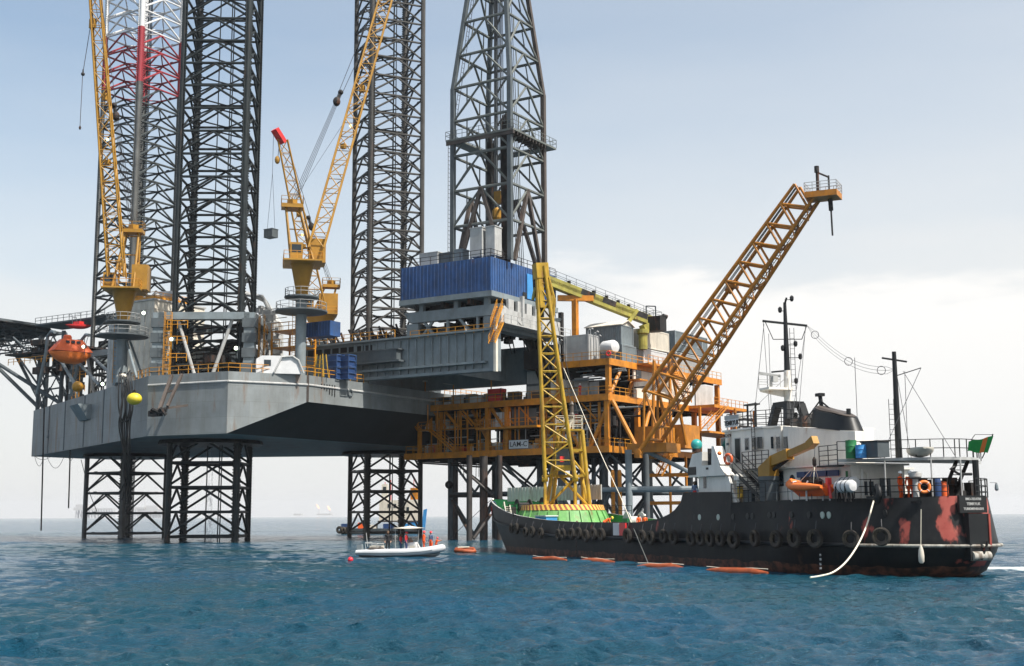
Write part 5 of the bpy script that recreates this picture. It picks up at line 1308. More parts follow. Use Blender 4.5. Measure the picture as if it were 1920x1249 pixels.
# the big orange pedestal crane on the near right corner
f0 = PFm.at(1211, 850, 168); tip = PFm.at(1532, 372, 154)
t = thing('pedestal_crane', 'large orange lattice boom crane reaching up to the right', 'crane', f0)
ax = (tip-f0); hz_ = V(ax.x, ax.y, 0).normalized(); sd = V(hz_.y, -hz_.x, 0); axn = ax.normalized(); up = sd.cross(axn).normalized()
W0, W1, DP = 4.1, 1.9, 4.6
Rh = (PFm.M.to_3x3() @ sd).x
def oc(s, i, j):          # s along the boom in metres; the lower pair of chords runs to the feet, the upper pair starts above them
    Lb = ax.length; tt_ = s/Lb; w = W0+(W1-W0)*tt_; dp = DP*(1-.30*s/Lb)
    return f0+axn*s+sd*(i*w/2)+up*(dp if j else 0)
Lb = ax.length; s0 = 7.0
m = MB(); nb = 11
st = [s0+(Lb-s0)*k/nb for k in range(nb+1)]
for k in range(nb):
    s_a, s_b = st[k], st[k+1]; mid = (s_a+s_b)/2
    for i in (-1, 1): m.bar(oc(s_a, i, 1), oc(mid, i, 0), .16, n=6, cap=False); m.bar(oc(mid, i, 0), oc(s_b, i, 1), .16, n=6, cap=False)
    for j in (0, 1): m.bar(oc(s_a, -1, j), oc(s_a, 1, j), .13, n=6, cap=False); m.bar(oc(s_a, -1 if k % 2 else 1, j), oc(s_b, 1 if k % 2 else -1, j), .11, n=6, cap=False) if j == 0 else None
for i in (-1, 1): m.bar(oc(s0, i, 1), oc(1.2, i, 0), .2, n=6); m.bar(oc(s0, i, 1), oc(s0*.62, i, 0), .17, n=6)
m.bar(oc(2.2, -1, 0), oc(2.2, 1, 0), .2, n=6); m.bar(oc(s0*.62, -1, 0), oc(s0*.62, 1, 0), .16, n=6)
bo = m.build('boom', 'orgc', t)
for i in (-1, 1):
    m = MB(); m.tube([oc(0, i, 0), oc(Lb*.8, i, 0), oc(Lb, i, 0)], .34, n=10, rs=[.30, .25, .2]); m.build('chord', 'orgc', bo, smooth=True)
    m = MB(); m.tube([oc(s0-.3, i, 1), oc(Lb*.8, i, 1), oc(Lb, i, 1)], .34, n=10, rs=[.30, .25, .2]); m.build('chord', 'orgc', bo, smooth=True)
    q = oc(0, i, 0); m = MB(); m.lathe([(.5, -.35), (.5, .35)], q, sd, 12); m.box(q.x-.4, q.x+.4, q.y-.4, q.y+.4, q.z-.7, q.z); m.build('foot_pin', 'orgc', t)
m = MB(); m.ladder(oc(4, .35, 0)-up*.1, oc(Lb-1, .35, 0)-up*.1, sd, .6, .5, .05)
for k in range(3): m.bar(oc(3, -.2+.2*k, .4), oc(Lb, -.2+.2*k, .3), .05, n=4)
m.build('boom_ladder', 'dgrey', bo)
for s_ in st[3:-1:1]: m = MB(); p0 = oc(s_, 1, 0); m.beam(p0-up*.1, p0-up*1.2+axn*.2, .22, .22); m.bar(p0-up*1.2+axn*.2, p0+axn*1.3, .08, n=5); m.build('rope_guide', 'orgc', bo)
m = MB(); q = oc(Lb*.62, -1, 1); m.box(q.x-.6, q.x+.6, q.y-.6, q.y+.6, q.z-.5, q.z+.5); m.bar(q, q-axn*1.2, .5, n=8); m.build('pulley', 'orgc', bo)
# tip platform
tp = PFm.at(1542, 362, 153.5)
m = MB(); ux = PFm.I.to_3x3() @ V(1, 0, 0); uy = PFm.I.to_3x3() @ V(0, 1, 0)
def tpp(a, b, z): return tp+ux*a+uy*b+V(0, 0, z)
pts = [tpp(-2.4, -.6, 0), tpp(1.2, -2.2, 0), tpp(2.6, .6, 0), tpp(-1.0, 2.2, 0)]
m.hexa([p_-V(0, 0, .75) for p_ in pts], pts); pl = m.build('tip_platform', 'orgc', t)
m = MB(); m.rails([p_+V(0, 0, .01) for p_ in pts], h=1.15, sp=.9, r=.04, levels=(1, .66, .33), closed=True); m.build('railing', 'lgrey', pl)
m = MB(); m.bar(tpp(-.6, -.2, 0), tpp(-.6, -.2, 3.3), .2, n=8).bar(tpp(-.65, -.2, 2.6), tpp(-.65, -.2, 3.4), .3, n=8).bar(tpp(-.5, -.2, 2.55), tpp(.9, .2, 2.1), .13, n=6).bar(tpp(.9, .2, .0), tpp(.9, .2, 2.3), .13, n=6); m.build('davit_post', 'dark', t)
m = MB(); m.bar(tpp(1.0, .2, -.7), tpp(1.05, .2, -2.2), .28, n=8).bar(tpp(1.05, .2, -2.2), tpp(1.1, .2, -5.4), .12, n=6); m.build('hanging_hose', 'dark', t)
# pedestal below the feet
q = f0+V(.4, 2.2, 0); m = MB(); m.box(f0.x-2.8, f0.x+3.2, f0.y-.2, f0.y+3.8, Z1-1.25, Z1-.05); m.build('crane_base', 'orgc', t)
m = MB(); g0 = oc(9, 0, 1)
for i in (-1, 1): m.bar(f0+V(i*1.4, 4.5, 1.5), f0+V(i*1.2, 5, 13), .25).bar(f0+V(i*1.4, 9, 1.5), f0+V(i*1.2, 5, 13), .25)
m.build('gantry', 'orgc', t)
# ------------------------------------------------------------------ crane ship (frame: x forward from its stern, y to port = towards the camera, origin at the stern waterline)
Sf = Frame((25.6, 70.2, 0), R(111.1)); CUR[0] = Sf
ship = thing('crane_ship', 'black hulled work ship with white superstructure moored before the platform', 'ship', (36, 0, 0))
SHEER = [(0, 4.5), (1.3, 4.46), (2.6, 4.4), (8, 4.4), (16.42, 4.28), (16.46, 5.0), (22.9, 5.08), (23.3, 4.38), (24.2, 3.85), (25, 3.57), (26, 3.34), (27, 3.18), (30.2, 2.95), (41.5, 2.95), (48.6, 3.11), (55.4, 3.48), (60, 3.85), (64, 4.31), (70.7, 5.05), (77.2, 5.35)]
def sheer(x):
    for (a, p), (b, q) in zip(SHEER[:-1], SHEER[1:]):
        if x <= b: return p+(q-p)*max(0, (x-a)/(b-a))
    return SHEER[-1][1]
LEV = [  # z, stern x, stern length, half beam, bow x
    (None, .55, 11.0, 5.7, 77.5), (2.15, .0, 11.4, 5.85, 76.4), (1.75, -.1, 11.5, 5.88, 76.0), (1.35, .1, 11.5, 5.84, 75.5), (.3, .9, 12, 5.75, 73.2), (-.4, 2.4, 12.5, 5.65, 71.4), (-1.6, 6.0, 14, 5.0, 69)]
XS_MID = [16.42, 16.46, 18.5, 20.7, 22.9, 23.3, 24.2, 25, 26, 27, 30.2, 34, 38, 41.5, 46]
def outline(lv, inset=0.0):
    z, xs, Ls, B, xb = lv; B -= inset; xs += inset; xb -= inset*1.6; pts = []
    for k in range(15):
        a = (PI/2)*k/14; pts.append((xs+Ls*(1-math.cos(a)**(2/1.85)), B*math.sin(a)**(2/1.9)))
    for x in XS_MID: pts.append((x, B))
    for k in range(1, 17):
        u = k/16; pts.append((46+(xb-46)*u, B*max(0, 1-u**2.5)))
    return pts
def yb_at(lv, x):
    o = outline(lv)
    for (a, p), (b, q) in zip(o[:-1], o[1:]):
        if a <= x <= b: return p+(q-p)*((x-a)/(b-a) if b > a else 0)
    return o[0][1]
def hull_material():
    m = paint('ship_hull_black', (.0115, .0125, .014), .5, .4, .7, (.075, .042, .03), .5, streak=4, rthr=.62, bump=.2, dirt=.10, plates=1.25, spec=.25)
    nt = m.node_tree; N = nt.nodes; L = nt.links; b = N['Principled BSDF']; src = b.inputs['Base Color'].links[0].from_socket
    tc = N.new('ShaderNodeTexCoord'); sp = N.new('ShaderNodeSeparateXYZ'); L.new(tc.outputs['Object'], sp.inputs[0])
    # bare red primer showing in large flakes round the stern
    n = N.new('ShaderNodeTexNoise'); n.inputs['Scale'].default_value = .62; n.inputs['Detail'].default_value = 7; n.inputs['Roughness'].default_value = .55
    mp = N.new('ShaderNodeMapping'); mp.inputs['Scale'].default_value = (1.3, 1.0, .55); mp.inputs['Location'].default_value = (7.7, 2.9, 5.3); L.new(tc.outputs['Object'], mp.inputs[0]); L.new(mp.outputs[0], n.inputs[0])
    mx = N.new('ShaderNodeMapRange'); mx.inputs[1].default_value = -29.5; mx.inputs[2].default_value = -36.5; mx.inputs[3].default_value = -.16; mx.inputs[4].default_value = .085; L.new(sp.outputs['X'], mx.inputs[0])
    ad = N.new('ShaderNodeMath'); L.new(n.outputs[0], ad.inputs[0]); L.new(mx.outputs[0], ad.inputs[1])
    zb = N.new('ShaderNodeMapRange'); zb.inputs[1].default_value = 1.4; zb.inputs[2].default_value = 2.4; zb.inputs[3].default_value = -.10; zb.inputs[4].default_value = .015; L.new(sp.outputs['Z'], zb.inputs[0])
    a3 = N.new('ShaderNodeMath'); L.new(ad.outputs[0], a3.inputs[0]); L.new(zb.outputs[0], a3.inputs[1])
    th = N.new('ShaderNodeMapRange'); th.inputs[1].default_value = .535; th.inputs[2].default_value = .585; L.new(a3.outputs[0], th.inputs[0])
    n5 = N.new('ShaderNodeTexNoise'); n5.inputs['Scale'].default_value = 2.2; n5.inputs['Detail'].default_value = 6; L.new(tc.outputs['Object'], n5.inputs[0])
    rc = N.new('ShaderNodeMixRGB'); rc.inputs[1].default_value = (.23, .03, .028, 1); rc.inputs[2].default_value = (.40, .11, .08, 1); L.new(n5.outputs[0], rc.inputs[0])
    c = N.new('ShaderNodeMixRGB'); L.new(th.outputs[0], c.inputs[0]); L.new(src, c.inputs[1]); L.new(rc.outputs[0], c.inputs[2])
    # fouled brown boot-topping along the waterline
    n2 = N.new('ShaderNodeTexNoise'); n2.inputs['Scale'].default_value = .8; n2.inputs['Detail'].default_value = 8; L.new(tc.outputs['Object'], n2.inputs[0])
    zz = N.new('ShaderNodeMath'); zz.operation = 'MULTIPLY_ADD'; zz.inputs[1].default_value = .5; zz.inputs[2].default_value = .32; L.new(n2.outputs[0], zz.inputs[0])
    lt = N.new('ShaderNodeMath'); lt.operation = 'LESS_THAN'; L.new(sp.outputs['Z'], lt.inputs[0]); L.new(zz.outputs[0], lt.inputs[1])
    bc = N.new('ShaderNodeMixRGB'); bc.inputs[1].default_value = (.035, .022, .018, 1); bc.inputs[2].default_value = (.17, .07, .045, 1)
    r2 = N.new('ShaderNodeMapRange'); r2.inputs[1].default_value = .42; r2.inputs[2].default_value = .7; L.new(n5.outputs[0], r2.inputs[0]); L.new(r2.outputs[0], bc.inputs[0])
    c2 = N.new('ShaderNodeMixRGB'); L.new(lt.outputs[0], c2.inputs[0]); L.new(c.outputs[0], c2.inputs[1]); L.new(bc.outputs[0], c2.inputs[2])
    L.new(c2.outputs[0], b.inputs['Base Color']); return m
MT['shull'] = hull_material()
rows = []
for lv in LEV:
    rows.append([(x, y, sheer(x) if lv[0] is None else lv[0]+(0.06*max(0, x-46) if lv[0] > 1 else (.03*max(0, x-46) if lv[0] > 0 else 0))*1.0) for x, y in outline(lv)])
npt = len(rows[0]); m = MB(); vs = []; fs = []
for s_ in (1, -1):
    o = len(vs)
    for r_ in rows: vs += [(x, y*s_, z) for x, y, z in r_]
    for i in range(len(rows)-1):
        for k in range(npt-1):
            q = (o+i*npt+k, o+i*npt+k+1, o+(i+1)*npt+k+1, o+(i+1)*npt+k); fs.append(q if s_ < 0 else q[::-1])
m.add(vs, fs); sh = m.build('hull', 'shull', ship, smooth=True)
# inner face of the bulwark and its capping rail, green forward
def inner(k0, k1, zd, mat, name):
    out = outline(LEV[0]); inn = outline(LEV[0], .14); lo_ = outline(LEV[1], .16); m = MB(); c = MB()
    z1 = lambda k: 2.2+.06*max(0, lo_[k][0]-46)
    def low(k, zd):
        t = min(1, max(0, (sheer(out[k][0])-zd)/(sheer(out[k][0])-z1(k)))); return (inn[k][0]+(lo_[k][0]-inn[k][0])*t, inn[k][1]+(lo_[k][1]-inn[k][1])*t)
    for s_ in (1, -1):
        a = [(inn[k][0], inn[k][1]*s_, sheer(out[k][0])) for k in range(k0, k1)]; b = [(low(k, zd)[0], low(k, zd)[1]*s_, max(zd, z1(k))) for k in range(k0, k1)]; n_ = len(a)
        m.add(a+b, [(i, i+1, n_+i+1, n_+i) for i in range(n_-1)])
        t = [(out[k][0], (out[k][1]+.02)*s_, sheer(out[k][0])+.015) for k in range(k0, k1)]; u = [(inn[k][0], (inn[k][1]-.01)*s_, sheer(out[k][0])+.015) for k in range(k0, k1)]
        c.add(t+u, [(i, i+1, n_+i+1, n_+i) for i in range(n_-1)])
    m.build(name, mat, ship); c.build('capping_rail', 'lgrey', ship)
ZD0, ZD1, ZD2 = 4.12, 1.95, 3.6
inner(0, 16, ZD0, 'dgrey', 'bulwark_lining'); inner(19, npt, ZD1, 'dgreen', 'bulwark_lining')
def deckplate(x0, x1, z, mat, name):
    o0, o1 = outline(LEV[0]), outline(LEV[1]); pts = []
    for (xa, ya), (xb, yb) in zip(o0, o1):
        t = min(1, max(0, (sheer(xa)-z)/(sheer(xa)-2.15))); x, y = xa+(xb-xa)*t, ya+(yb-ya)*t
        y -= .12 if x < 46 else .12+.028*(x-46)
        if x0 <= x <= x1-.02*max(0, x-70) and y > .15: pts.append((x, y))
    poly = [(x, -y) for x, y in pts]+[(x, y) for x, y in reversed(pts)]
    m = MB(); m.prism(poly, z-.1, z); return m.build(name, mat, ship)
deckplate(.3, 16.43, ZD0, 'dgrey', 'after_deck'); deckplate(16.46, 23.4, 4.2, 'dgrey', 'raised_deck'); deckplate(23.2, 62, ZD1, 'green', 'fore_deck'); deckplate(62, 76.6, ZD2, 'green', 'bow_deck')
m = MB(); m.box(22.9, 23.05, -5.7, 5.7, ZD1, 4.95); m.build('bulkhead', 'swhite', ship)
m = MB(); m.box(62, 62.15, -2.9, 2.9, ZD1, ZD2-.11); m.build('bulkhead', 'dgreen', ship)
MT['strake'] = paint('scuffed_strake', (.36, .34, .30), .6, .3, .8, (.10, .07, .05), 1.4, rthr=.5, dirt=.5)
# rubbing strake: dark along the side, scuffed pale round the stern
o2 = outline(LEV[2]); pts = [V(x, y+.03, 1.75+(0.06*max(0, x-46))) for x, y in o2]
for s_ in (1, -1):
    pp = [V(p.x-(.12 if k < 6 else 0), p.y*s_+.06*s_, p.z) for k, p in enumerate(pts)]
    MB().tube(pp[0:9], .09, n=8).build('rubbing_strake', 'strake', ship, smooth=True); MB().tube(pp[8:-1], .12, n=8).build('rubbing_strake', 'black', ship, smooth=True)
# stern: black box for the shade inside the roller slot, its roller, and the lettered plate above
m = MB(); m.box(-.16, .5, -.62, .62, 1.25, 3.5); m.build('stern_slot', 'black', ship)
m = MB(); m.bar((-.12, -.6, 1.2), (-.12, .6, 1.2), .26, n=14); m.build('stern_roller', 'strake', ship, smooth=True)
m = MB(); m.box(-.22, .3, -.74, -.62, 1.0, 3.5).box(-.22, .3, .62, .74, 1.0, 3.5).beam((-.3, .1, 1.0), (-.3, -.4, 2.0), .1, .1); m.build('roller_cheek', 'shull', ship)
m = MB(); m.box(.22, .38, -.95, .95, 3.55, 4.5); pl = m.build('name_plate', 'black', ship)
TS = Sf.M @ Matrix.Translation(V(.205, 0, 0)) @ Matrix.Rotation(R(-90), 4, 'Z') @ Matrix.Rotation(R(90), 4, 'X')
for txt, z, sz in (('IMO-7654708', 4.3, .19), ('TEMRYUK', 4.03, .21), ('TURKMENBASHI', 3.76, .19)):
    text_mesh(txt, sz, Sf.M @ Matrix.Translation(V(.205, 0, z)) @ Matrix.Rotation(R(-90), 4, 'Z') @ Matrix.Rotation(R(90), 4, 'X'), 'lettering', 'lgrey', pl, bold=.004)
# side marks: white and red blocks, scuppers and portholes, draught marks
m = MB(); m.box(32.7, 33.75, 5.9, 6.03, 1.95, 2.9); m.build('white_mark', 'white', ship)
m = MB(); m.box(31.6, 32.65, 5.9, 6.03, 1.95, 2.9); m.build('red_mark', 'redp', ship)
MT['port'] = plain('porthole_lit_tone', (.42, .50, .44), .3)  # pale green stands for the light in the lit portholes
for px, py, c in ((1312, 970, 'port'), (1347, 970, 'port'), (1303, 970, 'black'), (1375, 969, 'black'), (1402, 968, 'black'), (1411, 968, 'black'), (1443, 966, 'black'), (1451, 966, 'black'), (1484, 966, 'black'), (1517, 966, 'black'), (1542, 966, 'port'), (1554, 966, 'port'), (1659, 962, 'black'), (962, 965, 'black'), (1050, 990, 'black')):
    y = 5.98
    for _ in range(25): q = Sf.on(px, py, y=y); y = .5*y+.5*(yb_at(LEV[1], min(73, max(.2, q.x)))*.45+yb_at(LEV[0], min(76, max(.6, q.x)))*.55)
    m = MB(); m.lathe([(.21, 0), (.21, .05), (.15, .06)], (q.x, q.y-.02, q.z), (0, 1, 0), 12); m.build('porthole', c, ship)
for txt, py in (('M', 1041), ('18', 1049), ('16', 1058), ('14', 1066)):
    q = Sf.on(1540, py, y=5.95); text_mesh(txt, .2, Sf.M @ Matrix.Translation(V(q.x, 6.02, q.z)) @ Matrix.Rotation(R(180), 4, 'Z') @ Matrix.Rotation(R(90), 4, 'X'), 'draught_mark', 'white', ship)
# near-side deck rails
m = MB(); m.rails([(16.3, 5.75, 4.28), (12.2, 5.75, 4.3)], h=1.2, sp=1.0, r=.03, levels=(1, .75, .5, .25)); m.build('railing', 'black', ship)
m = MB(); m.rails([(12.2, 5.75, 4.3), (6.2, 5.6, 4.35)], h=1.1, sp=1.2, r=.022, levels=(1, .5)); m.build('railing', 'dgrey', ship)
st = outline(LEV[0])
srl = [V(x, y, 4.42) for x, y in st[2:9]]; far_ = [V(x, -y, 4.42) for x, y in st[1:10]]
m = MB(); m.rails(list(reversed(srl)), h=1.05, sp=.8, r=.035, levels=(1, .62, .3)); m.build('railing', 'black', ship)
m = MB(); m.rails(far_, h=1.05, sp=.8, r=.035, levels=(1, .62, .3)); m.build('railing', 'black', ship)

# lower house and engine casing
m = MB(); m.prism([(11, -4.4), (16.2, -4.4), (16.2, 4.3), (7.6, 4.3), (5.6, 4.1), (5.6, .3), (11, .3)], 3.6, 6.35); lh = m.build('deck_house', 'swhite', ship)
m = MB(); m.prism([(10.8, -4.6), (16.2, -4.6), (16.2, 4.75), (5.35, 4.6), (5.35, .1), (10.8, .1)], 6.353, 6.47); m.build('deck_edge', 'swhite', lh)
m = MB(); m.box(5.5, 5.59, 1.4, 2.1, 3.7, 5.6).box(5.5, 5.59, 2.6, 3.2, 4.6, 5.4); m.each('doorway', 'dgrey', lh)
m = MB(); m.lathe([(.1, 0), (.1, 1.9)], (5.5, 3.4, 4.2), n=10).tube([V(5.5, 3.0, 4.4), V(5.5, 3.0, 5.8), V(5.5, 3.3, 6.0), V(5.5, 3.6, 5.8)], .05, n=5); m.build('vent_pipe', 'swhite', ship)
for px, py in ((1486, 898), (1506, 898), (1531, 898)):
    q = Sf.on(px, py, y=4.3); MB().lathe([(.26, 0), (.26, .05), (.2, .06)], (q.x, 4.29, q.z), (0, 1, 0), 14).build('porthole', 'glass', lh)
q = Sf.on(1466, 898, y=4.3); m = MB(); m.box(q.x-.2, q.x+.2, 4.302, 4.36, q.z-.45, q.z+.5); m.build('window', 'glass', lh)
m = MB()
for a, b in ((1493, 1509), (1511, 1549), (1551, 1571)):
    p0 = Sf.on(a, 887, y=4.4); p1 = Sf.on(b, 884, y=4.4); m.box(p1.x, p0.x-.05, 4.302, 4.42, 5.75, 6.1)
m.each('blue_board', 'dblue', lh)
q = Sf.on(1588, 886, y=4.3); MB().box(q.x-.1, q.x+.1, 4.302, 4.33, 5.3, 6.0).build('stencil_mark', 'dgreen', lh)
# casing: rounded forward, sloping roof aft
prof = [(5.4, 3.2), (13.0, 3.2), (13.9, 3.0), (14.4, 2.5)]
poly = [(6.0, 2.5), (14.4, 1.9), (14.4, 2.7), (13.9, 3.2), (13.0, 3.4), (6.0, 3.4)]
def zc(x): return 8.3+(x-5.4)*.105
n_ = len(poly); m = MB(); m.add([(x, y, 6.475) for x, y in poly]+[(x, y, zc(x)) for x, y in poly], [tuple(reversed(range(n_))), tuple(range(n_, 2*n_))]+[(i, (i+1) % n_, n_+(i+1) % n_, n_+i) for i in range(n_)])
cs = m.build('engine_casing', 'swhite', ship)
q = Sf.on(1470, 868, y=3.4); m = MB(); m.box(q.x-.9, q.x+.5, 3.41, 3.95, 6.9, 7.35); m.build('vent_box', 'leg_brown', cs)
# funnel, black, streamlined, with a dished pale top
def ring(x0, x1, hw, z0, z1, k=10):
    c_ = (x0+x1)/2; h_ = (x1-x0)/2
    return [(c_+h_*abs(math.cos(a))**.8*math.copysign(1, math.cos(a)), 2.65+hw*abs(math.sin(a))**.75*math.copysign(1, math.sin(a)), z0+(z1-z0)*(.5+.5*math.cos(a))) for a in [2*PI*i/24 for i in range(24)]]
fx0 = Sf.on(1612, 800, y=2.65).x; fx1 = Sf.on(1528, 800, y=2.65).x
a = ring(fx0, fx1, .85, 8.30, 9.05); b = ring(fx0+.5, fx1-.25, .7, 9.25, 10.15); fd = fx1-12.3
m = MB(); m.add(a+b, [tuple(reversed(range(24))), tuple(range(24, 48))]+[(i, (i+1) % 24, 24+(i+1) % 24, 24+i) for i in range(24)]); fu = m.build('funnel', 'black', ship, smooth=True)
m = MB(); b2 = ring(fx0+.6, fx1-.4, .62, 9.32, 10.20); b3 = ring(fx0+.8, fx1-.7, .5, 9.42, 10.28); m.add(b2+b3, [tuple(reversed(range(24))), tuple(range(24, 48))]+[(i, (i+1) % 24, 24+(i+1) % 24, 24+i) for i in range(24)]); m.build('funnel_top', 'leg_brown', fu)
m = MB(); fq_ = fx1-.6; m.bar((fq_-.2, 2.6, 9.7), (fq_, 2.6, 10.95), .13, n=8).box(fq_-.25, fq_+.25, 2.4, 2.8, 10.85, 11.05).bar((fq_, 2.6, 10.6), (fq_-1.0, 2.6, 10.0), .06).bar((fq_, 2.6, 10.6), (fq_+1.6, 2.7, 9.4), .05); m.build('exhaust_pipe', 'black', fu)
m = MB(); m.bar((fx0+1.1, 2.6, 9.2), (fx0+1.1, 2.6, 9.85), .14, n=8); m.build('exhaust_pipe', 'black', fu)
m = MB(); m.lathe([(.25, 0), (.42, .3), (.42, .8), (.2, 1.1)], (13.3, 1.5, 8.9), n=12).lathe([(.35, 0), (.5, .4), (.3, .9)], (12.8, 2.3, 8.9), n=12).box(14.4, 15.0, 1.7, 2.3, 9.1, 9.75); m.each('deck_vent', 'dark', ship)
# bridge house
BZ0, BZ1 = 6.48, 9.15
bp = [(14.42, -4.3), (19.6, -4.3), (20.6, -2.5), (20.6, 2.5), (19.9, 4.0), (16.6, 4.0), (15.4, 3.7), (14.42, 3.0)]
m = MB(); m.prism(bp, BZ0, BZ1); bh = m.build('bridge', 'swhite', ship)
m = MB(); m.prism([(x+(.15 if x > 17 else 0), y*1.03) for x, y in bp], BZ1+.003, BZ1+.12); m.build('roof_edge', 'swhite', bh)
m = MB(); m.box(16.25, 20.4, -4.4, 4.3, 3.9, 6.47); m.build('deck_house', 'swhite', ship)
def pane(px, py, w, h, name='window', mat='glass', y=4.0, fr=True):
    q = Sf.on(px, py, y=y); f = MB().box(q.x-w/2-.06, q.x+w/2+.06, y+.001, y+.035, q.z-h/2-.06, q.z+h/2+.06).build(name, 'lgrey', bh); MB().box(q.x-w/2, q.x+w/2, y+.036, y+.05, q.z-h/2, q.z+h/2).build('pane', mat, f); return q
pane(1357, 836, .5, 1.0); pane(1401, 833, .42, .75); pane(1415, 832, .42, .75)
dq = pane(1366, 842, .62, 1.5, 'door', 'swhite'); pane(1384, 845, .62, 1.6, 'door', 'black')
m = MB(); m.box(dq.x-.18, dq.x+.18, 4.052, 4.06, dq.z+.25, dq.z+.42); m.build('notice', 'dgrey', bh)
for px in (1426,):
    q = Sf.on(px, 830, y=3.85); MB().beam((q.x+.2, 3.96, q.z), (q.x-.2, 3.86, q.z), .03, .75).build('window', 'glass', bh)
for px in (1447, 1459, 1473):
    q = Sf.on(px, 830, y=3.4); MB().box(q.x-.2, q.x+.2, 3.401, 3.43, q.z-.38, q.z+.38).build('window', 'glass', cs)
text_mesh('EZCP', .36, Sf.M @ Matrix.Translation(V(Sf.on(1365, 812, y=4).x, 4.02, 8.85)) @ Matrix.Rotation(R(180), 4, 'Z') @ Matrix.Rotation(R(90), 4, 'X'), 'call_sign', 'dark', bh)
m = MB(); m.rails([(19.7, 3.9, BZ1+.12), (16.6, 3.9, BZ1+.12), (14.5, 2.9, BZ1+.12), (12.2, 2.9, 9.0)], h=1.1, sp=1.0, r=.03, levels=(1, .75, .5, .25)).rails([(19.7, 3.9, BZ1+.12), (20.5, 2.4, BZ1+.12), (20.5, -2.4, BZ1+.12)], h=1.1, sp=1.2, r=.03, levels=(1, .5)); m.build('roof_railing', 'black', bh)
m = MB(); m.rails([(16.4, 4.8, BZ0+.01), (13.2, 4.8, BZ0+.01)], h=1.1, sp=.9, r=.03, levels=(1, .75, .5, .25)); m.box(13.2, 16.4, 4.31, 4.85, BZ0-.1, BZ0); m.build('walkway_rail', 'black', bh)
q = Sf.on(1412, 840, y=4.2); m = MB(); m.ladder((q.x, 4.15, BZ0), (q.x, 4.15, BZ1+1.0), (1, 0, 0), .4, .3, .025); m.build('ladder', 'black', bh)
m = MB(); m.stairs((16.7, 5.0, BZ0), (12.9, 5.0, 4.25), (0, 1, 0), .8); m.build('stair', 'black', ship)
t0 = Sf.on(1372, 792, y=4.05); m = MB(); m.box(t0.x-.85, t0.x+.85, 4.0, 4.06, t0.z-.32, t0.z+.22); nb_ = m.build('name_board', 'white', ship)
m = MB(); m.box(t0.x-.95, t0.x+.95, 3.7, 4.06, t0.z+.223, t0.z+.5); m.build('light_box', 'lgrey', nb_)
text_mesh('TEMRYUK', .44, Sf.M @ Matrix.Translation(V(t0.x, 4.075, t0.z-.05)) @ Matrix.Rotation(R(180), 4, 'Z') @ Matrix.Rotation(R(90), 4, 'X'), 'lettering', 'black', nb_, bold=.012)
m = MB(); m.beam((16.0, 3.9, BZ1), (16.0, 3.9, BZ1+1.75), .1, .1).beam((17.0, 3.9, BZ1), (17.0, 3.9, BZ1+1.6), .1, .1).box(15.9, 17.2, 3.6, 4.1, BZ1+1.6, BZ1+1.7); m.build('lamp_rack', 'black', bh)
# bridge wing and the small house beneath it
m = MB()
m.hexa([V(17.0, 5.0, 6.1), V(22.1, 5.0, 6.1), V(22.1, 5.7, 6.1), V(17.0, 5.7, 6.1)], [V(17.9, 5.0, 6.85), V(22.0, 5.0, 6.85), V(22.0, 5.7, 6.85), V(17.9, 5.7, 6.85)])
m.hexa([V(20.2, 5.0, 6.851), V(22.0, 5.0, 6.851), V(22.0, 5.7, 6.851), V(20.2, 5.7, 6.851)], [V(20.1, 5.0, 7.8), V(21.5, 5.0, 7.7), V(21.5, 5.7, 7.7), V(20.1, 5.7, 7.8)])
m.hexa([V(17.7, 5.0, 6.851), V(18.9, 5.0, 6.851), V(18.9, 5.7, 6.851), V(17.7, 5.7, 6.851)], [V(18.5, 5.0, 8.1), V(18.8, 5.0, 8.1), V(18.8, 5.7, 8.1), V(18.5, 5.7, 8.1)])
wg = m.build('bridge_wing', 'swhite', ship)
m = MB(); m.box(21.0, 22.12, 5.703, 5.74, 6.25, 6.8).box(19.3, 19.6, 5.703, 5.73, 6.55, 6.7); m.build('wing_opening', 'black', wg)
m = MB(); m.lathe([(.42, 0), (.5, .2), (.5, .75), (.35, .9)], (19.3, 5.1, 6.9), n=12).box(19.6, 19.7, 4.9, 5.5, 6.86, 8.0); m.build('wing_console', 'dark', wg)
m = MB(); m.box(17.4, 21.3, 4.4, 5.35, 4.2, 6.09); wh = m.build('wing_house', 'swhite', ship)
m = MB()
for px, w in ((1306, .3), (1322, .35)): q = Sf.on(px, 904, y=5.35); m.box(q.x-w/2, q.x+w/2, 5.353, 5.39, q.z-.42, q.z+.42)
m.each('window', 'glass', wh)
m = MB(); q = Sf.on(1366, 898, y=5.3); m.lathe([(.3, 0), (.3, .1)], (q.x, 5.2, q.z), (0, 1, 0), 14); m.build('hose_reel', 'dblue', wh)
m = MB(); m.hexa([V(15.9, 5.35, 4.2), V(17.39, 5.35, 4.2), V(17.39, 5.55, 4.2), V(15.9, 5.55, 4.2)], [V(17.0, 5.35, 6.0), V(17.39, 5.35, 6.0), V(17.39, 5.55, 6.0), V(17.0, 5.55, 6.0)]); m.build('side_plate', 'swhite', ship)
m = MB(); m.lathe([(.14, 0), (.14, 1.4), (.3, 1.5), (.32, 1.75), (.1, 1.95)], (16.1, 5.3, 4.25), n=12); m.build('mushroom_vent', 'swhite', ship)
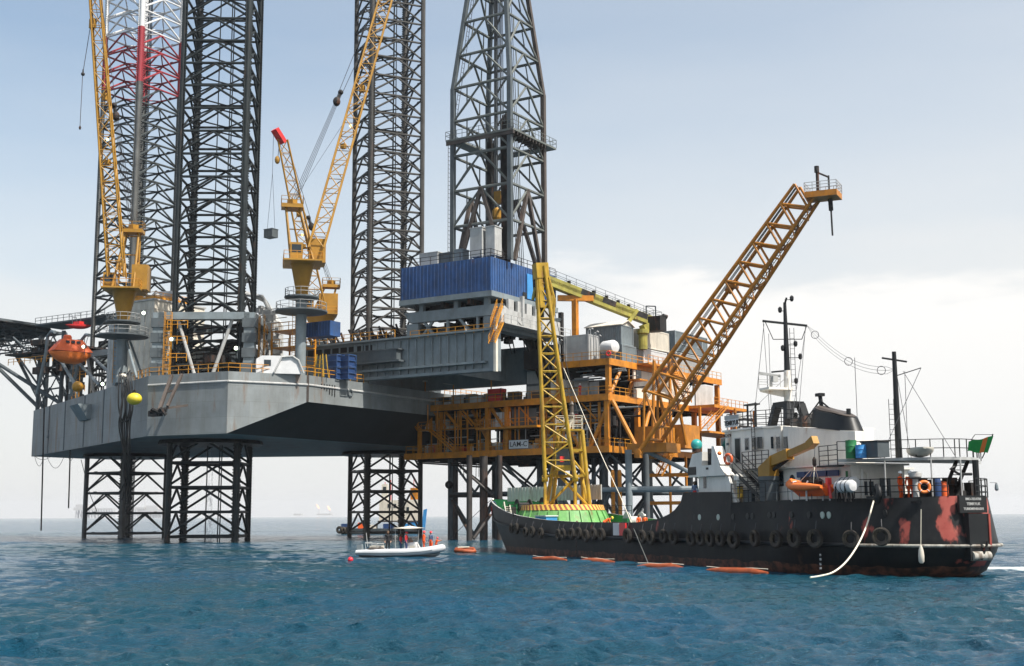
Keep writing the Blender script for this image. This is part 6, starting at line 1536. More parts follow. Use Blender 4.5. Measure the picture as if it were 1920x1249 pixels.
# main mast with tripod base, yards, radar platform
mz = 8.9; m = MB()
for a, b in ((1.1, .9), (1.1, -.9), (-1.2, .9), (-1.2, -.9)): m.beam((18.0+a, b, mz), (18.0+a*.6, b*.55, mz+2.1), .5, .45)
m.box(17.2, 18.8, -.75, .75, mz+1.9, mz+2.3); bs = m.build('mast_base', 'black', ship)
m = MB(); m.bar((18, 0, mz+2.2), (18, 0, 13.4), .30, .24, n=10); ms = m.build('main_mast', 'swhite', ship, smooth=True)
m = MB(); m.bar((18, 0, 13.4), (18, 0, 18.2), .22, .11, n=10).bar((18, 0, 18.1), (17.75, 0, 18.5), .07); m.build('mast_top', 'black', ms)
ya = V(.36, .93, 0)   # the yards stand athwart, roughly facing the camera
m = MB(); yd = (Sf.I.to_3x3() @ V(1, 0, 0)); 
m.bar(V(18, 0, 16.8)-yd*1.6+V(0, 0, .1), V(18, 0, 16.8)+yd*1.5-V(0, 0, .25), .085, n=6); m.bar(V(18, 0, 15.6)-yd*.9, V(18, 0, 15.6)+yd*1.1, .03, n=5); m.bar(V(18, 0, 16.8)-yd*1.4, V(18, 0, 15.6)-yd*.9, .03, n=5); m.bar(V(18, 0, 16.6)+yd*1.5, V(18, 0, 15.6)+yd*1.1, .03, n=5)
m.bar(V(18, 0, 13.4), V(18, 0, 13.3)-yd*1.1, .06, n=6); m.build('yard', 'black', ms)
m = MB()
for z, o in ((17.6, -.35), (15.2, .65), (14.9, -.25), (14.3, .95), (12.6, .6), (10.2, .5), (18.4, .5)): p = V(18, 0, z)+yd*o; m.lathe([(.08, -.12), (.14, 0), (.14, .2), (.05, .3)], p, n=8); m.bar(V(18, 0, z), p, .03, n=4)
m.each('mast_lamp', 'black', ms)
m = MB(); m.box(18-.6, 18+.6, -.1, 1.9, 12.0, 12.15); e = V(18, 0, 12.0)-yd*.95; m.hexa([e-yd*.7-V(0, .3, .1), e+yd*.8-V(0, .3, .45), e+yd*.8+V(0, .3, -.45), e-yd*.7+V(0, .3, -.1)], [e-yd*.75-V(0, .35, -.1), e+yd*.8-V(0, .35, -.1), e+yd*.8+V(0, .35, .1), e-yd*.75+V(0, .35, .1)])
rp = m.build('radar_platform', 'swhite', ms)
m = MB(); m.rails([e-yd*.75+V(0, .35, .1), e+yd*.75+V(0, .35, .1)], h=1.0, sp=.8, r=.025, levels=(1, .66, .33)).rails([e-yd*.75-V(0, .35, -.1), e-yd*.75+V(0, .35, .1)], h=1.0, sp=.8, r=.025); m.build('railing', 'lgrey', rp)
m = MB(); m.bar(e-yd*.2+V(0, 0, .1), e-yd*.2+V(0, 0, 1.0), .1); m.beam(e-yd*1.0+V(0, 0, 1.25), e+yd*.5+V(0, 0, 1.0), .15, .15); m.box(e.x-.25, e.x+.1, e.y-.2, e.y+.2, e.z+.6, e.z+1.0); m.build('radar_scanner', 'lgrey', rp)
m = MB(); p = V(18, 0, 0)+yd*.42; m.ladder(p+V(0, 0, mz+2), p+V(0, 0, 16.4), yd, .3, .35, .02); m.build('ladder', 'dark', ms)
m = MB()
for a, b in ((V(18, 0, 16.7)-yd*1.5, V(19.5, 2.0, 9.3)), (V(18, 0, 16.6)+yd*1.45, V(15.6, 1.5, 9.2)), (V(18, 0, 16.6)+yd*1.4, V(15.2, 1.2, 9.2)), (V(18, 0, 13), V(20, 3.6, 9.2)), (V(18, 0, 13), V(13.4, 2.8, 9.0)), (V(18, 0, 16.8)-yd*1.55, V(18, 0, 10)-yd*1.3), (V(18, 0, 16)-yd*1.2, V(18, 0, 10)-yd*1.2)): m.bar(a, b, .018, n=4)
m.each('rigging_wire', 'wire', ms)
# aft mast, its ladder and stays, aerial with hoops between the masts
m = MB(); m.bar((6.4, 0, 6.6), (6.4, 0, 13.3), .22, .13, n=10); am = m.build('after_mast', 'black', ship, smooth=True)
m = MB(); m.bar(V(6.4, 0, 12.8)-yd*.75+V(0, 0, .12), V(6.4, 0, 12.8)+yd*.75-V(0, 0, .12), .06, n=6).bar(V(6.4, 0, 11.8), V(6.4, 0, 12.3)+yd*1.6, .03, n=5); m.build('yard', 'black', am)
m = MB(); p = V(6.4, 0, 0)-yd*.32; m.ladder(p+V(0, 0, 6.7), p+V(0, 0, 10.4), yd, .3, .3, .02); m.build('ladder', 'black', am)
m = MB()
tpm = V(6.4, 0, 12.1)
for a, b in ((V(6.4, 0, 12.0)+yd*.1, V(4.0, 1.0, 6.6)), (V(6.4, 0, 12.3)+yd*1.6, V(5.0, 2.5, 6.6)), (tpm+yd*.5, V(0.8, .5, 6.6)), (tpm+yd*.6, tpm+yd*.55-V(0, 0, 5.4))): m.bar(a, b, .018, n=4)
m.each('stay_wire', 'wire', am)
ae = thing('wire_aerial', 'thin wire aerial with round spreader hoops strung between the two masts', 'aerial', (12, 0, 14))
A0 = V(18, 0, 16.55)+yd*1.5; A1 = V(6.4, 0, 12.2); m = MB(); dirA = (A1-A0).normalized()
def ap(t): return A0+(A1-A0)*t+V(0, 0, -1.0*4*t*(1-t))
for off in (-.22, 0, .22): m.tube([ap(k/12)+V(0, 0, off*(1 if 0 < k < 12 else 0)) for k in range(13)], .012, n=4)
m.each('wire', 'wire', ae)
for t_ in (.1, .5, .86): MB().torus(ap(t_), yd.cross(V(0, 0, 1))*1.0+dirA*.3, .26, .022, 20, 5).build('hoop', 'wire', ae)
m = MB(); m.bar((11.0, -.5, 9.6), (11.0, -.5, 13.5), .02, n=4); m.build('whip_aerial', 'wire', ship)
# stern canopy deck on posts
cp = [(x+.35, y-.15) for x, y in st if x <= 8.2]; poly = [(x, -y) for x, y in reversed(cp)]+[(x, y) for x, y in cp[1:]]
poly = [(x, y) for x, y in poly if not (x > 4.6 and y > 0)]; poly = [(5.4, 4.9) if False else p for p in poly]
m = MB(); pl2 = [(5.3, -5.2)]+[(x, -y) for x, y in reversed(cp) if x < 5.2]+[(x, y) for x, y in cp[1:] if x < 5.2]+[(5.3, 5.2)]
m.prism(list(reversed(pl2)) if False else pl2[::-1], 6.50, 6.66); cd = m.build('canopy_deck', 'lgrey', ship)
rl = [V(x, y, 6.67) for x, y in pl2]
m = MB(); m.rails(rl, h=1.0, sp=1.0, r=.03, levels=(1, .5)); m.build('railing', 'black', cd)
m = MB(); m.rails([V(7.4, 5.0, 6.35), V(5.3, 5.2, 6.35)], h=1.15, sp=1.0, r=.03, levels=(1, .75, .5, .25)); m.box(5.3, 7.4, 4.76, 5.2, 6.25, 6.35); m.build('railing', 'black', cd)
m = MB()
for x, y in pl2[2:-1:3]: m.bar((x, y, 4.4), (x, y, 6.5), .045, n=6)
m.each('post', 'lgrey', ship)
m = MB(); m.stairs((1.6, -.6, 6.5), (3.2, -.6, ZD0), (0, 1, 0), .8, rail=False); m.build('stair', 'dark', ship)
m = MB(); m.bar((.9, -.9, ZD0), (.9, -.9, 6.5), .18, n=8).tube([V(1.2, .2, 6.2), V(1.2, .6, 6.0), V(1.0, .2, 5.7), V(.9, -.6, 5.7)], .08, n=6); m.build('stern_post', 'black', ship)
# canopy clutter: tarpaulin covered boat, drums, box
t = thing('covered_dinghy', 'pale dinghy under a cover on the canopy deck', 'dinghy', (2.8, 1.4, 6.67)); m = MB(); boat_hull(m, V(2.6, 1.5, 7.2), 3.6, 1.4, 1.0, V(-.85, .5, 0).normalized()); m.build('cover', 'cream', t, smooth=True)
MB().beam((1.2, 2.4, 7.15), (4.1, .7, 7.15), .05, .05).build('keel_board', 'lgrey', t)
def drum(x, y, z, mat, label, r=.3, h=.9):
    t = thing('oil_drum', label, 'drum', (x, y, z)); m = MB(); m.lathe([(r, 0), (r, h*.33), (r*1.04, h*.34), (r, h*.36), (r, h*.66), (r*1.04, h*.67), (r, h*.69), (r, h), (r*.9, h-.02)], (x, y, z), n=16); m.build('body', mat, t, smooth=True); MB().lathe([(.05, 0), (.05, .04)], (x+r*.5, y, z+h), n=8).build('cap', 'dark', t)
q = Sf.on(1591, 856, y=4.9); drum(q.x, 4.7, 6.67 if q.x < 5.3 else 6.36, 'dgreen', 'green oil drum on the edge of the canopy deck', .32, 1.05)
q = Sf.on(1613, 858, y=4.6); drum(q.x, 4.5, 6.67, 'lblue', 'bright blue drum next to the green one on the canopy', .34, .75)
q = Sf.on(1604, 861, y=4.4); drum(q.x, 4.2, 6.67, 'redp', 'small red drum half hidden beside the blue drum', .25, .5)
q = Sf.on(1636, 852, y=4.2); t = thing('deck_locker', 'dark grey locker box on the canopy deck', 'locker', (q.x, 4.1, 6.67)); MB().box(q.x-.75, q.x+.75, 3.6, 4.4, 6.68, 7.55).build('body', 'dgrey', t); MB().box(q.x-.8, q.x+.8, 3.55, 4.45, 7.553, 7.62).build('lid', 'dark', t)
# flag at the stern
t = thing('ensign', 'green flag with an orange patterned band flying at the stern', 'flag', (.3, -1.2, 6.6))
fq = [Sf.on(1816, 828, y=-.6), Sf.on(1862, 818, y=-1.6), Sf.on(1851, 850, y=-1.5), Sf.on(1813, 846, y=-.6)]
m = MB(); vs = []; nu, nv = 16, 6
for i in range(nu+1):
    for j in range(nv+1):
        u, v = i/nu, j/nv; p = (fq[0]*(1-u)+fq[1]*u)*(1-v)+(fq[3]*(1-u)+fq[2]*u)*v; vs.append(p+Sf.I.to_3x3() @ V(0, -.09*math.sin(u*7+v*1.5), .03*math.sin(u*9)))
def fl(a, b, mat, nm):
    m = MB(); idx = {}; V2 = []; F2 = []
    for i in range(a, b):
        for j in range(nv):
            q_ = []
            for (ii, jj) in ((i, j), (i+1, j), (i+1, j+1), (i, j+1)):
                if (ii, jj) not in idx: idx[(ii, jj)] = len(V2); V2.append(vs[ii*(nv+1)+jj])
                q_.append(idx[(ii, jj)])
            F2.append(tuple(q_))
    m.add(V2, F2); return m.build(nm, mat, t, smooth=True)
MT['flagg'] = plain('flag_green_cloth', (.015, .27, .055), .8); MT['flago'] = plain('flag_band_cloth', (.62, .16, .03), .8)
fl(0, 10, 'flagg', 'green_field'); fl(10, 13, 'flago', 'carpet_band'); fl(13, 16, 'flagg', 'green_field')
m = MB(); m.bar(Sf.on(1862, 814, y=-1.6), V(.9, -1.4, 6.6), .035, n=6).bar(Sf.on(1862, 815, y=-1.6), Sf.on(1828, 815, y=-.9), .02, n=4).bar(Sf.on(1828, 815, y=-.9), V(.8, -.6, 7.6), .02, n=4); m.build('flag_staff', 'dark', t)

# tyre fenders along the side
TX = [(56.77, 2.3), (54.81, 2.3), (52.1, 2.0), (50.3, 2.05), (48.1, 1.95), (44.1, 1.85), (43.06, 1.96), (41.28, 1.98), (39.86, 2.04), (38.39, 1.85), (36.93, 2.03), (35.43, 2.0), (30.78, 1.95), (28.31, 1.92), (26.95, 1.85), (24.96, 2.0), (23.45, 1.95), (20.94, 1.89), (19.62, 1.94), (18.34, 1.93), (17.02, 1.95), (15.35, 1.9), (12.79, 2.03), (10.39, 2.02), (8.66, 2.1), (6.99, 2.1), (4.62, 2.1), (2.97, 2.25)]
ORD = ['first', 'second', 'third', 'fourth', 'fifth', 'sixth', 'seventh', 'eighth', 'ninth', 'tenth', 'eleventh', 'twelfth', 'thirteenth', 'fourteenth']
tot = len(TX)
def tyre_proto():
    CUR[0] = WORLD
    t = thing('tyre_fender', '', 'tyre', (0, 0, 0), 0, 'tyre fenders along the ship side')
    m = MB(); prof = [(.27, -.10), (.33, -.14), (.44, -.15), (.50, -.10), (.51, 0), (.50, .10), (.44, .15), (.33, .14), (.27, .10), (.25, .06), (.36, .10), (.36, -.10), (.25, -.06)]
    n = 28; vs = []; k_ = len(prof)
    for i in range(n):
        a = 2*PI*i/n
        for r, h in prof: vs.append((r*math.cos(a), h, r*math.sin(a)))
    m.add(vs, [(i*k_+k, i*k_+(k+1) % k_, ((i+1) % n)*k_+(k+1) % k_, ((i+1) % n)*k_+k) for i in range(n) for k in range(k_)])
    m.build('tyre', 'rubber', t, smooth=True)
    m = MB()
    for i in range(36): a = 2*PI*i/36; p = V(.505*math.cos(a), 0, .505*math.sin(a)); m.beam(p+V(0, -.1, 0), p+V(0, .1, 0), .03, .025, up=p.normalized())
    m.build('tread', 'rubber', t)
    MB().tube([V(-.1, -.02, .3), V(-.05, -.03, .56), V(0, -.18, .95)], .025, n=5).build('hanging_rope', 'rope' if False else 'wire', t)
    CUR[0] = Sf
    return t
tp_ = tyre_proto()
for i, (x, z) in enumerate(TX):
    lv = (z, -.1, 10.5, 6.02, 73.6); y = yb_at(lv, x); y2 = yb_at(lv, x+.4); y1 = yb_at(lv, x-.4); nrm = V(-(y2-y1), .8, 0).normalized()
    ang = math.atan2(nrm.y, nrm.x)-PI/2
    sc = .86+.16*rnd.random() if i < 12 else .98+.16*rnd.random()
    p = V(x, y, z)+nrm*(.24)
    Mw = Sf.M @ Matrix.Translation(p) @ Matrix.Rotation(ang+rnd.uniform(-.1, .1), 4, 'Z') @ Matrix.Rotation(rnd.uniform(-.13, .02), 4, 'X') @ Matrix.Rotation(rnd.uniform(0, 6), 4, 'Y') @ Matrix.Scale(sc, 4)
    Mw = Sf.M @ Matrix.Translation(p) @ Matrix.Rotation(ang+rnd.uniform(-.1, .1), 4, 'Z') @ Matrix.Rotation(rnd.uniform(-.10, .02), 4, 'X') @ Matrix.Scale(sc, 4)
    if i < tot//2: lab = 'black tyre fender on the ship side, %s counting back from the bow' % ORD[i]
    else: lab = 'black tyre fender on the ship side, %s counting forward from the stern' % ORD[tot-1-i]
    if i == 0: tp_.matrix_world = Mw; tp_['label'] = lab
    else: copy_tree(tp_, Mw, lab)

# foredeck: crane ring, striped band, winches, hatches
CUR[0] = Sf
RC = V(58.3, -.3, 0)
cr = thing('ship_crane', 'tall yellow lattice crane on a round green base on the ship foredeck', 'crane', (RC.x, RC.y, ZD1))
m = MB(); m.lathe([(5.0, ZD1), (4.1, 4.0)], (RC.x, RC.y, 0), n=40); m.build('base_cone', 'green', cr)
m = MB(); m.lathe([(4.15, 4.01), (4.0, 4.5), (3.3, 4.55)], (RC.x, RC.y, 0), n=56)
mat = bpy.data.materials.new('warning_stripes'); mat.use_nodes = True; nt_ = mat.node_tree; Nn = nt_.nodes; Ll = nt_.links; bb_ = Nn['Principled BSDF']
tc_ = Nn.new('ShaderNodeTexCoord'); sp_ = Nn.new('ShaderNodeSeparateXYZ'); Ll.new(tc_.outputs['Object'], sp_.inputs[0])
at = Nn.new('ShaderNodeMath'); at.operation = 'ARCTAN2'; Ll.new(sp_.outputs['Y'], at.inputs[0]); Ll.new(sp_.outputs['X'], at.inputs[1])
k1 = Nn.new('ShaderNodeMath'); k1.operation = 'MULTIPLY'; k1.inputs[1].default_value = 52/(2*PI); Ll.new(at.outputs[0], k1.inputs[0])
k2 = Nn.new('ShaderNodeMath'); k2.operation = 'MULTIPLY_ADD'; k2.inputs[1].default_value = 1.1; Ll.new(sp_.outputs['Z'], k2.inputs[0]); Ll.new(k1.outputs[0], k2.inputs[2])
fr_ = Nn.new('ShaderNodeMath'); fr_.operation = 'FRACT'; Ll.new(k2.outputs[0], fr_.inputs[0]); gt = Nn.new('ShaderNodeMath'); gt.operation = 'GREATER_THAN'; gt.inputs[1].default_value = .5; Ll.new(fr_.outputs[0], gt.inputs[0])
cm_ = Nn.new('ShaderNodeMixRGB'); cm_.inputs[1].default_value = (.70, .42, .07, 1); cm_.inputs[2].default_value = (.28, .07, .03, 1); Ll.new(gt.outputs[0], cm_.inputs[0]); Ll.new(cm_.outputs[0], bb_.inputs['Base Color']); bb_.inputs['Roughness'].default_value = .6
MT['stripe'] = mat
m.build('striped_ring', 'stripe', cr)
m = MB()
for a in range(26):
    t_ = 2*PI*a/26; m.beam(V(RC.x+5.0*math.cos(t_), RC.y+5.0*math.sin(t_), ZD1+.1), V(RC.x+4.13*math.cos(t_), RC.y+4.13*math.sin(t_), 3.95), .1, .22)
m.each('base_rib', 'green', cr)
# tower: four splayed legs, braces, cab, platform
fx = Sf.I.to_3x3() @ V(1, 0, 0); fy = Sf.I.to_3x3() @ V(0, 1, 0)       # picture right / away, so the tower faces the camera as photographed
def tw(a, b, z): return V(RC.x, RC.y, z)+fx*a+fy*b
D0 = (Sf.M @ V(RC.x, RC.y, 0)).y
def tz(py): return Sf.at(1050, py, D0).z
zt = tz(806); m = MB()
for a, b in ((-1.65, -1.6), (2.6, -1.6), (2.2, 1.6), (-1.0, 1.6)): m.bar(tw(a, b, 4.2), tw(a*.35+1.05 if a > 0 else a*.4+.35, b*.6, zt-.1), .2, n=8)
for z0, z1 in ((tz(893), tz(893)), (tz(845), tz(845))):
    k = (z0-4.2)/(zt-4.3)
    L4 = [tw(a+((a*.35+1.05 if a > 0 else a*.4+.35)-a)*k, b+(b*.6-b)*k, z0) for a, b in ((-1.65, -1.6), (2.6, -1.6), (2.2, 1.6), (-1.0, 1.6))]
    for p, q in zip(L4, L4[1:]+L4[:1]): m.beam(p, q, .22, .22)
m.bar(tw(-1.65, -1.6, 4.3), tw(1.4, -1.5, tz(893)), .13, n=6).bar(tw(2.5, -1.6, 4.3), tw(-.3, -1.5, tz(893)), .13, n=6).bar(tw(2.5, -1.6, 4.3), tw(2.0, 1.5, tz(893)), .13, n=6)
m.bar(tw(2.2, -1.4, tz(893)), tw(.3, -1.1, tz(845)), .11, n=6)
m.build('tower', 'syel', cr)
m = MB(); m.prism([(tw(a, b, 0).x, tw(a, b, 0).y) for a, b in ((-.6, -1.1), (2.0, -1.1), (2.0, 1.2), (-.6, 1.2))], zt-.15, zt); pf_ = m.build('top_platform', 'syel', cr)
m = MB(); m.rails([tw(a, b, zt) for a, b in ((-.6, -1.1), (2.0, -1.1), (2.0, 1.2), (-.6, 1.2))], h=1.3, sp=.9, r=.04, levels=(1, .66, .33), closed=True); m.bar(tw(.7, 0, zt), tw(1.1, 0, zt+1.6), .12); m.build('railing', 'cream', pf_)
m = MB(); m.lathe([(.3, 0), (.3, .3), (.2, .5), (.2, 1.2), (.28, 1.3), (.1, 1.6)], tw(1.0, 0, zt+1.2), n=10); m.build('sheave_post', 'leg_brown', pf_)
zc0, zc1 = tz(884), tz(842)
m = MB(); cq = [tw(a, b, 0) for a, b in ((-.75, -2.9), (.75, -2.9), (.75, -1.3), (-.75, -1.3))]
m.prism([(p.x, p.y) for p in cq], zc0, zc0+.5).prism([(p.x, p.y) for p in cq], zc1-.12, zc1)
for p in cq: m.bar(V(p.x, p.y, zc0+.5), V(p.x, p.y, zc1), .07, n=5)
cb = m.build('cab', 'syel', cr)
m = MB(); pin = [tw(a, b, 0) for a, b in ((-.7, -2.85), (.7, -2.85), (.7, -1.35), (-.7, -1.35))]; m.prism([(p.x, p.y) for p in pin], zc0+.503, zc1-.123); m.build('window', 'glass', cb)
m = MB(); p = tw(0, -2.88, zc0+1.1); m.box(p.x-.01, p.x+.01, p.y-.35, p.y+.35, p.z-.3, p.z+.25); m.build('seat_back', 'redp', cb)
# the boom, raised almost upright in front of the tower
m = MB(); b0 = Sf.at(1050, 897, D0-2.5); b1 = Sf.at(1013, 500, D0-3.2)
for a_ in (-1.45, 1.45): q_ = b0+fx*a_; m.beam(V(q_.x, q_.y, q_.z-.1), q_+fy*1.2, .4, .5); m.beam(V(q_.x, q_.y, 4.2), V(q_.x, q_.y, q_.z), .26, .26); m.lathe([(.32, -.3), (.32, .3)], q_, fx, 12)
m.each('boom_pivot', 'syel', cr); m = MB()
bo, bc = lattice(cr, 'boom', b0, b1, fx, 2.9, 1.4, .75, .9, 12, .18, .085, 'syel')
m = MB(); d_ = (b1-b0).normalized(); m.beam(b1-d_*1.2, b1+d_*.3, 1.3, 1.1); m.beam(bc(.80, -.6, 0), bc(.99, -.7, 0), .5, 1.2); m.build('boom_head', 'syel', bo)
m = MB(); m.beam(bc(.86, -.9, -1.2), bc(.99, -.9, -1.2), .8, .5); m.bar(bc(.76, -.6, -1), bc(.86, -.7, -1), .3, n=8); m.build('hook_block', 'dark', bo)
m = MB(); m.bar(b1+fx*.5+d_*.1, bc(.84, 1.6, 0)+fx*.2, .15, n=6).bar(b1+fx*.5, bc(.78, 1.4, 0), .12, n=6).bar(bc(.84, 1.6, 0)+fx*.2, bc(.72, 1, 0), .15, n=6); m.beam(bc(.86, 1.5, 0), bc(.80, .8, 0), .5, .5); m.build('jib_strut', 'syel', bo)
m = MB(); m.bar(bc(.84, -1.9, 0), bc(.90, -1.4, 0), .16); m.build('pale_fender', 'pyel', bo)
m = MB(); m.bar(b1, tw(1.2, .3, zt+1.6), .035, n=4).bar(b1+fx*.4, tw(1.6, .3, zt+1.6), .035, n=4); m.build('luffing_rope', 'wire', cr)
# tow wire from the crane down to the floating boom
wa = thing('tag_line', 'thin wire slanting from the yellow crane down to the floating orange boom', 'wire', Sf.at(1217, 1060, 92))
MB().tube([Sf.at(1057, 690, D0-3), Sf.at(1110, 815, 110), Sf.at(1165, 935, 101), Sf.at(1217, 1060, 92)], .03, n=5).build('wire', 'rope', wa)
# foredeck gear
def winch(x, y, z, s, label, mat='dark'):
    t = thing('mooring_winch', label, 'winch', (x, y, z))
    m = MB(); m.lathe([(.75*s, -.75), (.75*s, -.65), (.42*s, -.64), (.42*s, .64), (.75*s, .65), (.75*s, .75)], (x, y, z+.85*s), (0, 1, 0), 16); m.build('drum', mat, t)
    m = MB(); m.box(x-.5*s, x+.5*s, y-.95, y-.78, z, z+1.1*s).box(x-.5*s, x+.5*s, y+.78, y+.95, z, z+1.1*s); m.each('side_frame', 'dgreen', t)
    m = MB(); m.box(x-.5*s, x+.9*s, y+.96, y+1.7, z, z+.8*s); m.build('gearbox', 'dark', t)
winch(66.5, .6, ZD2, 1.0, 'dark mooring winch on the bow deck next to the white helmeted sailor'); winch(64.0, -1.2, ZD2, 1.1, 'larger dark winch on the bow deck nearer the yellow crane')
winch(46.5, -2.2, ZD1, 1.15, 'grey rope winch on the green foredeck behind the yellow helmet worker', 'lgrey')
t = thing('screen_panels', 'row of pale corrugated screen panels along the far bow rail', 'screen', (68, -3, ZD2))
for k in range(7):
    m = MB(); x0 = 74.5-k*2.3; yy = -max(.8, yb_at(LEV[0], x0)-.5); yy2 = -max(.8, yb_at(LEV[0], x0-2.2)-.5); m.beam((x0, yy, 5.8), (x0-2.2, yy2, 5.8), .08, 1.5)
    for j in range(5): f = j/4; m.beam((x0-2.2*f, yy+(yy2-yy)*f+.06, 5.05), (x0-2.2*f, yy+(yy2-yy)*f+.06, 6.55), .08, .1)
    m.build('panel', 'lgrey', t)
m = MB(); m.rails([(62.2, 3.9, ZD2), (62.2, -3.9, ZD2)], h=1.0, sp=1, r=.035).rails([(62.2, -4, ZD2), (53, -5.2, 3.4)], h=1.0, sp=1.1, r=.035); m.build('railing', 'dark', ship)
t = thing('blue_bin', 'light blue bin with a pale lid on the green foredeck', 'bin', (53.2, 3.5, ZD1)); q = Sf.on(1025, 970, y=4.1)
m = MB(); m.box(q.x-1.3, q.x+1.3, 3.6, 4.7, ZD1+.01, 3.42); m.build('body', 'lblue', t); m = MB(); m.box(q.x-1.38, q.x+1.38, 3.52, 4.78, 3.423, 3.52); m.build('lid', 'white', t)
t = thing('boarding_ladder', 'short pale ladder with bent handrails at the bow rail', 'ladder', (64.5, 3.2, 3))
m = MB(); m.ladder((66.0, 2.6, 4.6), (63.6, 3.2, 3.0), (0, 1, 0), .6, .3, .05); m.tube([V(66.2, 3.0, 4.5), V(65.8, 3.0, 4.9), V(63.5, 3.6, 3.4), V(63.4, 3.6, 2.9)], .05, n=6); m.build('frame', 'cream', t)
m = MB(); rr = random.Random(12)
for k in range(16):
    a_ = rr.uniform(-2.6, .6); r_ = rr.uniform(4.9, 5.2); x, y = RC.x+r_*math.cos(a_), RC.y+abs(r_*math.sin(a_)); 
    if y > 4.6: continue
    m.box(x-.3, x+.3, y-.25, y+.25, ZD1, ZD1+rr.uniform(.5, 1.3))
m.each('deck_fitting', 'dgreen', ship)
t = thing('fairlead', 'black oval fairlead on the bulwark where the pale rope leaves', 'fairlead', (3.0, 5.0, 4.4))
q = Sf.on(1643, 926, y=4.7); m = MB(); m.torus((q.x, 4.62, 4.62), (.45, .9, 0), .42, .15, 20, 8); m.build('ring', 'black', t, smooth=True); m = MB(); m.box(q.x-.85, q.x+.85, 4.45, 4.75, 4.35, 4.5); m.build('base', 'black', t)
mr = thing('mooring_rope', 'thick pale mooring rope hanging from the stern fairlead into the water', 'rope', (q.x, 4.7, 4.6))
m = MB(); pts = [Sf.at(*a) for a in ((1642, 926, 73), (1635, 950, 72), (1625, 985, 71), (1612, 1015, 70), (1597, 1040, 69), (1580, 1060, 68), (1560, 1074, 67), (1538, 1080, 66.5), (1519, 1083, 66.2))]; m.tube(curve(pts), .048, n=8); m.build('rope', 'rope', mr, smooth=True)
bl = thing('mooring_rope', 'thin bow line running down and left from the bow to the sea', 'rope', (76, .3, 5)); m = MB(); m.bar(Sf.at(922, 936, 141), Sf.at(838, 1015, 165), .035, n=5); m.build('rope', 'dark', bl)
ch = thing('chain', 'short rusty chain hanging down the ship side near the middle tyres', 'chain', (40, 6.1, 2)); m = MB()
for k in range(14): z = 1.7-k*.15; m.torus((40.6-.008*k, 6.15, z), (1, 0, 0) if k % 2 else (0, 1, 0), .07, .022, 8, 5)
m.build('links', 'leg_brown', ch)
t = thing('rope_fender', 'pale bottle shaped fender hanging on a line below the stern', 'fender', Sf.at(1727, 1045, 69)); q = Sf.at(1727, 1035, 68.5)
m = MB(); m.lathe([(.05, .35), (.13, .1), (.16, -.2), (.15, -.5), (.08, -.6)], q, n=12); m.build('body', 'cream', t, smooth=True); m = MB(); m.bar(q+V(0, 0, .3), Sf.at(1727, 955, 68.7), .018, n=4); m.build('line', 'rope', t)
t = thing('hanging_fender', 'small grey fender hanging outside the far stern rail', 'fender', Sf.at(1868, 915, 72)); q = Sf.at(1868.5, 912, 71)
m = MB(); m.lathe([(.04, .2), (.09, .05), (.11, -.15), (.06, -.25)], q, n=10); m.build('body', 'grey', t); m = MB(); m.bar(q+V(0, 0, .2), Sf.at(1856, 905, 71), .015, n=4); m.build('line', 'wire', t)

# small knuckle crane with the rescue boat slung below
t = thing('boat_davit_crane', 'small yellow davit crane on a grey pedestal amidships', 'crane', (13.0, 5.0, 4.2))
m = MB(); m.lathe([(.62, 4.2), (.62, 5.6), (.7, 5.65), (.7, 5.9)], (13, 4.95, 0), n=16); m.build('pedestal', 'dgrey', t, smooth=True)
tipd = Sf.on(1521, 834, y=5.3); rt_ = Sf.on(1437, 884, y=5.0); 
m = MB(); m.hexa([V(13.7, 4.6, 5.91), V(12.4, 4.6, 5.91), V(12.4, 5.3, 5.91), V(13.7, 5.3, 5.91)][::-1], [V(13.7, 4.6, 6.5), V(12.3, 4.6, 7.15), V(12.3, 5.3, 7.15), V(13.7, 5.3, 6.5)][::-1]); m.build('turret', 'yel', t)
m = MB(); mid = V(12.4, 4.95, 6.85); m.beam(mid+(mid-tipd)*.02, tipd, .38, .42); m.beam(mid, mid+(tipd-mid)*.45, .5, .66); m.beam(tipd-(tipd-mid).normalized()*.2, tipd+V(-.45, 0, .28), .42, .5); bo = m.build('boom', 'yel', t)
m = MB(); m.bar(mid+V(.2, 0, -.6), mid+(tipd-mid)*.4-V(0, 0, .25), .12, n=8); m.build('luffing_cylinder', 'dark', t)
hk = Sf.on(1527, 868, y=5.4); m = MB(); m.bar(tipd+V(-.4, 0, 0), hk+V(0, 0, .2), .018, n=5); m.build('hoist_wire', 'wire', t); m = MB(); m.lathe([(.04, .35), (.12, .2), (.12, -.1), (.04, -.25)], hk, n=10); m.build('hook', 'dark', t)
rbq = Sf.on(1516, 914, y=5.55)
t = thing('rescue_boat', 'orange rescue boat slung from the small yellow davit crane', 'boat', (rbq.x, 5.5, 4.5))
LB = 4.0; c0 = V(rbq.x, 5.45, rbq.z+.02)
m = MB()
pts = []
for k in range(25):
    a_ = PI*k/24; 
x0 = c0.x+LB/2; x1 = c0.x-LB/2
path = [V(x1, c0.y+.6, c0.z-.02), V(c0.x-.6, c0.y+.65, c0.z), V(c0.x+1.0, c0.y+.6, c0.z+.05), V(x0-.35, c0.y+.35, c0.z+.2), V(x0, c0.y, c0.z+.32), V(x0-.35, c0.y-.35, c0.z+.2), V(c0.x+1, c0.y-.6, c0.z+.05), V(c0.x-.6, c0.y-.65, c0.z), V(x1, c0.y-.6, c0.z-.02)]
m.tube(path, .22, n=12, rs=[.1, .23, .23, .23, .25, .23, .23, .23, .1]); m.build('tube', 'orrub', t, smooth=True)
